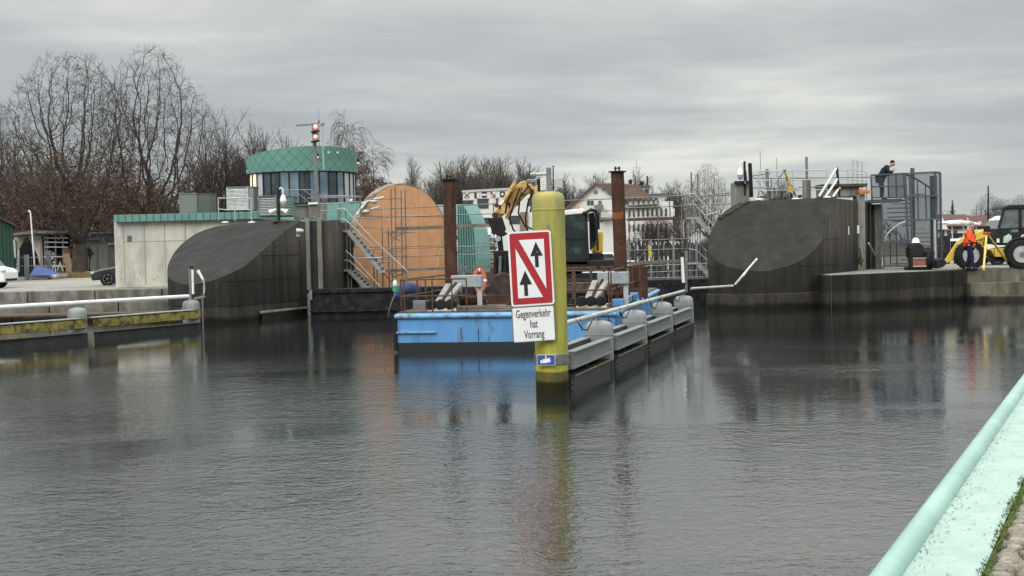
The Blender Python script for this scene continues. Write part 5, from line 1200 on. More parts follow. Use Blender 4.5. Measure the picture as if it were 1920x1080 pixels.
m_ = MB(); m_.path([P(1611, 465, 55.8), P(1614, 478, 55.7), P(1610, 490, 55.7), P(1614, 497, 55.7), P(1618, 488, 55.7), P(1612, 478, 55.7), P(1615, 500, 55.7)], .025, 6); t = m_.build('cable_loop', BLACK, smooth=True); tag(t, 'black cable loop hanging down the concrete guide post of the right pier', 'cable')

# ------------------------------------------------------------------ mesh stair cage
CAGE = mat('cage_steel', (.085, .098, .115), .5, .4, .2, 5)
def meshmat(nm, col, a):
    m = bpy.data.materials.new(nm); m.use_nodes = True; tt = m.node_tree; b = tt.nodes['Principled BSDF']
    b.inputs['Base Color'].default_value = (*col, 1); b.inputs['Roughness'].default_value = .5; b.inputs['Metallic'].default_value = .3
    b.inputs['Alpha'].default_value = a; return m
PERF = meshmat('perforated_sheet', (.05, .063, .085), .32); PERFD = meshmat('dense_perforated_sheet', (.045, .057, .078), .44)
t = thing('stair_cage', PZ(1705, 502, ZR), 'tall cage of dark perforated steel around a spiral stair on the right quay', 'stair cage')
def frm(l, D, r=.04, nm='frame_bar', m=CAGE):
    for x0, y0, x1, y1 in l:
        m_ = MB(); m_.beam(P(x0, y0, D), P(x1, y1, D), r * 2, r * 2); m_.build(nm, m, t)
DC = 56.5
frm([(1697, 325, 1705, 500), (1697, 326, 1753, 323), (1706, 330, 1713, 502)], DC)
frm([(1753, 323, 1763, 324), (1763, 324, 1765, 484), (1753, 323, 1757, 500)], DC + .8)
frm([(1698, 413, 1756, 411), (1700, 368, 1760, 367)], DC, .03)
frm([(1747, 330, 1749, 500), (1753, 330, 1755, 495)], DC + .3, .07)
frm([(1653, 381, 1658, 500), (1656, 413, 1700, 412), (1656, 454, 1700, 453), (1658, 499, 1760, 499)], DC - .3, .035)
for q in ([(1699, 327), (1752, 325), (1754, 368), (1701, 369)], [(1701, 369), (1754, 368), (1757, 499), (1707, 500)], [(1653, 381), (1700, 379), (1706, 499), (1659, 500)]):
    slab(t, 'mesh_panel', PERF if q[0][1] == 327 else PERFD, q, DC + .05, .01)
slab(t, 'mesh_panel', PERF, [(1754, 325), (1763, 325), (1765, 484), (1757, 498)], DC + .85, .01)
m_ = MB(); m_.path([P(x, y, DC + .02) for x, y in [(1659, 454), (1660, 446), (1665, 437), (1675, 428), (1688, 419), (1700, 414), (1753, 411)]], .035, 6); m_.build('handrail', GALVL, t, smooth=True)
m_ = MB(); m_.path([P(x, y, DC + .1) for x, y in [(1700, 328), (1715, 334), (1730, 343), (1745, 353), (1752, 363), (1757, 372)]], .04, 6); m_.build('handrail', CAGE, t, smooth=True)
frm([(1752, 412, 1754, 499)], DC - .02, .045, m=GALVL)
frm([(1720, 337, 1722, 412), (1735, 346, 1737, 412), (1669, 436, 1670, 500), (1680, 425, 1682, 500)], DC + .1, .02, 'baluster')
sc = P(1712, 412, DC + 1.5)
m_ = MB(); m_.tube(V((sc.x, sc.y, ZR)), V((sc.x, sc.y, 5.6)), .09, 12); m_.build('newel_post', CAGE, t)
for k in range(17):
    a = R(200 + k * 26); z = ZR + .19 + k * .185
    p = V((sc.x, sc.y, z)); d = V((math.cos(a), math.sin(a), 0)); e = V((math.cos(a + .42), math.sin(a + .42), 0))
    m_ = MB(); m_.prism([p + d * .09, p + d * 1.1, p + e * 1.1, p + e * .09], (0, 0, .045)); m_.build('stair_tread', GALVL, t)
DPF = 57.5
t = thing('platform', P(1665, 374, DPF), 'small platform with dark mesh balustrade where the man in dark clothes leans', 'platform')
m_ = MB(); a, b = P(1634, 374, DPF), P(1697, 372, DPF); m_.prism([a, b, b - V((0, 0, .13)), a - V((0, 0, .13))], (.1, 1.5, 0)); m_.build('floor', CAGE, t)
frm([(1633, 329, 1635, 376), (1695, 325, 1697, 374), (1633, 328.5, 1696, 325), (1634, 350, 1696, 349), (1634, 371, 1697, 370)], DPF, .03)
slab(t, 'mesh_panel', PERF, [(1634, 329), (1695, 325.5), (1696, 371), (1635, 372)], DPF + .03, .01)
slab(t, 'mesh_panel', PERF, [(1665, 328), (1696, 326), (1697, 371), (1666, 372)], DPF + 1.5, .01)
frm([(1665, 328, 1697, 325), (1665, 328, 1666, 372), (1680, 328, 1681, 372)], DPF + 1.5, .025)

# ================================================================== PEOPLE
SKIN = mat('skin', (.42, .25, .19), .6, 0, .1, 6)
SKR = 1.22
def skinned(name, m, nodes, edges, parent, root=0, sub=2):
    """one continuous surface grown round a jointed line; nodes: (point, radius)"""
    o0 = WL[parent.name]; me = bpy.data.meshes.new(name); me.from_pydata([tuple(V(p) - o0) for p, r in nodes], edges, [])
    o = bpy.data.objects.new(name, me); COL.objects.link(o); o.parent = parent; WL[o.name] = o0.copy()
    sk = o.modifiers.new('skin', 'SKIN'); sk.use_smooth_shade = True
    for i, (p, r) in enumerate(nodes):
        d = me.skin_vertices[0].data[i]; r = r if isinstance(r, tuple) else (r, r); d.radius = (r[0] * SKR, r[1] * SKR); d.use_root = (i == root)
    ss = o.modifiers.new('subsurf', 'SUBSURF'); ss.levels = sub; ss.render_levels = sub
    me.materials.append(m); return o
def person(base, head, label, J, mats, yaw, bulk=1.0):
    """J: joints in metres in the person's own frame (x ahead, y to the left, z up)"""
    t = thing('person', base, label, 'person')
    ca, sa = math.cos(yaw), math.sin(yaw)
    W = lambda p: V(base) + V((p[0] * ca - p[1] * sa, p[0] * sa + p[1] * ca, p[2])) * 1.05
    jk, tr, sh, hr = mats
    g = {k: W(v) for k, v in J.items()}
    mid = lambda a, b, u=.5: g[a].lerp(g[b], u)
    # body: torso, neck, head with nose and chin, arms with hands and fingers, legs
    nodes = [(g['pelvis'], .13), (mid('pelvis', 'chest'), .13), (g['chest'], .14), (g['neck'], .058), (g['chin'], .062), (g['face'], .082), (g['crown'], .07)]
    edges = [(0, 1), (1, 2), (2, 3), (3, 4), (4, 5), (5, 6)]
    n_ = len(nodes); nodes += [(g['nose'], .018), (g['ear_l'], .018), (g['ear_r'], .018)]; edges += [(5, n_), (5, n_ + 1), (5, n_ + 2)]
    for s in 'lr':
        n_ = len(nodes)
        nodes += [(g['sh_' + s], .055), (g['el_' + s], .042), (g['wr_' + s], .028), (g['pa_' + s], .034)]
        edges += [(2, n_), (n_, n_ + 1), (n_ + 1, n_ + 2), (n_ + 2, n_ + 3)]
        d = (g['pa_' + s] - g['wr_' + s]).normalized(); q = d.cross(V((0, 0, 1))).normalized()
        for k in range(4):
            f0 = len(nodes); tip = g['pa_' + s] + d * (.075 - .012 * abs(k - 1.4)) + q * (.014 * (k - 1.5)); kn = g['pa_' + s] + d * .035 + q * (.013 * (k - 1.5))
            nodes += [(kn, .009), (tip - V((0, 0, .02)), .008)]; edges += [(n_ + 3, f0), (f0, f0 + 1)]
        f0 = len(nodes); nodes += [(g['pa_' + s] + q * .035 - d * .01, .010), (g['pa_' + s] + q * .05 + d * .03, .009)]; edges += [(n_ + 3, f0), (f0, f0 + 1)]
        n_ = len(nodes)
        nodes += [(g['hip_' + s], .085), (g['kn_' + s], .058), (g['an_' + s], .036), (g['toe_' + s].lerp(g['an_' + s], .25), .026)]
        edges += [(0, n_), (n_, n_ + 1), (n_ + 1, n_ + 2), (n_ + 2, n_ + 3)]
    skinned('body', SKIN, nodes, edges, t)
    # jacket
    cr = .175 * bulk
    nodes = [(g['hem'], (cr, cr)), (mid('pelvis', 'chest'), .165 * bulk), (g['chest'], .175 * bulk), (mid('chest', 'neck', .75), .09), (mid('neck', 'chin', .3), .075)]
    edges = [(0, 1), (1, 2), (2, 3), (3, 4)]
    for s in 'lr':
        n_ = len(nodes); nodes += [(g['sh_' + s], .08 * bulk), (g['el_' + s], .062 * bulk), (g['wr_' + s].lerp(g['el_' + s], .12), .048)]; edges += [(2, n_), (n_, n_ + 1), (n_ + 1, n_ + 2)]
    j = skinned('jacket', jk, nodes, edges, t, 1)
    nodes = [(g['pelvis'] + V((0, 0, .03)), .15)]; edges = []
    for s in 'lr':
        n_ = len(nodes); nodes += [(g['hip_' + s], .108), (g['kn_' + s], .08), (g['an_' + s] + V((0, 0, .03)), .066)]; edges += [(0, n_), (n_, n_ + 1), (n_ + 1, n_ + 2)]
    skinned('trousers', tr, nodes, edges, t)
    for s in 'lr':
        skinned('shoe', sh, [(g['an_' + s] - V((0, 0, .0)), .07), (g['an_' + s].lerp(g['toe_' + s], .5) - V((0, 0, .005)), .064), (g['toe_' + s] + (g['toe_' + s] - g['an_' + s]) * .12, .055)], [(0, 1), (1, 2)], t, 0, 1)
    c = g['crown'].lerp(g['face'], .35); back = (g['face'] - g['nose']).normalized()
    m_ = MB(); m_.ball(c + back * .025 + V((0, 0, .012)), .105, 14, (1, 1, .85)); m_.ball(c + back * .06 - V((0, 0, .05)), .075, 12); m_.build('hair', hr, t, smooth='all')
    ax = W((0, 1, 0)) - V(base)
    for q in (-1, 1):
        m_ = MB(); m_.ball(g['face'] - back * .074 + ax * .032 * q + V((0, 0, .02)), .011, 8); m_.build('eye', SB, t, smooth='all')
    return t, g, j
std = dict(pelvis=(0, 0, .95), hem=(0, 0, .84), chest=(.02, 0, 1.32), neck=(.03, 0, 1.50), chin=(.05, 0, 1.575), face=(.06, 0, 1.65), crown=(.04, 0, 1.73), nose=(.155, 0, 1.635), ear_l=(.05, .088, 1.64), ear_r=(.05, -.088, 1.64),
           sh_l=(.02, .19, 1.42), sh_r=(.02, -.19, 1.42), el_l=(.05, .24, 1.12), el_r=(.05, -.24, 1.12), wr_l=(.25, .14, 1.02), wr_r=(.27, -.12, 1.02), pa_l=(.33, .10, 1.01), pa_r=(.35, -.08, 1.01),
           hip_l=(0, .10, .90), hip_r=(0, -.10, .90), kn_l=(.03, .12, .50), kn_r=(.05, -.11, .50), an_l=(-.04, .13, .08), an_r=(0, -.12, .08), toe_l=(.15, .15, .04), toe_r=(.19, -.13, .04))
HIVIS = mat('orange_hi_vis', (.85, .10, .025), .6, 0, .12, 6, emit=None)
NAVY = mat('navy_cloth', (.012, .016, .035), .85, 0, .3, 8)
J1 = dict(std); J1.update(chin=(.07, 0, 1.56), face=(.10, 0, 1.635), crown=(.11, 0, 1.72), nose=(.19, 0, 1.60), ear_l=(.09, .088, 1.63), ear_r=(.09, -.088, 1.63), chest=(.05, 0, 1.31), neck=(.06, 0, 1.49),
          hem=(0, 0, .80), wr_l=(.28, .10, 1.03), wr_r=(.30, -.08, 1.03), pa_l=(.37, .05, 1.05), pa_r=(.38, -.03, 1.05), kn_l=(.0, .12, .49), an_l=(-.16, .12, .08), toe_l=(.04, .14, .04), kn_r=(.10, -.11, .50), an_r=(.10, -.12, .08), toe_r=(.30, -.13, .04))
pb = PZ(1818, 507, ZR)
pt_, g, jk = person(pb, None, 'worker in orange high visibility jacket and dark trousers standing by the yellow survey tripod', J1, (HIVIS, NAVY, BLACK, mat('grey_hair', (.28, .25, .22), .8, 0, .2, 20)), R(-28), 1.12)
REFL = mat('reflective_tape', (.62, .63, .60), .4, 0, .1, 6)
axx = (g['chest'] - g['pelvis']).normalized()
for u in (.02, .28):
    c = g['pelvis'].lerp(g['chest'], u); m_ = MB(); m_.lathe(c, [(.222, -.03), (.226, -.02), (.226, .02), (.222, .03)], 20); m_.build('reflective_band', REFL, pt_, smooth=True)
m_ = MB(); m_.path([mid_ for mid_ in (g['neck'] + V((0, 0, .02)), g['chest'].lerp(g['neck'], .6) + V((.05, -.10, 0)), g['chest'] + V((.06, -.14, -.05)))], .06, 8); m_.build('dark_collar', NAVY, pt_, smooth=True)
for s in 'lr':
    m_ = MB(); m_.path([g['el_' + s].lerp(g['sh_' + s], .12), g['el_' + s], g['wr_' + s].lerp(g['el_' + s], .1)], [.068, .066, .052], 10); m_.build('dark_cuff', NAVY, pt_, smooth=True)
J2 = dict(std)      # bent forward over the balustrade
J2.update(pelvis=(-.12, 0, .93), hem=(-.10, 0, .86), chest=(.12, 0, 1.27), neck=(.24, 0, 1.41), chin=(.33, 0, 1.43), face=(.40, 0, 1.48), crown=(.42, 0, 1.57), nose=(.49, 0, 1.43), ear_l=(.39, .088, 1.48), ear_r=(.39, -.088, 1.48),
          sh_l=(.14, .19, 1.36), sh_r=(.14, -.19, 1.36), el_l=(.26, .24, 1.10), el_r=(.26, -.24, 1.10), wr_l=(.42, .12, 1.20), wr_r=(.42, -.12, 1.20), pa_l=(.45, .08, 1.27), pa_r=(.45, -.08, 1.27), hip_l=(-.12, .1, .90), hip_r=(-.12, -.1, .90),
          kn_l=(-.04, .11, .50), kn_r=(-.04, -.11, .50), an_l=(-.06, .12, .08), an_r=(-.06, -.12, .08), toe_l=(.14, .13, .04), toe_r=(.14, -.13, .04))
pp_ = P(1656, 372, DPF + .75); pp_.z = P(1665, 374, DPF).z
person(pp_, None, 'man in dark blue clothes leaning over the mesh balustrade and looking down', J2, (mat('dark_blue_jacket', (.012, .015, .045), .8, 0, .3, 8), mat('dark_jeans', (.02, .028, .05), .85, 0, .3, 8), BLACK, mat('black_hair', (.012, .011, .011), .7)), R(-20))

# ================================================================== SURVEY TRIPOD, CRATE, LOADER, VEHICLES
t = thing('survey_tripod', PZ(1845, 507, ZR), 'yellow wooden survey tripod with black instrument, right of the orange worker', 'tripod')
SY = mat('survey_yellow', (.62, .46, .10), .5, 0, .15, 6); SRD = mat('survey_red', (.45, .06, .04), .5)
hd = P(1850, 437, 51.6)
for fx, fy, zz in ((1844, 508, 0), (1897, 503, 0), (1831, 500, 0)):
    f = PZ(fx, fy, ZR); m_ = MB(); m_.beam(hd + (f - hd) * .02, f, .07, .05); l = m_.build('leg', SY, t)
    m_ = MB(); m_.beam(hd.lerp(f, .94), f, .06, .055); m_.build('foot_spike', SRD, l)
m_ = MB(); m_.lathe(hd, [(.13, -.05), (.15, -.02), (.15, .02), (.1, .03)], 14); m_.build('tripod_head', SRD, t)
m_ = MB(); m_.box(hd + V((0, 0, .16)), (.20, .16, .24)); m_.tube(hd + V((-.14, 0, .2)), hd + V((.14, 0, .2)), .05, 8); m_.build('instrument', BLACK, t, bevel=.02)

t = thing('equipment_pallet', PZ(1730, 507, ZR), 'black plate compactor load with brick red front crate on the quay before the stair cage', 'equipment')
a, b = PZ(1709, 507, ZR), PZ(1752, 507, ZR); cx = (a.x + b.x) / 2; w_ = b.x - a.x; y0 = a.y
RCR = mat('brick_red_crate', (.26, .095, .065), .7, 0, .25, 9, col2=(.15, .10, .08), s2=6)
m_ = MB(); m_.box((cx, y0 + .38, ZR + .31), (w_ * .80, .8, .38)); m_.build('red_crate', RCR, t, bevel=.015)
for z in (.14, .47):
    m_ = MB(); m_.box((cx, y0 - .03, ZR + z + .02), (w_ * .82, .04, .04)); m_.build('crate_rim', mat('pale_rim', (.42, .38, .33), .6), t)
m_ = MB(); m_.box((cx, y0 + .5, ZR + .06), (w_ * 1.05, .95, .12)); m_.build('base_pallet', BLACK, t, bevel=.02)
m_ = MB(); m_.prism([(cx - w_ * .46, y0 + .15, ZR + .5), (cx + w_ * .5, y0 + .15, ZR + .5), (cx + w_ * .38, y0 + .2, ZR + 1.0), (cx + w_ * .1, y0 + .2, ZR + 1.12), (cx - w_ * .3, y0 + .2, ZR + 1.08), (cx - w_ * .46, y0 + .2, ZR + .9)], (0, .7, 0)); m_.build('engine_cover', BLACK, t, bevel=.06)
for q in (-1, 1):
    m_ = MB(); m_.box((cx + q * w_ * .47, y0 + .16, ZR + .42), (.09, .3, .7)); m_.build('side_frame', BLACK, t, bevel=.03)
m_ = MB(); m_.box((cx + w_ * .42, y0 + .05, ZR + .42), (.14, .04, .12)); m_.build('label_plate', GALVL, t)
m_ = MB(); m_.prism([(cx + w_ * .5, y0 + .1, ZR), (cx + w_ * .95, y0 + .3, ZR), (cx + w_ * 1.15, y0 + .3, ZR + .75), (cx + w_ * .8, y0 + .1, ZR + .35)], (0, .5, 0)); m_.build('bucket_lip', BLACK, t, bevel=.03)
t = thing('hard_hat', (cx + .02, y0 + .5, ZR + 1.12), 'white hard hat lying on top of the black equipment before the stair cage', 'hard hat')
m_ = MB(); m_.lathe((cx + .0, y0 + .45, ZR + 1.12), [(.16, 0), (.15, .02), (.145, .08), (.12, .15), (.07, .19), (.01, .2)], 18); m_.build('shell', WHITE, t, smooth=True)
m_ = MB(); m_.lathe((cx + .0, y0 + .43, ZR + 1.11), [(.2, 0), (.2, .012), (.15, .025)], 18); m_.build('brim', WHITE, t, smooth=True)

DL = 53.2
def lp_(x, y, d=0): return P(x, y, DL + d)
t = thing('wheel_loader', PZ(1865, 506, ZR), 'yellow and black compact wheel loader with glazed cab at the right edge of the photo', 'wheel loader')
YL = mat('loader_yellow', (.60, .43, .06), .4, 0, .12, 3, col2=(.3, .22, .08), thr=.64, s2=3)
CABB = mat('cab_dark_paint', (.018, .022, .024), .6, 0, .2, 3)
CABGL = mat('loader_cab_glass', (.16, .18, .18), .1, .2, .15, 1.2, col2=(.06, .08, .08), thr=.55, s2=1.5)
def wheel(t, c, R_, wd, nm='wheel'):
    pr = [(R_ * .5, 0), (R_ * .60, -wd / 2), (R_ * .92, -wd / 2), (R_, -wd * .36), (R_, wd * .36), (R_ * .92, wd / 2), (R_ * .62, wd / 2), (R_ * .5, 0)]
    m_ = MB(); m_.lathe(c, pr, 32, 'Y', False); w_ = m_.build(nm, RUBBER, t, smooth=True)
    m_ = MB(); m_.lathe(c + V((0, -.01, 0)), [(R_ * .60, -wd / 2 + .02), (R_ * .58, -wd / 2 + .01), (R_ * .48, -wd / 2 + .08), (R_ * .26, -wd / 2 + .06), (R_ * .24, -wd / 2 + .01), (R_ * .1, -wd / 2)], 24, 'Y'); m_.build('rim', GALVL, w_, smooth=True)
    m_ = MB(); m_.lathe(c, [(R_ * .2, -wd / 2 - .02), (R_ * .18, -wd / 2)], 8, 'Y'); m_.build('hub', GALV, w_)
    for k in range(22):
        a = 2 * PI * k / 22
        if k % 11 == 0: m_ = MB()
        for q in (-1, 1):
            m_.box(c + V((math.cos(a + q * .07) * R_, q * wd * .22, math.sin(a + q * .07) * R_)), (.05, wd * .42, .09), 0, 0, -a)
        if k % 11 == 10: m_.build('tread', RUBBER, w_)
    return w_
rw = 26.5 * mpp(DL)
for px in (1818, 1913):
    for d in (0, 1.35):
        c = lp_(px, 482, d); c.z = ZR + rw; c.x = lp_(px, 482).x + d * .35; wheel(t, c, rw, .36)
slab(t, 'chassis', YL, [(1858, 468), (1900, 462), (1905, 482), (1866, 482), (1862, 476)], DL + .2, 1.0, .02)
slab(t, 'under_frame', CABB, [(1850, 484), (1892, 482), (1892, 490), (1850, 491)], DL + .25, .9, .02)
slab(t, 'front_tower', YL, [(1833, 433), (1840, 431), (1850, 430), (1852, 445), (1851, 475), (1838, 478), (1835, 455)], DL + .3, .7, .03)
m_ = MB(); ap = [(1848, 432), (1836, 434), (1822, 440), (1806, 445), (1795, 453), (1785, 468), (1775, 484), (1765, 494), (1772, 496), (1786, 487), (1797, 472), (1806, 460), (1818, 455), (1834, 450), (1850, 444)]
for d in (.15, 1.0):
    slab(t, 'lift_arm', YL, ap, DL + d, .12, .015)
m_ = MB(); m_.tube(lp_(1801, 458, .05), lp_(1801, 458, 1.2), .10, 12); m_.build('arm_pivot', GALVL, t)
slab(t, 'attachment_frame', CABB, [(1757, 488), (1770, 484), (1776, 494), (1768, 501), (1757, 504)], DL + .1, 1.2, .02)
slab(t, 'cab_lower', CABB, [(1868, 449), (1873, 428), (1940, 425), (1940, 455), (1905, 456), (1896, 460), (1868, 457)], DL + .1, 1.2, .03)
slab(t, 'cab_roof', CABB, [(1880, 393), (1884, 387), (1895, 384), (1940, 383), (1940, 391), (1890, 392)], DL + .05, 1.3, .03)
slab(t, 'door_window', CABGL, [(1875, 428), (1884, 393), (1912, 391), (1911, 427)], DL + .14, .02)
slab(t, 'rear_window', CABGL, [(1915, 427), (1916, 391), (1940, 390), (1940, 426)], DL + .14, .02)
for a, b, r in (((1872, 430), (1882, 391), .04), ((1913, 390), (1913, 430), .045), ((1882, 392), (1895, 386), .04), ((1868, 450), (1873, 428), .05)):
    m_ = MB(); m_.beam(lp_(*a, .1), lp_(*b, .1), r * 2, r * 2); m_.build('cab_post', CABB, t)
slab(t, 'door_sticker', mat('mint_sticker', (.42, .56, .50), .6, 0, .15, 8), [(1881, 455), (1882, 444), (1892, 438), (1897, 443), (1896, 455)], DL + .09, .01)
slab(t, 'door_plate', GALV, [(1895, 431), (1909, 430), (1909, 435), (1895, 436)], DL + .09, .01)
m_ = MB(); m_.lathe(lp_(1918.5, 444, .08), [(.09, -.01), (.09, 0)], 16, 'Y'); m_.build('speed_disc', WHITE, t)
m_ = MB(); m_.lathe(lp_(1918.5, 444, .075), [(.04, -.012), (.04, -.008)], 5, 'Y'); m_.build('speed_mark', SB, t)
m_ = MB(); c = lp_(1913, 482); m_.path([V((c.x, DL, ZR + rw)) + V((math.cos(a) * rw * 1.14, .0, math.sin(a) * rw * 1.14)) for a in [PI * .95 - k * PI / 14 for k in range(11)]], .05, 8); m_.build('mudguard', CABB, t, smooth=True)
m_ = MB(); m_.path([lp_(1886, 424, .5), lp_(1893, 420, .4), lp_(1897, 424, .3)], .025, 6); m_.build('steering_wheel', BLACK, t)
m_ = MB(); m_.beam(lp_(1893, 428, .5), lp_(1890, 421, .45), .05, .05); m_.build('steering_column', BLACK, t)
slab(t, 'cab_step', YL, [(1866, 464), (1870, 464), (1870, 478), (1890, 477), (1890, 481), (1866, 481)], DL + .05, .15)
m_ = MB(); m_.path([lp_(1853, 436, .2), lp_(1853, 448, .2), lp_(1857, 456, .2), lp_(1866, 458, .2)], .04, 8); m_.build('hose', RUBBER, t, smooth=True)
m_ = MB(); m_.box(lp_(1871, 451, .05), (.1, .06, .16)); m_.build('headlight', WHITE, t)

def glassy(): return mat('car_glass', (.03, .036, .042), .06, .1, .2, 1, spec=.8)
def car(name, base, L, W_, H, label, paint, dirx=-1, van=False, parts=True):
    """side-on car, nose towards dirx; wheels, body, glasshouse, lamps, mirror"""
    t = thing(name, base, label, 'van' if van else 'car'); x0, y0, z0 = base; s = dirx
    X = lambda u, z: V((x0 + s * (L / 2 - u * L), y0 - W_ / 2, z0 + z * H))
    if van: prof = [(0, .16), (0, .42), (.03, .50), (.13, .56), (.24, .92), (.30, 1.0), (.97, 1.0), (1, .9), (1, .16)]
    else: prof = [(.0, .20), (-.003, .36), (.02, .48), (.10, .56), (.26, .64), (.30, .66), (.42, .95), (.50, 1.0), (.68, 1.0), (.80, .92), (.96, .70), (1.0, .62), (1.0, .25), (.96, .18)]
    m_ = MB(); m_.prism([X(u, z) for u, z in prof], (0, W_, 0)); m_.build('body', paint, t, bevel=.07)
    rr = .33 if not van else .34
    for u in (.18, .80):
        c = X(u, 0); c.z = z0 + rr
        m_ = MB(); m_.lathe(c + V((0, -.012, 0)), [(rr * 1.13, -.002), (rr * 1.13, .02)], 24, 'Y'); m_.build('wheel_arch', BLACK, t)
        for yy in (.09, W_ - .09):
            cc = c + V((0, yy, 0)); m_ = MB(); m_.lathe(cc, [(rr * .5, .0), (rr * .62, -.12), (rr * .95, -.12), (rr, -.08), (rr, .08), (rr * .95, .12), (rr * .5, 0)], 24, 'Y', False); w_ = m_.build('wheel', RUBBER, t, smooth=True)
            m_ = MB()
            for k in range(5):
                a = 2 * PI * k / 5; m_.beam(cc + V((0, -.125, 0)), cc + V((math.cos(a) * rr * .64, -.125, math.sin(a) * rr * .64)), .05, .02)
            m_.lathe(cc + V((0, -.118, 0)), [(rr * .66, -.012), (rr * .66, .0), (rr * .60, 0), (rr * .6, -.012)], 20, 'Y'); m_.build('rim', GALV, w_)
    m_ = MB()
    if van: m_.prism([X(.17, .58), X(.26, .92), X(.40, .93), X(.40, .58)], (0, -.006, 0))
    else: m_.prism([X(.33, .66), X(.43, .93), X(.55, .96), X(.55, .67)], (0, -.006, 0))
    m_.build('side_window', glassy(), t)
    if not van:
        m_ = MB(); m_.prism([X(.57, .67), X(.57, .96), X(.68, .96), X(.82, .86), (X(.88, .72))], (0, -.006, 0)); m_.build('rear_side_window', glassy(), t)
    m_ = MB(); a, b, c_, d_ = ((.135, .58), (.235, .90), (.235, .90), (.135, .58)) if van else ((.305, .67), (.415, .945), (.415, .945), (.305, .67))
    p = [X(*a) + V((0, .08, .012)), X(*b) + V((0, .14, .012)), X(*b) + V((0, W_ - .14, .012)), X(*a) + V((0, W_ - .08, .012))]
    m_.prism(p, V((s * .012, 0, .012))); m_.build('windscreen', glassy(), t)
    m_ = MB(); m_.box(X(.015, .44 if not van else .45) + V((0, .1, 0)), (.18, .26, .12)); m_.build('headlight', GALVL, t, bevel=.03)
    m_ = MB(); m_.box(X(.985, .55) + V((0, .1, 0)), (.12, .24, .14)); m_.build('tail_light', mat('tail_red', (.3, .02, .02), .3), t, bevel=.02)
    m_ = MB(); m_.box(X(.33 if not van else .17, .68 if not van else .62) + V((0, -.10, 0)), (.16, .18, .12)); m_.build('door_mirror', paint, t, bevel=.03)
    m_ = MB(); m_.box(X(.004, .22) + V((0, W_ / 2, 0)), (.06, W_ * .8, .12)); m_.build('bumper_grille', BLACK, t)
    return t
CARD = mat('dark_car_paint', (.028, .034, .042), .25, .3, .1, 2); VANW = mat('white_van_paint', (.70, .71, .72), .35, 0, .05, 2)
c = PZ(171, 536, ZL); car('parked_car', (c.x + 2.25, c.y + .9, ZL), 4.5, 1.8, 1.42, 'dark grey car half hidden behind the pale machine house', CARD)
c = PZ(9, 541, ZL); car('parked_van', (c.x - 2.4, c.y + .9, ZL), 4.8, 1.85, 1.85, 'white van cut off by the left edge of the photo', VANW, 1, True)
c = PZ(1875, 497, ZR); car('parked_van', (c.x + 1.6, c.y + 1, ZR), 5.4, 2.0, 2.25, 'white van parked behind the yellow wheel loader', VANW, -1, True)

# ================================================================== TREES
def rot_about(v, ax, a): return Matrix.Rotation(a, 3, ax) @ v
def tree_shape(seed, H, prm):
    """bare tree grown branch by branch; returns trunk+limb mesh, twig mesh and twig tips, foot at the origin"""
    rng = random.Random(seed); wood, twig, tips = MB(), MB(), []; env = prm.get('env')
    def grow(p, d, L, r, lvl):
        lv = prm['lv'][lvl]; n = lv.get('seg', 3); cut = False; pts, rad, dirs = [p], [r], [d]; last = lvl == len(prm['lv']) - 1
        for i in range(n):
            j = lv['wob']; d = (d + V((rng.gauss(0, j), rng.gauss(0, j), rng.gauss(0, j))) + V((0, 0, lv['up']))).normalized()
            p = p + d * L / n
            pts.append(p); rad.append(max(prm['rmin'], r * (1 - (1 - lv['tap']) * (i + 1) / n))); dirs.append(d)
            if env and lvl >= 1 and (p.x ** 2 + p.y ** 2) / env[0] ** 2 + ((p.z - env[1]) / env[2]) ** 2 > 1: cut = True; break
        n = len(pts) - 1
        (wood if lvl < prm['wl'] else twig).path(pts, rad, 7 if lvl == 0 else 5 if lvl == 1 else 3, False)
        if last: tips.append(p); return
        nx = prm['lv'][lvl + 1]; k = lv['n']; k = k if isinstance(k, int) else rng.randint(*k); az = rng.uniform(0, 2 * PI)
        for c in range(k):
            u = lv['from'] + (1 - lv['from']) * ((c + rng.uniform(.2, .8)) / k); f = u * n; i = min(int(f), n - 1)
            q = pts[i].lerp(pts[i + 1], f - i); dd = dirs[i + 1]; az += 2.4 + rng.uniform(-.4, .4)
            a = lv['ang'] * rng.uniform(.7, 1.25); ax = dd.cross(V((0, 0, 1)) if abs(dd.z) < .9 else V((1, 0, 0))).normalized(); ax = rot_about(ax, dd, az)
            nd = rot_about(dd, ax, a); sh = lv.get('shape', 0)
            grow(q, nd, L * lv['lr'] * (1 - sh * u) * rng.uniform(.75, 1.2), max(prm['rmin'], rad[min(i + 1, n)] * lv['rr']), lvl + 1)
        if not cut: grow(p, d, L * lv['lr'] * .9, rad[-1], lvl + 1)
    grow(V((0, 0, -.3)), V((rng.gauss(0, .03), rng.gauss(0, .03), 1)).normalized(), H * prm['trunk'], prm['r'], 0)
    return wood, twig, tips
def L_(n, ang, lr, rr, up=.05, wob=.1, tap=.5, fr=.3, seg=3, shape=0.0): return dict(n=n, ang=ang, lr=lr, rr=rr, up=up, wob=wob, tap=tap, seg=seg, shape=shape, **{'from': fr})
END = dict(wob=.16, up=.04, tap=.5, seg=2)
OAK = dict(trunk=.17, r=.60, rmin=.009, wl=3, lv=[L_((6, 7), .74, 2.9, .55, 0, .03, .75, .5, 3), L_((8, 9), .62, .46, .60, .075, .08, .32, .22, 7, .3), L_((6, 7), .62, .50, .62, .09, .11, .35, .2, 4), L_((5, 6), .7, .55, .62, .07, .13, .45, .15, 3), L_((3, 4), .7, .65, .7, .06, .15, .6, .2, 2), END])
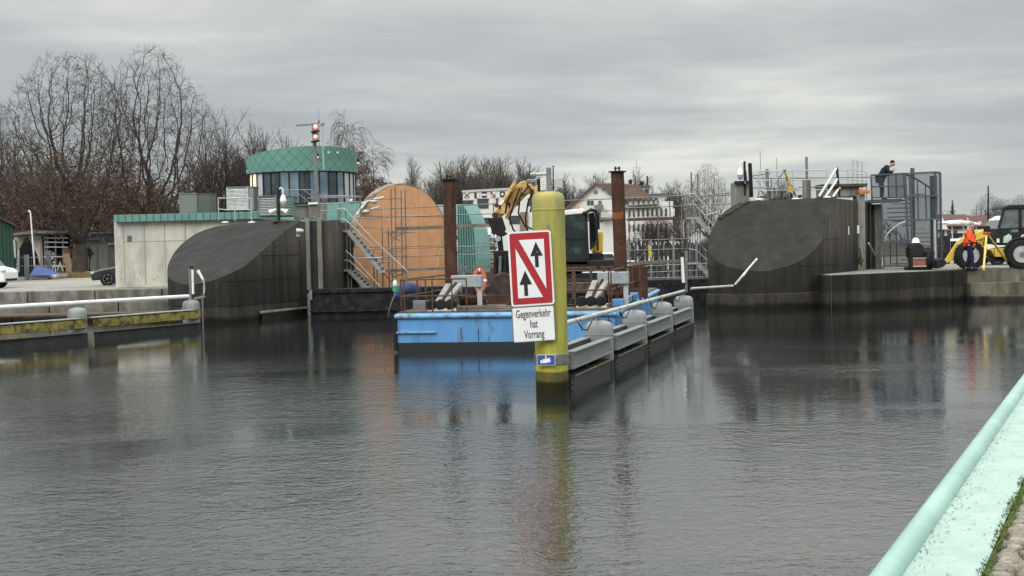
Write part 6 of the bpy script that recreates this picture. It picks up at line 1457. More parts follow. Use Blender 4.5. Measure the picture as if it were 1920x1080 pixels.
MID = dict(trunk=.42, r=.20, rmin=.009, wl=2, lv=[L_((6, 8), .55, .72, .5, .03, .04, .55, .3, 4, .35), L_((6, 8), .6, .50, .5, .10, .10, .4, .2, 5), L_((5, 6), .65, .52, .6, .08, .12, .5, .15, 3), L_((3, 4), .65, .6, .7, .06, .14, .6, .2, 2), END])
POP = dict(trunk=.35, r=.20, rmin=.010, wl=2, lv=[L_((8, 10), .38, 1.0, .5, .05, .04, .6, .2, 4, .3), L_((7, 9), .38, .42, .5, .14, .06, .4, .15, 5), L_((6, 7), .45, .5, .6, .14, .09, .5, .15, 3), L_((3, 5), .5, .6, .7, .12, .1, .6, .2, 2), END])
WEEP = dict(trunk=.80, r=.20, rmin=.013, wl=2, lv=[L_((18, 20), .62, .36, .38, .03, .02, .3, .22, 8, .62), L_((6, 7), .5, .5, .5, .06, .07, .4, .3, 4), L_((7, 8), .6, .75, .6, -.16, .08, .6, .2, 4), L_((3, 4), .4, .7, .8, -.34, .06, .8, .2, 4), dict(wob=.05, up=-.4, tap=.8, seg=3)])
import numpy as np
def oak_shape(seed, env, natt, trunk_h, nl, r0, zmin):
    """an open grown crown: limbs reach step by step for points spread through a rounded crown, then twigs on every end"""
    rng = random.Random(seed); a, cz, b = env; att = []
    while len(att) < natt:
        p = V((rng.uniform(-1, 1), rng.uniform(-1, 1), rng.uniform(-1, 1)))
        if p.length > 1 or (p.length < .35 and rng.random() < .7): continue
        lob = 1 + .10 * math.sin(3 * math.atan2(p.y, p.x) + seed) + .08 * math.sin(7 * p.z + seed)
        q = V((p.x * a * lob, p.y * a * lob, cz + p.z * b * (1 - .10 * (1 - lob))))
        if q.z > zmin: att.append(q)
    att = np.array([tuple(q) for q in att]); pos = [V((0, 0, -.3))]; par = [-1]
    def chain(i, d, n, st, wob=.0):
        for k in range(n):
            d = (d + V((rng.gauss(0, wob), rng.gauss(0, wob), rng.gauss(0, wob)))).normalized(); pos.append(pos[i] + d * st); par.append(i); i = len(pos) - 1
        return i, d
    i0, d = chain(0, V((.03, 0, 1)), 5, (trunk_h + .3) / 5, .02)
    for k in range(nl):
        t = 2 * PI * (k + rng.uniform(-.25, .25)) / nl; el = rng.uniform(.75, 1.25) if k else 1.5
        chain(i0 - (k % 2), V((math.cos(t) * math.cos(el), math.sin(t) * math.cos(el), math.sin(el))), 6, .36, .07)
    st, infl, kill = .30, 3.2, .46
    alive = np.ones(len(att), bool); P_ = np.array([tuple(p) for p in pos]); near = np.full(len(att), 1e9); who = np.zeros(len(att), int); new0 = 6
    for it in range(110):
        nw = P_[new0:] if it else P_[6:]; off = new0 if it else 6
        if len(nw):
            d2 = ((att[:, None, :] - nw[None]) ** 2).sum(2); j = d2.argmin(1); m = d2[np.arange(len(att)), j]; up = m < near; near[up] = m[up]; who[up] = j[up] + off
        alive &= near > kill * kill
        act = alive & (near < (infl if it < 50 else 99) ** 2)
        if not act.any(): break
        new0 = len(P_); add = []
        for n_ in np.unique(who[act]):
            dv = att[act & (who == n_)] - P_[n_]; dv = (dv / np.linalg.norm(dv, axis=1)[:, None]).sum(0); dv = V(dv).normalized()
            prv = (pos[n_] - pos[par[n_]]).normalized() if par[n_] >= 0 else V((0, 0, 1))
            dv = (dv * .75 + prv * .45 + V((rng.gauss(0, .14), rng.gauss(0, .14), rng.gauss(0, .14) + .02))).normalized(); q = pos[n_] + dv * st
            pos.append(q); par.append(int(n_)); add.append(tuple(q))
        P_ = np.vstack([P_, np.array(add)])
    n = len(pos); kids = [[] for _ in range(n)]
    for i in range(1, n): kids[par[i]].append(i)
    w_ = [0.0] * n
    for i in reversed(range(n)): w_[i] += 0 if kids[i] else 1.0; w_[max(par[i], 0)] += w_[i] if par[i] >= 0 else 0
    rad = [max(.011, r0 * (x / w_[0]) ** .58) for x in w_]
    for i in range(6): rad[i] = r0 * (1.35 - .07 * i)
    wood, twig, tips = MB(), MB(), []
    def run(i):
        stack = [(par[i] if par[i] >= 0 else i, i)]
        while stack:
            p0, c = stack.pop(); pts, rr = [pos[p0]], [min(rad[p0], rad[c] * 1.25)]
            while True:
                pts.append(pos[c]); rr.append(rad[c])
                if not kids[c]: break
                k = sorted(kids[c], key=lambda x: -w_[x])
                for o in k[1:]: stack.append((c, o))
                c = k[0]
            big = rr[0] > .035
            (wood if big else twig).path(pts, rr, 7 if rr[0] > .2 else 5 if big else 3, False)
    run(1)
    def tw(p, d, L, r, l):
        pts = [p]
        for k in range(2): d = (d + V((rng.gauss(0, .24), rng.gauss(0, .22), rng.gauss(0, .22) + .05))).normalized(); pts.append(pts[-1] + d * L / 2)
        twig.path(pts, [r, r * .8, r * .6], 3, False); tips.append(pts[-1])
        if l:
            for k in range(2): tw(pts[1], (d + V((rng.gauss(0, .6), rng.gauss(0, .6), rng.gauss(0, .6)))).normalized(), L * .65, r * .75, l - 1)
    for i in range(6, n):
        if rad[i] > .045: continue
        nt_ = 3 if not kids[i] else (1 if rng.random() < .4 else 0); d0 = (pos[i] - pos[par[i]]).normalized()
        for k in range(nt_): tw(pos[i], (d0 + V((rng.gauss(0, .55), rng.gauss(0, .55), rng.gauss(0, .5)))).normalized(), rng.uniform(.5, 1.0), .009, 1)
    return wood, twig, tips
BARK = mat('oak_bark', (.062, .052, .043), .9, 0, .35, 4, .4, (1, 1, .3), (.075, .075, .055), .6, .1, 1.5)
TWIG = mat('twigs', (.060, .050, .045), .9, 0, .2, 2)
BARK2 = mat('grey_bark', (.085, .072, .062), .9, 0, .3, 3); TWIG2 = mat('pale_twigs', (.105, .092, .083), .9, 0, .2, 2)
BIRCH = mat('birch_bark', (.40, .38, .35), .8, 0, .15, 4, 0, (1, 1, 3), (.06, .055, .05), .58, .04, 3.5, (1, 1, 2.5)); TWIGR = mat('reddish_twigs', (.11, .08, .07), .9, 0, .2, 2)
LEAF = mat('dry_oak_leaves', (.125, .075, .048), .85, 0, .4, 5)
LEAF2 = mat('dull_brown_leaves', (.085, .066, .056), .85, 0, .4, 5)
def leaves(rng, tips, f, n, size, spread):
    m_ = MB()
    for p in tips:
        pr = f(p)
        if rng.random() > pr: continue
        for k in range(n):
            q = p + V((rng.gauss(0, spread), rng.gauss(0, spread), rng.gauss(0, spread)))
            a = V((rng.gauss(0, 1), rng.gauss(0, 1), rng.gauss(0, 1))).normalized(); b = a.cross(V((rng.gauss(0, 1), rng.gauss(0, 1), 1))).normalized(); s = size * rng.uniform(.6, 1.3)
            m_.add([q - a * s, q - b * s * .45, q + a * s, q + b * s * .45], [(0, 1, 2, 3)])
    return m_
MESHT = {}
def make_tree(key, seed, H, prm, bark, twg, leaf=None):
    wood, twig, tips = oak_shape(seed, *prm['oak']) if 'oak' in prm else tree_shape(seed, H, prm); zs = sorted(p.z for p in tips); h = prm['env'][1] + prm['env'][2] if 'env' in prm else zs[int(len(zs) * .998)]; MESHT[key] = (wood, twig, tips, h, bark, twg, leaf, seed, {})
def tree(name, key, loc, label, h=None, rz=0.0, xs=1.0, group=None):
    """a tree: first use builds the meshes, later ones share them"""
    wood, twig, tips, h0, bark, twg, leaf, seed, cache = MESHT[key]
    t = thing(name, loc, label, 'tree', group); s = (h / h0) if h else 1; t.scale = (s * xs, s * xs, s); t.rotation_euler = (0, 0, rz)
    if not cache:
        for nm, mb_, m in (('trunk', wood, bark), ('crown', twig, twg)):
            me = bpy.data.meshes.new(nm); me.from_pydata([tuple(v) for v in mb_.v], [], mb_.f); me.materials.append(m); me.polygons.foreach_set('use_smooth', [True] * len(me.polygons)); cache[nm] = me
        if leaf:
            f, n, size, spread, m = leaf; mb_ = leaves(random.Random(seed), tips, f, n, size, spread); me = bpy.data.meshes.new('leaves'); me.from_pydata([tuple(v) for v in mb_.v], [], mb_.f); me.materials.append(m); cache['leaves'] = me
    for nm, me in cache.items():
        o = bpy.data.objects.new(nm, me); COL.objects.link(o); o.parent = t
    return t
lowleaf = lambda z0, z1, a: (lambda p: a * max(0, min(1, (z1 - p.z) / (z1 - z0))))
make_tree('oakA', 12, 16.2, dict(env=(5.0, 9.0, 7.3), oak=((5.0, 9.0, 7.3), 3000, 2.2, 7, .50, 3.4)), BARK, TWIG, (lowleaf(6.5, 10.5, .55), 3, .10, .28, LEAF))
make_tree('oakB', 31, 16.5, dict(env=(4.3, 9.6, 7.2), oak=((4.3, 9.6, 7.2), 2600, 2.8, 7, .45, 4.2)), BARK, TWIG, (lowleaf(5.0, 8.5, .5), 3, .10, .28, LEAF))
make_tree('brown', 43, 11.0, MID, BARK, TWIGR, (lambda p: .22, 2, .08, .28, LEAF2))
make_tree('mid1', 5, 13, MID, BARK2, TWIG, None); make_tree('mid2', 6, 12, MID, BARK2, TWIG, None)
make_tree('pop1', 7, 12, POP, BARK2, TWIG2, None); make_tree('pop2', 8, 11, POP, BARK2, TWIG2, None); make_tree('pop3', 19, 12, POP, BARK2, TWIG2, None)
make_tree('weep', 9, 13, WEEP, BARK2, TWIGR, None); make_tree('birch', 15, 12, POP, BIRCH, TWIGR, None)
def at(px, D): return V((P(px, 480, D).x, D, ZL - .05))
def hz(px): return 466 - (px - 960) * .0227
def th(px, ytop, D): return (hz(px) - ytop) * mpp(D) + CAMZ - ZL
tree('oak_tree', 'oakA', at(148, 99), 'huge bare oak with thick forked trunk, left of the pale machine house', th(140, 98, 99), .6)
tree('oak_tree', 'oakB', at(292, 104), 'big bare oak with a rounded crown behind the pale machine house', th(290, 94, 104), 2.1)
tree('oak_tree', 'oakB', at(-10, 108), 'bare oak at the left edge of the photo, mostly cut off by it', th(-10, 190, 108), 4.0)
BT = 'brown thicket trees at left'
for i, (px, y, D, k, lab) in enumerate(((20, 235, 122, 'birch', 'slender birch rising behind the red roof at far left'), (70, 262, 120, 'brown', 'brown leaved tree in the thicket above the open tarpaulin shed'), (112, 226, 124, 'brown', 'brown leaved tree in the thicket just left of the huge oak trunk'),
        (165, 236, 121, 'brown', 'brown leaved tree directly behind the huge oak'), (215, 258, 123, 'brown', 'brown leaved tree above the grey garage at left'), (262, 275, 120, 'brown', 'brown leaved tree above the left end of the machine house'), (310, 300, 122, 'brown', 'brown leaved tree behind the rounded oak'),
        (45, 300, 116, 'birch', 'white stemmed birch behind the open tarpaulin shed'), (82, 280, 115, 'birch', 'white stemmed birch right above the shelf rack shed'), (190, 310, 118, 'brown', 'low brown tree right of the huge oak trunk'), (-20, 260, 118, 'brown', 'brown leaved tree at the left edge above the dark green shed'),
        (240, 330, 115, 'brown', 'lowest brown tree behind the left corner of the machine house'), (130, 300, 114, 'brown', 'low brown tree behind the trunk of the huge oak'), (345, 340, 118, 'brown', 'brown bush like tree behind the dull roof units'))):
    tree('thicket_tree', k, at(px, D), lab, th(px, y + 22, D), i * 1.7, 1.15, BT)
for i, (px, y, D, k, xs, lab) in enumerate(((388, 205, 112, 'mid1', .8, 'tall thin bare tree left of the silver louvred roof unit'), (425, 205, 116, 'mid2', .85, 'tall bare tree directly above the silver louvred roof unit'), (452, 240, 112, 'mid1', .8, 'bare tree at the left edge of the round tower'),
        (480, 230, 118, 'pop1', .9, 'bare tree above the left roof edge of the round tower'), (512, 235, 116, 'mid2', .8, 'bare tree above the roof band left of the signal mast arm'), (535, 250, 120, 'pop2', .9, 'lower bare tree just below the signal mast side arm'), (360, 260, 118, 'mid2', .9, 'bare tree between the rounded oak and the louvred roof unit'),
        (405, 290, 108, 'mid2', 1.0, 'lower branching bare tree behind the dull roof units'))):
    tree('bare_tree', k, at(px, D), lab, th(px, y, D), 1 + i * 2.3, xs, 'bare trees behind the round tower')
tree('weeping_birch', 'weep', at(664, 104), 'weeping birch with drooping reddish twigs right of the round tower', th(662, 220, 104), .4, .9)
tree('weeping_birch', 'weep', at(702, 108), 'smaller weeping birch leaning out above the left rim of the orange disc', th(700, 276, 108), 2.4, 1.1)
tree('weeping_birch', 'weep', at(622, 110), 'small weeping birch peeping over the roof right of the signal mast', th(622, 262, 110), 4.4, .8)
tree('bare_tree', 'pop2', at(778, 135), 'single slim bare tree standing in the gap above the orange disc', th(778, 294, 135), .5, 1.0)
tree('bare_tree', 'mid1', at(800, 140), 'low bare tree right of the slim one above the orange disc', th(800, 335, 140), .5, 1.2)
rnd = random.Random(77)
PT = ['poplar of the dense grey row left of the yellow pile, tallest group', 'bare poplar in the row behind the white house']
spec = [(828, 312), (845, 300), (862, 296), (880, 294), (898, 297), (916, 293), (934, 296), (952, 294), (970, 297), (986, 306), (1002, 318)]
where = ['leftmost bare poplar of the grey row, beside the left spud pile', 'bare poplar second from the left in the grey row right of the left spud pile', 'bare poplar third from the left in the grey row above the flag decorated building', 'bare poplar above the left half of the flag decorated building',
         'bare poplar above the middle of the flag decorated building', 'bare poplar above the right half of the flag decorated building', 'bare poplar directly left of the ochre boom top', 'bare poplar directly behind the ochre boom', 'bare poplar right of the ochre boom bend', 'bare poplar behind the instrument mast', 'bare poplar right behind the yellow pile top']
for i, (px, y) in enumerate(spec):
    D = 165 + (i * 37) % 22; tree('poplar', ('pop1', 'pop2', 'pop3')[i % 3], at(px, D), where[i], th(px, y, D), i * 1.3, 1.25, 'grey row of bare poplars')
spec = [(1040, 332, 'mid2', 'bare tree right of the yellow pile top above the excavator cab'), (1062, 328, 'pop3', 'bare tree left of the white gable roof'), (1085, 330, 'mid1', 'bare tree above the left slope of the white gable'), (1112, 328, 'pop1', 'bare tree above the ridge of the white house'),
        (1135, 325, 'pop2', 'bare tree left of the right spud pile top'), (1188, 318, 'pop3', 'bare tree right of the right spud pile top'), (1210, 332, 'mid1', 'bare tree above the rear roof of the white house'), (1268, 340, 'pop2', 'bare tree right of the white house above the scaffold'), (1290, 335, 'mid2', 'bare tree left of the rounded crown beyond the right scaffold'),
        (1252, 350, 'pop1', 'low bare tree beside the pale green rear block')]
for i, (px, y, k, lab) in enumerate(spec):
    D = 205 + (i * 31) % 40; tree('bare_tree', k, at(px, D), lab, th(px, y, D), i * 2.1, 1.3, 'bare trees behind the white house')
tree('round_tree', 'oakB', at(1328, 150), 'bare tree with a full rounded crown left of the right lock pier', th(1328, 309, 150), 3.0, .95)
spec = [(1240, 395, 96, 'mid1', 'small street tree before the left white facade'), (1207, 398, 92, 'mid2', 'small street tree right of the right spud pile'), (1222, 402, 94, 'mid1', 'small street tree second right of the right spud pile'), (1255, 404, 100, 'brown', 'small brown street tree near the scaffold post'), (1275, 400, 102, 'brown', 'small brown street tree left of the stair tower')]
for i, (px, y, D, k, lab) in enumerate(spec):
    tree('street_tree', k, V((P(px, 480, D).x, 129 + i * 1.5, ZL)) if False else V((P(px, 480, 130 + i).x, 130 + i, ZL)), lab, th(px, y, 130 + i), i * 1.1, 1.4, 'small street trees before the white house')
spec = [(1775, 392, 190, 'mid1', 'bare tree left of the small conifer'), (1808, 400, 200, 'mid2', 'bare tree right of the small conifer'), (1828, 405, 200, 'mid1', 'low bare tree above the brown roofs'), (1855, 363, 150, 'oakB', 'bare tree with dark knotty crown left of the loader cab'), (1880, 372, 155, 'oakA', 'bare tree just above the loader cab roof'), (1915, 366, 160, 'oakB', 'bare tree at the right edge above the loader cab'),
        (1842, 398, 165, 'brown', 'brown tree behind the brown roofs right of the conifer'), (1948, 370, 158, 'oakA', 'bare tree mostly beyond the right edge of the photo'), (1868, 395, 140, 'brown', 'brown tree behind the loader arm')]
for i, (px, y, D, k, lab) in enumerate(spec):
    tree('bare_tree', k, at(px, D), lab, th(px, y, D), i * 1.9, 1.15, 'bare trees beyond the right quay')
# small trees seen between the rails on the right pier
for i, (px, y) in enumerate(((1462, 336), (1478, 340), (1450, 345))):
    tree('bare_tree', ('pop1', 'pop2', 'pop3')[i], at(px, 140), 'bare treetop seen behind the yellow tripod, %s of three' % ('middle', 'right', 'left')[i], th(px, y, 140), i, 1.2, 'treetops behind the tripod')
# conifer
c = at(1787, 170); h = th(1787, 374, 170)
t = thing('conifer', c, 'small dark green conifer above the brown roofs right of the stair cage', 'tree')
m_ = MB(); m_.tube(c, c + V((0, 0, h * .95)), .14, 6, .03); m_.build('trunk', BARK, t)
m_ = MB(); rnd = random.Random(2)
for k in range(900):
    u = rnd.random() ** .8; z = h * (.08 + .92 * u); rr = (1 - u) * 1.55 * (.75 + .25 * math.sin(u * 60)) + .05; a = rnd.uniform(0, 2 * PI)
    d = V((math.cos(a), math.sin(a), -.25)); q = c + V((0, 0, z)); sd = V((-math.sin(a), math.cos(a), 0)) * rnd.uniform(.05, .13)
    m_.add([q - sd * .3, q + d * rr * rnd.uniform(.6, 1.1) - sd, q + d * rr * rnd.uniform(.9, 1.15), q + d * rr * .7 + sd], [(0, 1, 2, 3)])
m_.build('crown', mat('conifer_needles', (.022, .040, .026), .85, 0, .4, 3), t, recalc=False)
# scrub along the far bank that reads as one mass
m_ = MB(); rnd = random.Random(6)
for k in range(9000):
    px = rnd.uniform(-300, 2250)
    if 1090 < px < 1260: continue
    D = rnd.uniform(228, 260); hh = 2.2 + 1.6 * math.sin(px * .013) + 1.3 * math.sin(px * .05 + 1) + rnd.uniform(0, 1.0); q = at(px, D) + V((0, 0, hh * rnd.random() ** .7))
    L = rnd.uniform(.3, .9); a = V((rnd.gauss(0, .5), rnd.gauss(0, .5), rnd.uniform(.3, 1))).normalized() * L; b = V((rnd.gauss(0, 1), rnd.gauss(0, 1), 0)).normalized() * rnd.uniform(.06, .2)
    m_.add([q - b, q + b, q + a + b * .4, q + a - b * .4], [(0, 1, 2, 3)])
stuff(m_.build('scrub', TWIG2, recalc=False), 'grey brown scrub along the far bank below the bare trees', 'scrub')
m_ = MB(); rnd = random.Random(61)
for k in range(15000):
    px = rnd.uniform(-250, 470); D = rnd.uniform(113, 128); top = 7.5 - 4.2 * max(0, (px - 230) / 240) + .8 * math.sin(px * .05)
    q = at(px, D) + V((0, 0, top * rnd.random() ** .85)); L = rnd.uniform(.3, 1.1); a = V((rnd.gauss(0, .4), rnd.gauss(0, .4), rnd.uniform(.4, 1))).normalized() * L; b = V((rnd.gauss(0, 1), rnd.gauss(0, 1), .3 * rnd.gauss(0, 1))).normalized() * rnd.uniform(.03, .12)
    m_.add([q - b, q + b, q + a + b * .3, q + a - b * .3], [(0, 1, 2, 3)])
stuff(m_.build('undergrowth', mat('dark_undergrowth', (.10, .078, .07), .9, 0, .4, .6), recalc=False), 'dark brown undergrowth of the thicket behind the sheds at left', 'undergrowth')

# ================================================================== LEFT YARD: SHEDS, FENCE, TARP, GRASS
t = thing('green_shed', at(-30, 85), 'dark green corrugated shed with sloping roof at the left edge', 'shed')
a, b = P(-140, 528, 84), P(27, 528, 84); zt = P(27, 425, 84).z
m_ = MB(); m_.prism([V((a.x, 84, ZL)), V((b.x, 84, ZL)), V((b.x, 84, zt)), V((a.x, 84, zt + 3.2))], (-2.9, 7, 0)); m_.build('wall', mat('dark_green_sheet', (.022, .052, .042), .6, 0, .2, 2), t)
m_ = MB()
for k in range(26):
    x = a.x + (b.x - a.x) * k / 25; m_ = MB(); m_.box((x, 83.97, (ZL + zt + 3.2 * (1 - k / 25)) / 2), (.04, .04, zt - ZL + 3.2 * (1 - k / 25) - .05))
    if x > -33.5: m_.build('corrugation', MATS['dark_green_sheet'], t)
m_ = MB(); m_.prism([P(30, 425, 83.6), P(30, 421, 83.6), P(-140, 338, 83.6), P(-140, 344, 83.6)], (-3.1, 8, 0)); m_.build('roof', mat('dark_red_brown_roof', (.05, .035, .035), .7, 0, .2, 3), t)
c = at(60, 104); t = thing('tarpaulin_shed', c, 'open wooden shed with hanging pale tarpaulin and dark inside', 'shed')
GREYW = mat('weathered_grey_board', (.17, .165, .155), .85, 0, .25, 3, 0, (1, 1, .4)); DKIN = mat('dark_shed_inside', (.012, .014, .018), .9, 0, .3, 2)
def pan(t, nm, m, pts, D, dep=.06): return slab(t, nm, m, pts, D, dep)
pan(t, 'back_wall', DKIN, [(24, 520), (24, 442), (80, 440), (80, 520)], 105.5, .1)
pan(t, 'roof', GREYW, [(22, 442), (22, 438), (62, 432), (135, 433), (135, 437), (62, 438)], 102, 4)
pan(t, 'tarp_sheet', mat('cream_tarp', (.30, .29, .22), .7, 0, .2, 4), [(26, 445), (50, 442), (36, 466), (32, 470), (26, 462)], 103, .1)
pan(t, 'tarp_sheet', mat('pale_tarp', (.40, .42, .44), .7, 0, .12, 3), [(51, 442), (75, 441), (76, 500), (70, 478), (58, 455)], 103, .1)
for l in ((27, 450, 31, 512), (35, 468, 35, 510), (77, 441, 80, 512)):
    m_ = MB(); m_.beam(P(l[0], l[1], 102.9), P(l[2], l[3], 102.9), .14, .14); m_.build('post', WOODP if l[0] == 77 else GALVL, t)
t = thing('red_roof', at(45, 118), 'dull red roof of a low building behind the tarpaulin shed', 'building')
pan(t, 'roof', mat('dull_red_roof', (.20, .075, .06), .8, 0, .2, 3), [(24, 442), (26, 432), (62, 431), (66, 440)], 112, 4); pan(t, 'wall', GREYW, [(24, 510), (24, 441), (66, 440), (66, 510)], 112.2, 3)
t = thing('shelf_rack', at(105, 103), 'open rack of boards and timber, left of the huge oak trunk', 'rack')
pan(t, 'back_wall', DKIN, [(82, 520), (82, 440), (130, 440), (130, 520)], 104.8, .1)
for y in (446, 454, 463, 481, 499): m_ = MB(); m_.beam(P(84, y, 102.8), P(128, y + .5, 102.8), .08, .10); m_.build('shelf', GALVL, t)
for x in (84, 89, 104, 118): m_ = MB(); m_.beam(P(x, 440, 102.9), P(x + 1, 516, 102.9), .09, .09); m_.build('upright', GALV, t)
for (x0, y0, x1, y1, m) in ((85, 470, 95, 478, WHITE), (96, 473, 102, 479, GALVL), (85, 480, 100, 487, WHITE), (105, 484, 117, 496, RUST), (88, 490, 97, 497, GALVL), (120, 466, 128, 480, WOODP), (108, 502, 116, 512, GALV)):
    pan(t, 'stored_timber', m, [(x0, y1), (x0, y0), (x1, y0), (x1, y1)], 103.2, .6)
for l in ((98, 510, 102, 490), (105, 510, 100, 490), (108, 508, 113, 490), (118, 508, 112, 490)):
    m_ = MB(); m_.beam(P(l[0], l[1], 101), P(l[2], l[3], 101), .05, .05); m_.build('trestle_bar', WHITE, t)
for i, (x0, x1) in enumerate(((121, 130), (126, 136))):
    m_ = MB(); m_.beam(P(x0, 476, 100.6), P(x1, 517, 99.8), .30, .05); tag(m_.build('leaning_board', WOODP), 'pale board leaning at the oak trunk, %s of two' % ('left' if i == 0 else 'right'), 'board', 'boards leaning at the oak')
t = thing('garage', at(180, 104), 'grey boarded garage with blue grey fascia between the oak trunk and the machine house', 'garage')
GB = mat('grey_garage_board', (.24, .24, .23), .8, 0, .15, 3, 0, (1, 1, .3)); BF = mat('blue_grey_fascia', (.12, .14, .20), .7, 0, .15, 2)
pan(t, 'wall', GB, [(152, 506), (152, 450), (240, 447), (240, 506)], 104, 3)
pan(t, 'fascia', BF, [(150, 451), (150, 439), (203, 437), (203, 449)], 103.6, .3)
pan(t, 'fascia', mat('darker_blue_board', (.08, .09, .13), .7, 0, .2, 2), [(203.5, 456), (203.5, 437), (240, 436), (240, 456)], 103.5, .3)
pan(t, 'roof', GREYW, [(148, 439), (148, 436), (240, 433), (240, 437)], 103.2, 4)
for x in (181, 203): m_ = MB(); m_.beam(P(x, 450, 103.9), P(x + 1, 504, 103.9), .06, .06); m_.build('door_joint', GALV, t)
pan(t, 'door', mat('greenish_grey_board', (.14, .145, .135), .8, 0, .2, 3), [(205, 504), (204, 458), (216, 457), (217, 504)], 103.8, .1)
m_ = MB(); m_.beam(P(203, 457, 103.6), P(217, 456, 103.6), .1, .12); m_.build('door_lintel', WHITE, t)
t = thing('sapling', at(168, 100), 'dark thin pole with a small dry bush in front of the grey garage', 'sapling')
m_ = MB(); m_.tube(P(168, 512, 100), P(168, 468, 100), .04, 6); m_.build('stem', BLACK, t)
m_ = MB(); rnd = random.Random(9)
for k in range(60): q = P(169 + rnd.gauss(0, 2.2), 475 + rnd.gauss(0, 4), 100); m_.add([q, q + V((.08, 0, .1)), q + V((.0, .05, .2)), q + V((-.07, 0, .1))], [(0, 1, 2, 3)])
m_.build('foliage', mat('dark_dry_foliage', (.05, .055, .05), .9), t)
t = thing('fence', at(60, 92), 'grey mesh fence with thick posts between gravel yard and sheds', 'fence')
for x in (10, 50, 92): m_ = MB(); m_.box(P(x, 502, 90) , (.26, .2, 1.75)); m_.build('post', GALVL if x != 92 else GALV, t)
for y in (482, 498, 518): m_ = MB(); m_.beam(P(-40, y + 2, 90), P(110, y - .5, 90), .04, .05); m_.build('rail', GALVL, t)
for k in range(24):
    m_ = MB(); x = -40 + k * 6.2; m_.tube(P(x, 484, 90), P(x, 521, 90), .012, 4)
    if x > -8: m_.build('wire', GALV, t)
pan(t, 'screen', mat('dark_green_screen', (.035, .05, .045), .8, 0, .3, 2), [(12, 522), (12, 485), (30, 484), (30, 521)], 90.3, .04)
t = thing('covered_boat', at(85, 89), 'small boat under a bright blue tarpaulin behind the fence', 'boat')
m_ = MB(); v = [P(x, y, D) for x, y, D in ((55, 517, 88), (68, 498, 89), (90, 503, 89.5), (112, 513, 89), (90, 516, 87.6), (64, 500, 91), (88, 505, 91.2), (110, 513, 90.5), (56, 516, 90.5))]
m_.add(v, [(0, 1, 2, 4), (2, 3, 4), (1, 5, 6, 2), (2, 6, 7, 3), (0, 8, 5, 1), (8, 7, 6, 5), (0, 4, 3, 7, 8)]); m_.build('tarpaulin', mat('bright_blue_tarp', (.055, .095, .30), .5, 0, .15, 5), t)
m_ = MB(); m_.prism([P(54, 517, 88), P(92, 516, 87.8), P(108, 514, 88.2), (P(104, 521, 88)), P(57, 523, 88)], (0, 2.2, 0)); m_.build('hull', GALVL, t, bevel=.05)
t = thing('flagpole', at(64, 95), 'thin leaning white pole in front of the tarpaulin shed', 'pole')
m_ = MB(); m_.tube(P(65, 500, 95), P(57, 398, 95), .06, 8, .05); m_.build('shaft', WHITE, t, smooth=True); m_ = MB(); m_.tube(P(57, 398, 95), P(53, 395, 95), .06, 8); m_.build('tip', WHITE, t)
m_ = MB(); rnd = random.Random(31)
for k in range(3000):
    px = rnd.choice((rnd.uniform(95, 180), rnd.gauss(140, 22))); D = rnd.uniform(92, 101); q = at(px, D); L = rnd.uniform(.15, .5); a = V((rnd.gauss(0, .25), rnd.gauss(0, .25), 1)) * L; b = V((.025, 0, 0))
    m_.add([q - b, q + b, q + a], [(0, 1, 2)])
stuff(m_.build('dry_grass', mat('straw_grass', (.20, .145, .07), .9, 0, .35, 2), recalc=False), 'dry straw coloured grass at the foot of the huge oak', 'grass')
m_ = MB(); m_.box(P(172, 511, 99), (2.0, .6, .18)); tag(m_.build('plank', GALVL), 'pale plank lying before the grey garage', 'plank')

# ================================================================== FAR BUILDINGS
FW = mat('white_render', (.62, .62, .60), .8, 0, .06, 1); FG = mat('pale_grey_render', (.44, .45, .44), .8, 0, .08, 1); WIND = mat('far_window', (.06, .07, .075), .15, .2, .2, 1); RBR = mat('brown_tile_roof', (.10, .068, .053), .85, 0, .2, 1.5)
D1 = 122
t = thing('flag_building', at(930, D1), 'long white building with a row of signal flag squares, behind the ochre boom', 'building')
pan(t, 'wall', FW, [(868, 470), (868, 360), (1010, 352), (1010, 470)], D1, 8)
pan(t, 'parapet', FG, [(866, 361), (866, 357), (1011, 349), (1011, 353)], D1 - .1, 8.3)
for x0, x1, y0, y1 in ((868, 887, 376, 397), (895, 916, 373, 391), (930, 934, 372, 380), (896, 917, 409, 425), (955, 975, 405, 420), (962, 972, 372, 385), (990, 1005, 372, 386), (870, 888, 410, 426)):
    w_ = pan(t, 'window', WIND, [(x0, y1), (x0, y0), (x1, y0 - .6), (x1, y1 - .6)], D1 - .06, .1)
    pan(w_, 'frame', FG, [(x0 - 1, y0), (x0 - 1, y0 - 1.2), (x1 + 1, y0 - 1.8), (x1 + 1, y0 - .6)], D1 - .12, .1)
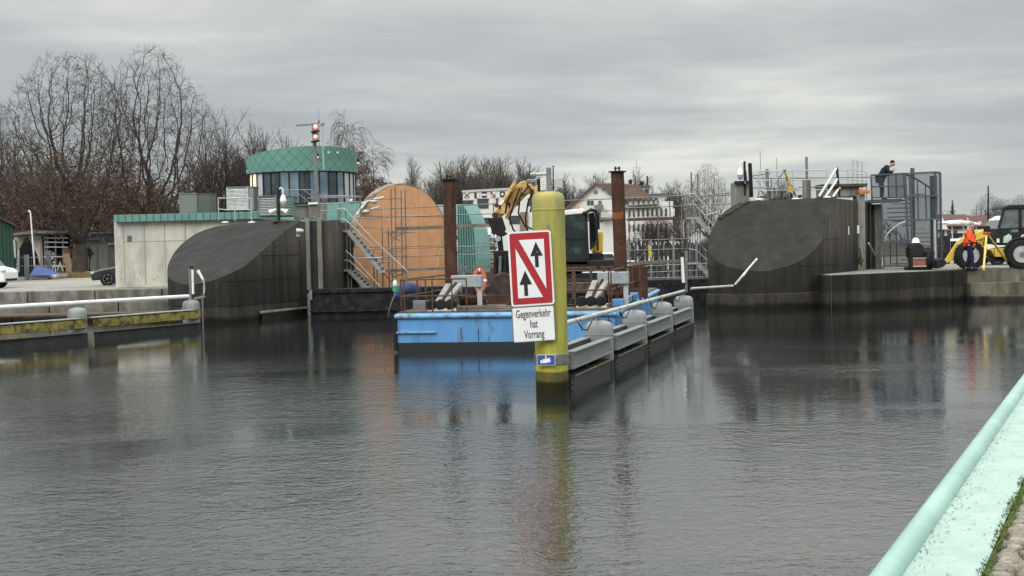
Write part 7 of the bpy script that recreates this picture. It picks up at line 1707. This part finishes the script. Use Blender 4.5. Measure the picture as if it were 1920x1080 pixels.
for i, (x, y) in enumerate(((875, 366), (894, 366), (908, 365), (924, 364), (942, 364))):
    c = [(x - 4.5, y + 5), (x - 4.5, y - 5), (x + 4.5, y - 5), (x + 4.5, y + 5)]
    f = pan(t, 'flag_square', (FW, SB, SB, FW, SB)[i], c, D1 - .08, .05)
    q = lambda nm, m, pts: pan(f, nm, m, [(x + a, y + b) for a, b in pts], D1 - .13, .05)
    if i == 0: q('cross_bar', SB, [(-4.5, 5), (-4.5, 3.4), (4.5, -5), (4.5, -3.4)]); q('cross_bar', SB, [(-4.5, -3.4), (-4.5, -5), (4.5, 3.4), (4.5, 5)])
    if i == 1: q('flag_half', FW, [(0, 5), (0, -5), (4.5, -5), (4.5, 5)])
    if i == 2: q('flag_stripe', FW, [(-4.5, 2), (-4.5, -1.5), (4.5, -1.5), (4.5, 2)])
    if i == 3:
        RS = mat('faded_red', (.36, .10, .11), .6); q('flag_quarter', RS, [(-4.5, 0), (-4.5, -5), (0, -5), (0, 0)]); q('flag_quarter', RS, [(0, 5), (0, 0), (4.5, 0), (4.5, 5)])
    if i == 4: q('flag_diamond', FW, [(-3, 0), (0, -3.4), (3, 0), (0, 3.4)])
pan(t, 'brick_panel', mat('tan_panel', (.23, .18, .13), .8, 0, .15, 2), [(975, 470), (975, 398), (990, 397), (990, 470)], D1 - .2, .2)
t = thing('wrapped_boat', at(905, 96), 'boat wrapped in crinkled white foil behind the grab and right of the green ribs', 'boat')
m_ = MB(); rnd = random.Random(14); o = []
nx_, nz_ = 14, 7
for j in range(nz_ + 1):
    for i in range(nx_ + 1):
        u, w2 = i / nx_, j / nz_; q = P(884 + 50 * u, 462 - 38 * w2 * (1 - .25 * abs(u - .5)), 90); m_.v.append(q + V((rnd.gauss(0, .06), -1.2 * math.sin(w2 * PI * .9 + .3) * math.sin(u * PI) + rnd.gauss(0, .14), rnd.gauss(0, .06))))
for j in range(nz_):
    for i in range(nx_): a = j * (nx_ + 1) + i; m_.f.append((a, a + 1, a + nx_ + 2, a + nx_ + 1))
m_.build('foil_cover', mat('white_foil', (.62, .64, .65), .25, .1, .1, 3), t); pan(t, 'hull', GALV, [(884, 468), (882, 458), (934, 457), (930, 469)], 90.2, 2)
D2 = 150
t = thing('white_house', at(1120, D2), 'white gabled house with round attic window, between yellow pile and right spud pile', 'house')
pan(t, 'wall', FW, [(1058, 480), (1058, 397), (1117, 347), (1150, 371), (1150, 480)], D2, 14)
m_ = MB()
m_.prism([P(1052, 399, D2 - .4), P(1116.5, 343, D2 - .4), P(1117, 347.5, D2 - .4), P(1056, 402, D2 - .4)], (0, 15, 0)); m_.build('roof', RBR, t)
a = P(1117, 343.5, D2); ridge2 = P(1215, 347, D2 + 6); e2 = P(1253, 375, D2 + 5)
m_ = MB(); m_.prism([P(1117, 344, D2 - .4), P(1187, 347, D2 + 2), P(1205, 372, D2 + .5), P(1156, 374, D2 - .2)], (.2, 1, .15)); m_.build('roof', RBR, t)
pan(t, 'attic_window', GALV, [(1117 + 4 * math.cos(k * PI / 8), 359.5 + 4 * math.sin(k * PI / 8)) for k in range(16)], D2 - .1, .1)
for x0, x1, y0, y1 in ((1101, 1113, 376, 384), (1122, 1128, 376, 392), (1100, 1112, 400, 414), (1120, 1130, 400, 416)):
    w_ = pan(t, 'window', WIND, [(x0, y1), (x0, y0), (x1, y0), (x1, y1)], D2 - .08, .1)
    m_ = MB(); m_.beam(P((x0 + x1) / 2, y0, D2 - .14), P((x0 + x1) / 2, y1, D2 - .14), .07, .05); m_.build('glazing_bar', FG, w_)
pan(t, 'porch_gable', FG, [(1127, 408), (1127, 395), (1135, 393), (1150, 408)], D2 - 1.2, 1); pan(t, 'balcony', GALV, [(1115, 393), (1115, 384), (1131, 383), (1131, 393)], D2 - .9, .8)
t = thing('long_house', at(1215, D2 + 2), 'long white house with a row of dormers, right of the right spud pile', 'house')
pan(t, 'wall', FW, [(1150, 480), (1150, 383), (1262, 377), (1262, 480)], D2 + 1, 10)
m_ = MB(); m_.prism([P(1148, 393, D2 + .6), P(1170, 350, D2 + 5), P(1200, 349, D2 + 5), P(1222, 372, D2 + 4), P(1240, 388, D2 + .6)], (.2, 4, 0)); m_.build('roof', RBR, t)
for k in range(6):
    x = 1180 + k * 9.5; y = 377 - k * .5
    f = pan(t, 'dormer', FG, [(x, y + 8), (x, y), (x + 3, y - 3), (x + 7, y + 4), (x + 7, y + 8)], D2 + .3, 1.5)
    pan(f, 'dormer_roof', mat('slate_grey', (.09, .09, .095), .7), [(x - 1, y + 1), (x + 3, y - 5), (x + 9, y + 5), (x + 7, y + 4), (x + 3, y - 3)], D2 + .1, 1.7)
for r_, (y0, y1) in enumerate(((393, 406), (421, 434), (447, 458))):
    for k in range(9):
        x = 1178 + k * 8.6; pan(t, 'window', WIND, [(x, y1 - k * .2), (x, y0 - k * .3), (x + 4, y0 - k * .3), (x + 4, y1 - k * .2)], D2 + .9, .15)
t = thing('rear_block', at(1225, D2 + 12), 'white attic tower and pale green block rising behind the long house roof', 'building')
pan(t, 'attic_wall', FW, [(1193, 378), (1193, 351), (1219, 350), (1219, 378)], D2 + 9, 5); pan(t, 'attic_roof', mat('slate_grey', (.09, .09, .095), .7), [(1190, 351), (1195, 347), (1218, 347), (1221, 351)], D2 + 8.8, 5.4)
pan(t, 'window', WIND, [(1209, 362), (1209, 354), (1217, 354), (1217, 362)], D2 + 8.9, .2)
pan(t, 'green_wall', mat('pale_green_render', (.32, .40, .38), .8, 0, .08, 1), [(1212, 410), (1212, 367), (1250, 366), (1250, 410)], D2 + 7, 5)
pan(t, 'roof', mat('slate_grey', (.09, .09, .095), .7), [(1208, 368), (1212, 364), (1246, 362), (1252, 367)], D2 + 6.8, 5.4)
for y in (373, 396): pan(t, 'window', WIND, [(1247, y + 10), (1247, y), (1252, y), (1252, y + 10)], D2 + 6.9, .15)
pan(t, 'white_annex', FW, [(1254, 405), (1254, 392), (1265, 391), (1265, 405)], D2 + 6.5, 4)
t = thing('roof_aerial', at(1194, D2 + 12), 'thin aerial with a cross bar on the white attic tower', 'aerial')
m_ = MB(); m_.tube(P(1194, 348, D2 + 11), P(1193, 300, D2 + 11), .05, 5); m_.build('rod', GALVL, t); m_ = MB(); m_.beam(P(1187, 314, D2 + 11), P(1203, 313.5, D2 + 11), .08, .06); m_.build('cross_bar', GALVL, t)
for x, y0, y1, w_ in ((1182, 337, 349, .4), (1203, 340, 348, .5), (1213.5, 330, 347, .16)):
    m_ = MB(); m_.box(P(x, (y0 + y1) / 2, D2 + 10.5), (w_, .3, (y1 - y0) * mpp(D2 + 10.5))); m_.build('chimney', BLACK, t)
# marina piles, jetty and pale boats before the houses
rnd = random.Random(40); mp_ = MB()
proto = None
WPOST = mat('dark_marina_pile', (.035, .035, .037), .8, 0, .3, 3)
DM = 118
t = thing('marina_fence', at(1225, DM), 'dark boarded jetty screen with pale gaps before the white houses', 'jetty')
for k in range(22):
    x = 1178 + k * 7.1; m_ = MB(); m_.box(P(x, 482, DM) , (.22, .2, 2.6 + .5 * (k % 3 == 0)), 0); m_.build('upright_board', WPOST if k % 6 else GALV, t)
for y in (472, 492): m_ = MB(); m_.beam(P(1174, y, DM + .1), P(1335, y - 3, DM + .1), .1, .12); m_.build('jetty_rail', WPOST, t)
m_ = MB(); m_.tube(P(1219, 482, 116), P(1218, 461, 116), .13, 8); tag(m_.build('yellow_post', mat('yellow_post', (.5, .42, .06), .6)), 'yellow marker post among the dark boards before the long house', 'post')
bl_ = ['white motorboat behind the dark boards left of the yellow post', 'white motorboat behind the dark boards right of the yellow post', 'white motorboat at the foot of the right stair tower', 'white motorboat behind the excavator right of its yellow counterweight', 'white motorboat above the winch cabinet right of the excavator']
for i, (px, D, L, y) in enumerate(((1196, 124, 6.5, 500), (1258, 124, 7.5, 500), (1318, 124, 5, 500), (1143, 112, 4.5, 497), (1110, 126, 5, 502))):
    c = V((P(px, 490, D).x, D, 0)); t = thing('motorboat', c, bl_[i], 'boat', 'white motorboats in the marina')
    m_ = MB(); m_.prism([c + V((-L / 2, 0, .15)), c + V((L / 2 - .8, 0, .15)), c + V((L / 2, 0, 1.25)), c + V((-L / 2, 0, 1.1))], (0, 2, 0)); m_.build('hull', WHITE, t, bevel=.15)
    m_ = MB(); m_.prism([c + V((-L * .3, .3, 1.15)), c + V((L * .2, .3, 1.2)), c + V((L * .1, .3, 1.95)), c + V((-L * .25, .3, 2.0))], (0, 1.4, 0)); m_.build('cabin', FW if i % 2 else GALVL, t, bevel=.1)
    m_ = MB(); m_.prism([c + V((-L * .22, .28, 1.5)), c + V((L * .1, .28, 1.5)), c + V((L * .06, .28, 1.85)), c + V((-L * .2, .28, 1.85))], (0, .02, 0)); m_.build('cabin_window', WIND, t)
rnd = random.Random(41)
dol = None
for i in range(16):
    px = 1185 + i * 9 + rnd.uniform(-2, 2)
    lab = 'dark mooring pile with pale top in the marina before the long white house'
    c = V((P(px, 480, 121).x, 121 + rnd.uniform(-1, 1), 0))
    if dol is None:
        dol = thing('mooring_pile', c, lab, 'mooring pile', 'mooring piles before the long house')
        m_ = MB(); m_.tube(c + V((0, 0, -.5)), c + V((0, 0, 2.5)), .14, 8); m_.build('shaft', WPOST, dol); m_ = MB(); m_.lathe(c + V((0, 0, 2.5)), [(.16, 0), (.15, .2), (.05, .28)], 8); m_.build('pile_top', GALVL, dol)
    else: dup(dol, c)
# right background: brown roofed houses, white boat cover, small clutter
D3 = 135
hl = ['brown roofed house nearest the stair cage with a white gable', 'brown roofed house above the white canopy', 'dark roofed house behind the loader arm']
for i, (x0, x1, yr, ye) in enumerate(((1758, 1812, 402, 424), (1806, 1852, 404, 424), (1846, 1885, 408, 426))):
    D = D3 + i * 4; t = thing('brown_house', at((x0 + x1) / 2, D), hl[i], 'house', 'brown roofed houses on the right')
    pan(t, 'wall', FG if i else FW, [(x0, 470), (x0, ye - 2), (x1, ye - 2), (x1, 470)], D, 8)
    m_ = MB(); m_.prism([P(x0 - 2, ye, D - .5), P(x1 + 2, ye, D - .5), P(x1, yr, D + 4), P(x0, yr, D + 4)], (0, .2, -.25)); m_.build('roof', mat('brown_red_tiles', (.105, .055, .05), .85, 0, .25, 3), t)
    m_ = MB(); m_.prism([P(x0 - 1, ye + 6, D - .6), P(x0 + 8, yr + 3, D - .6), P(x0 + 20, ye + 6, D - .6)], (0, .4, 0)); m_.build('gable', FW, t)
    for q in (0, 1):
        x = x0 + 14 + q * 14; m_ = MB(); m_.prism([P(x, ye - 8, D + .9), P(x + 5, ye - 6, D + .7), P(x + 7, ye - 3, D + .2), P(x + 2, ye - 5, D + .4)], (0, 0, .1)); m_.build('roof_window', GALVL, t)
    for q in range(3): pan(t, 'window', WIND, [(x0 + 6 + q * 12, ye + 20), (x0 + 6 + q * 12, ye + 8), (x0 + 13 + q * 12, ye + 8), (x0 + 13 + q * 12, ye + 20)], D - .06, .1)
t = thing('canopy_boat', at(1805, 84), 'long white boat canopy on posts behind the orange worker', 'boat')
m_ = MB(); m_.prism([P(1776, 417, 84), P(1802, 412, 84), P(1836, 418, 84), P(1840, 422, 84), P(1806, 419, 84), P(1780, 421, 84)], (0, 2.5, 0)); m_.build('canopy', WHITE, t, bevel=.05)
m_ = MB(); m_.prism([P(1768, 452, 84), P(1800, 447, 84), P(1836, 446, 84), P(1834, 462, 84), P(1775, 464, 84)], (0, 2.5, 0)); m_.build('hull', WHITE, t, bevel=.1)
for x in (1785, 1806, 1830): m_ = MB(); m_.tube(P(x, 419, 84.5), P(x + 1, 450, 84.5), .04, 6); m_.build('post', GALVL, t)
m_ = MB(); m_.tube(P(1852, 490, 100), P(1853, 348, 100), .09, 6, .05); tag(m_.build('mast', BLACK), 'thin dark mast rising left of the loader cab', 'mast')
rnd = random.Random(55)
cl = ['dark clutter pile right of the stair cage, lowest', 'dark clutter pile under the white canopy', 'dark hedge behind the loader arm', 'grey clutter beside the stair cage above the bucket']
for i, (px, py, D, w_, h_) in enumerate(((1772, 478, 66, 1.5, 1.0), (1800, 468, 80, 3.5, 1.2), (1840, 470, 90, 5, 1.8), (1768, 455, 78, 1.6, 1.6))):
    c = P(px, py, D); t = thing('clutter', V((c.x, c.y, ZR)), cl[i], 'clutter')
    for k in range(6):
        m_ = MB(); m_.box((c.x + rnd.uniform(-.5, .5) * w_, c.y + rnd.uniform(-.5, .5), ZR + h_ * rnd.uniform(.15, .6)), (w_ * rnd.uniform(.15, .4), .5, h_ * rnd.uniform(.3, .8)), rnd.uniform(-.4, .4)); m_.build('piece', rnd.choice((BLACK, GALV, RUST, GALVL, BLACK)), t, bevel=.02)
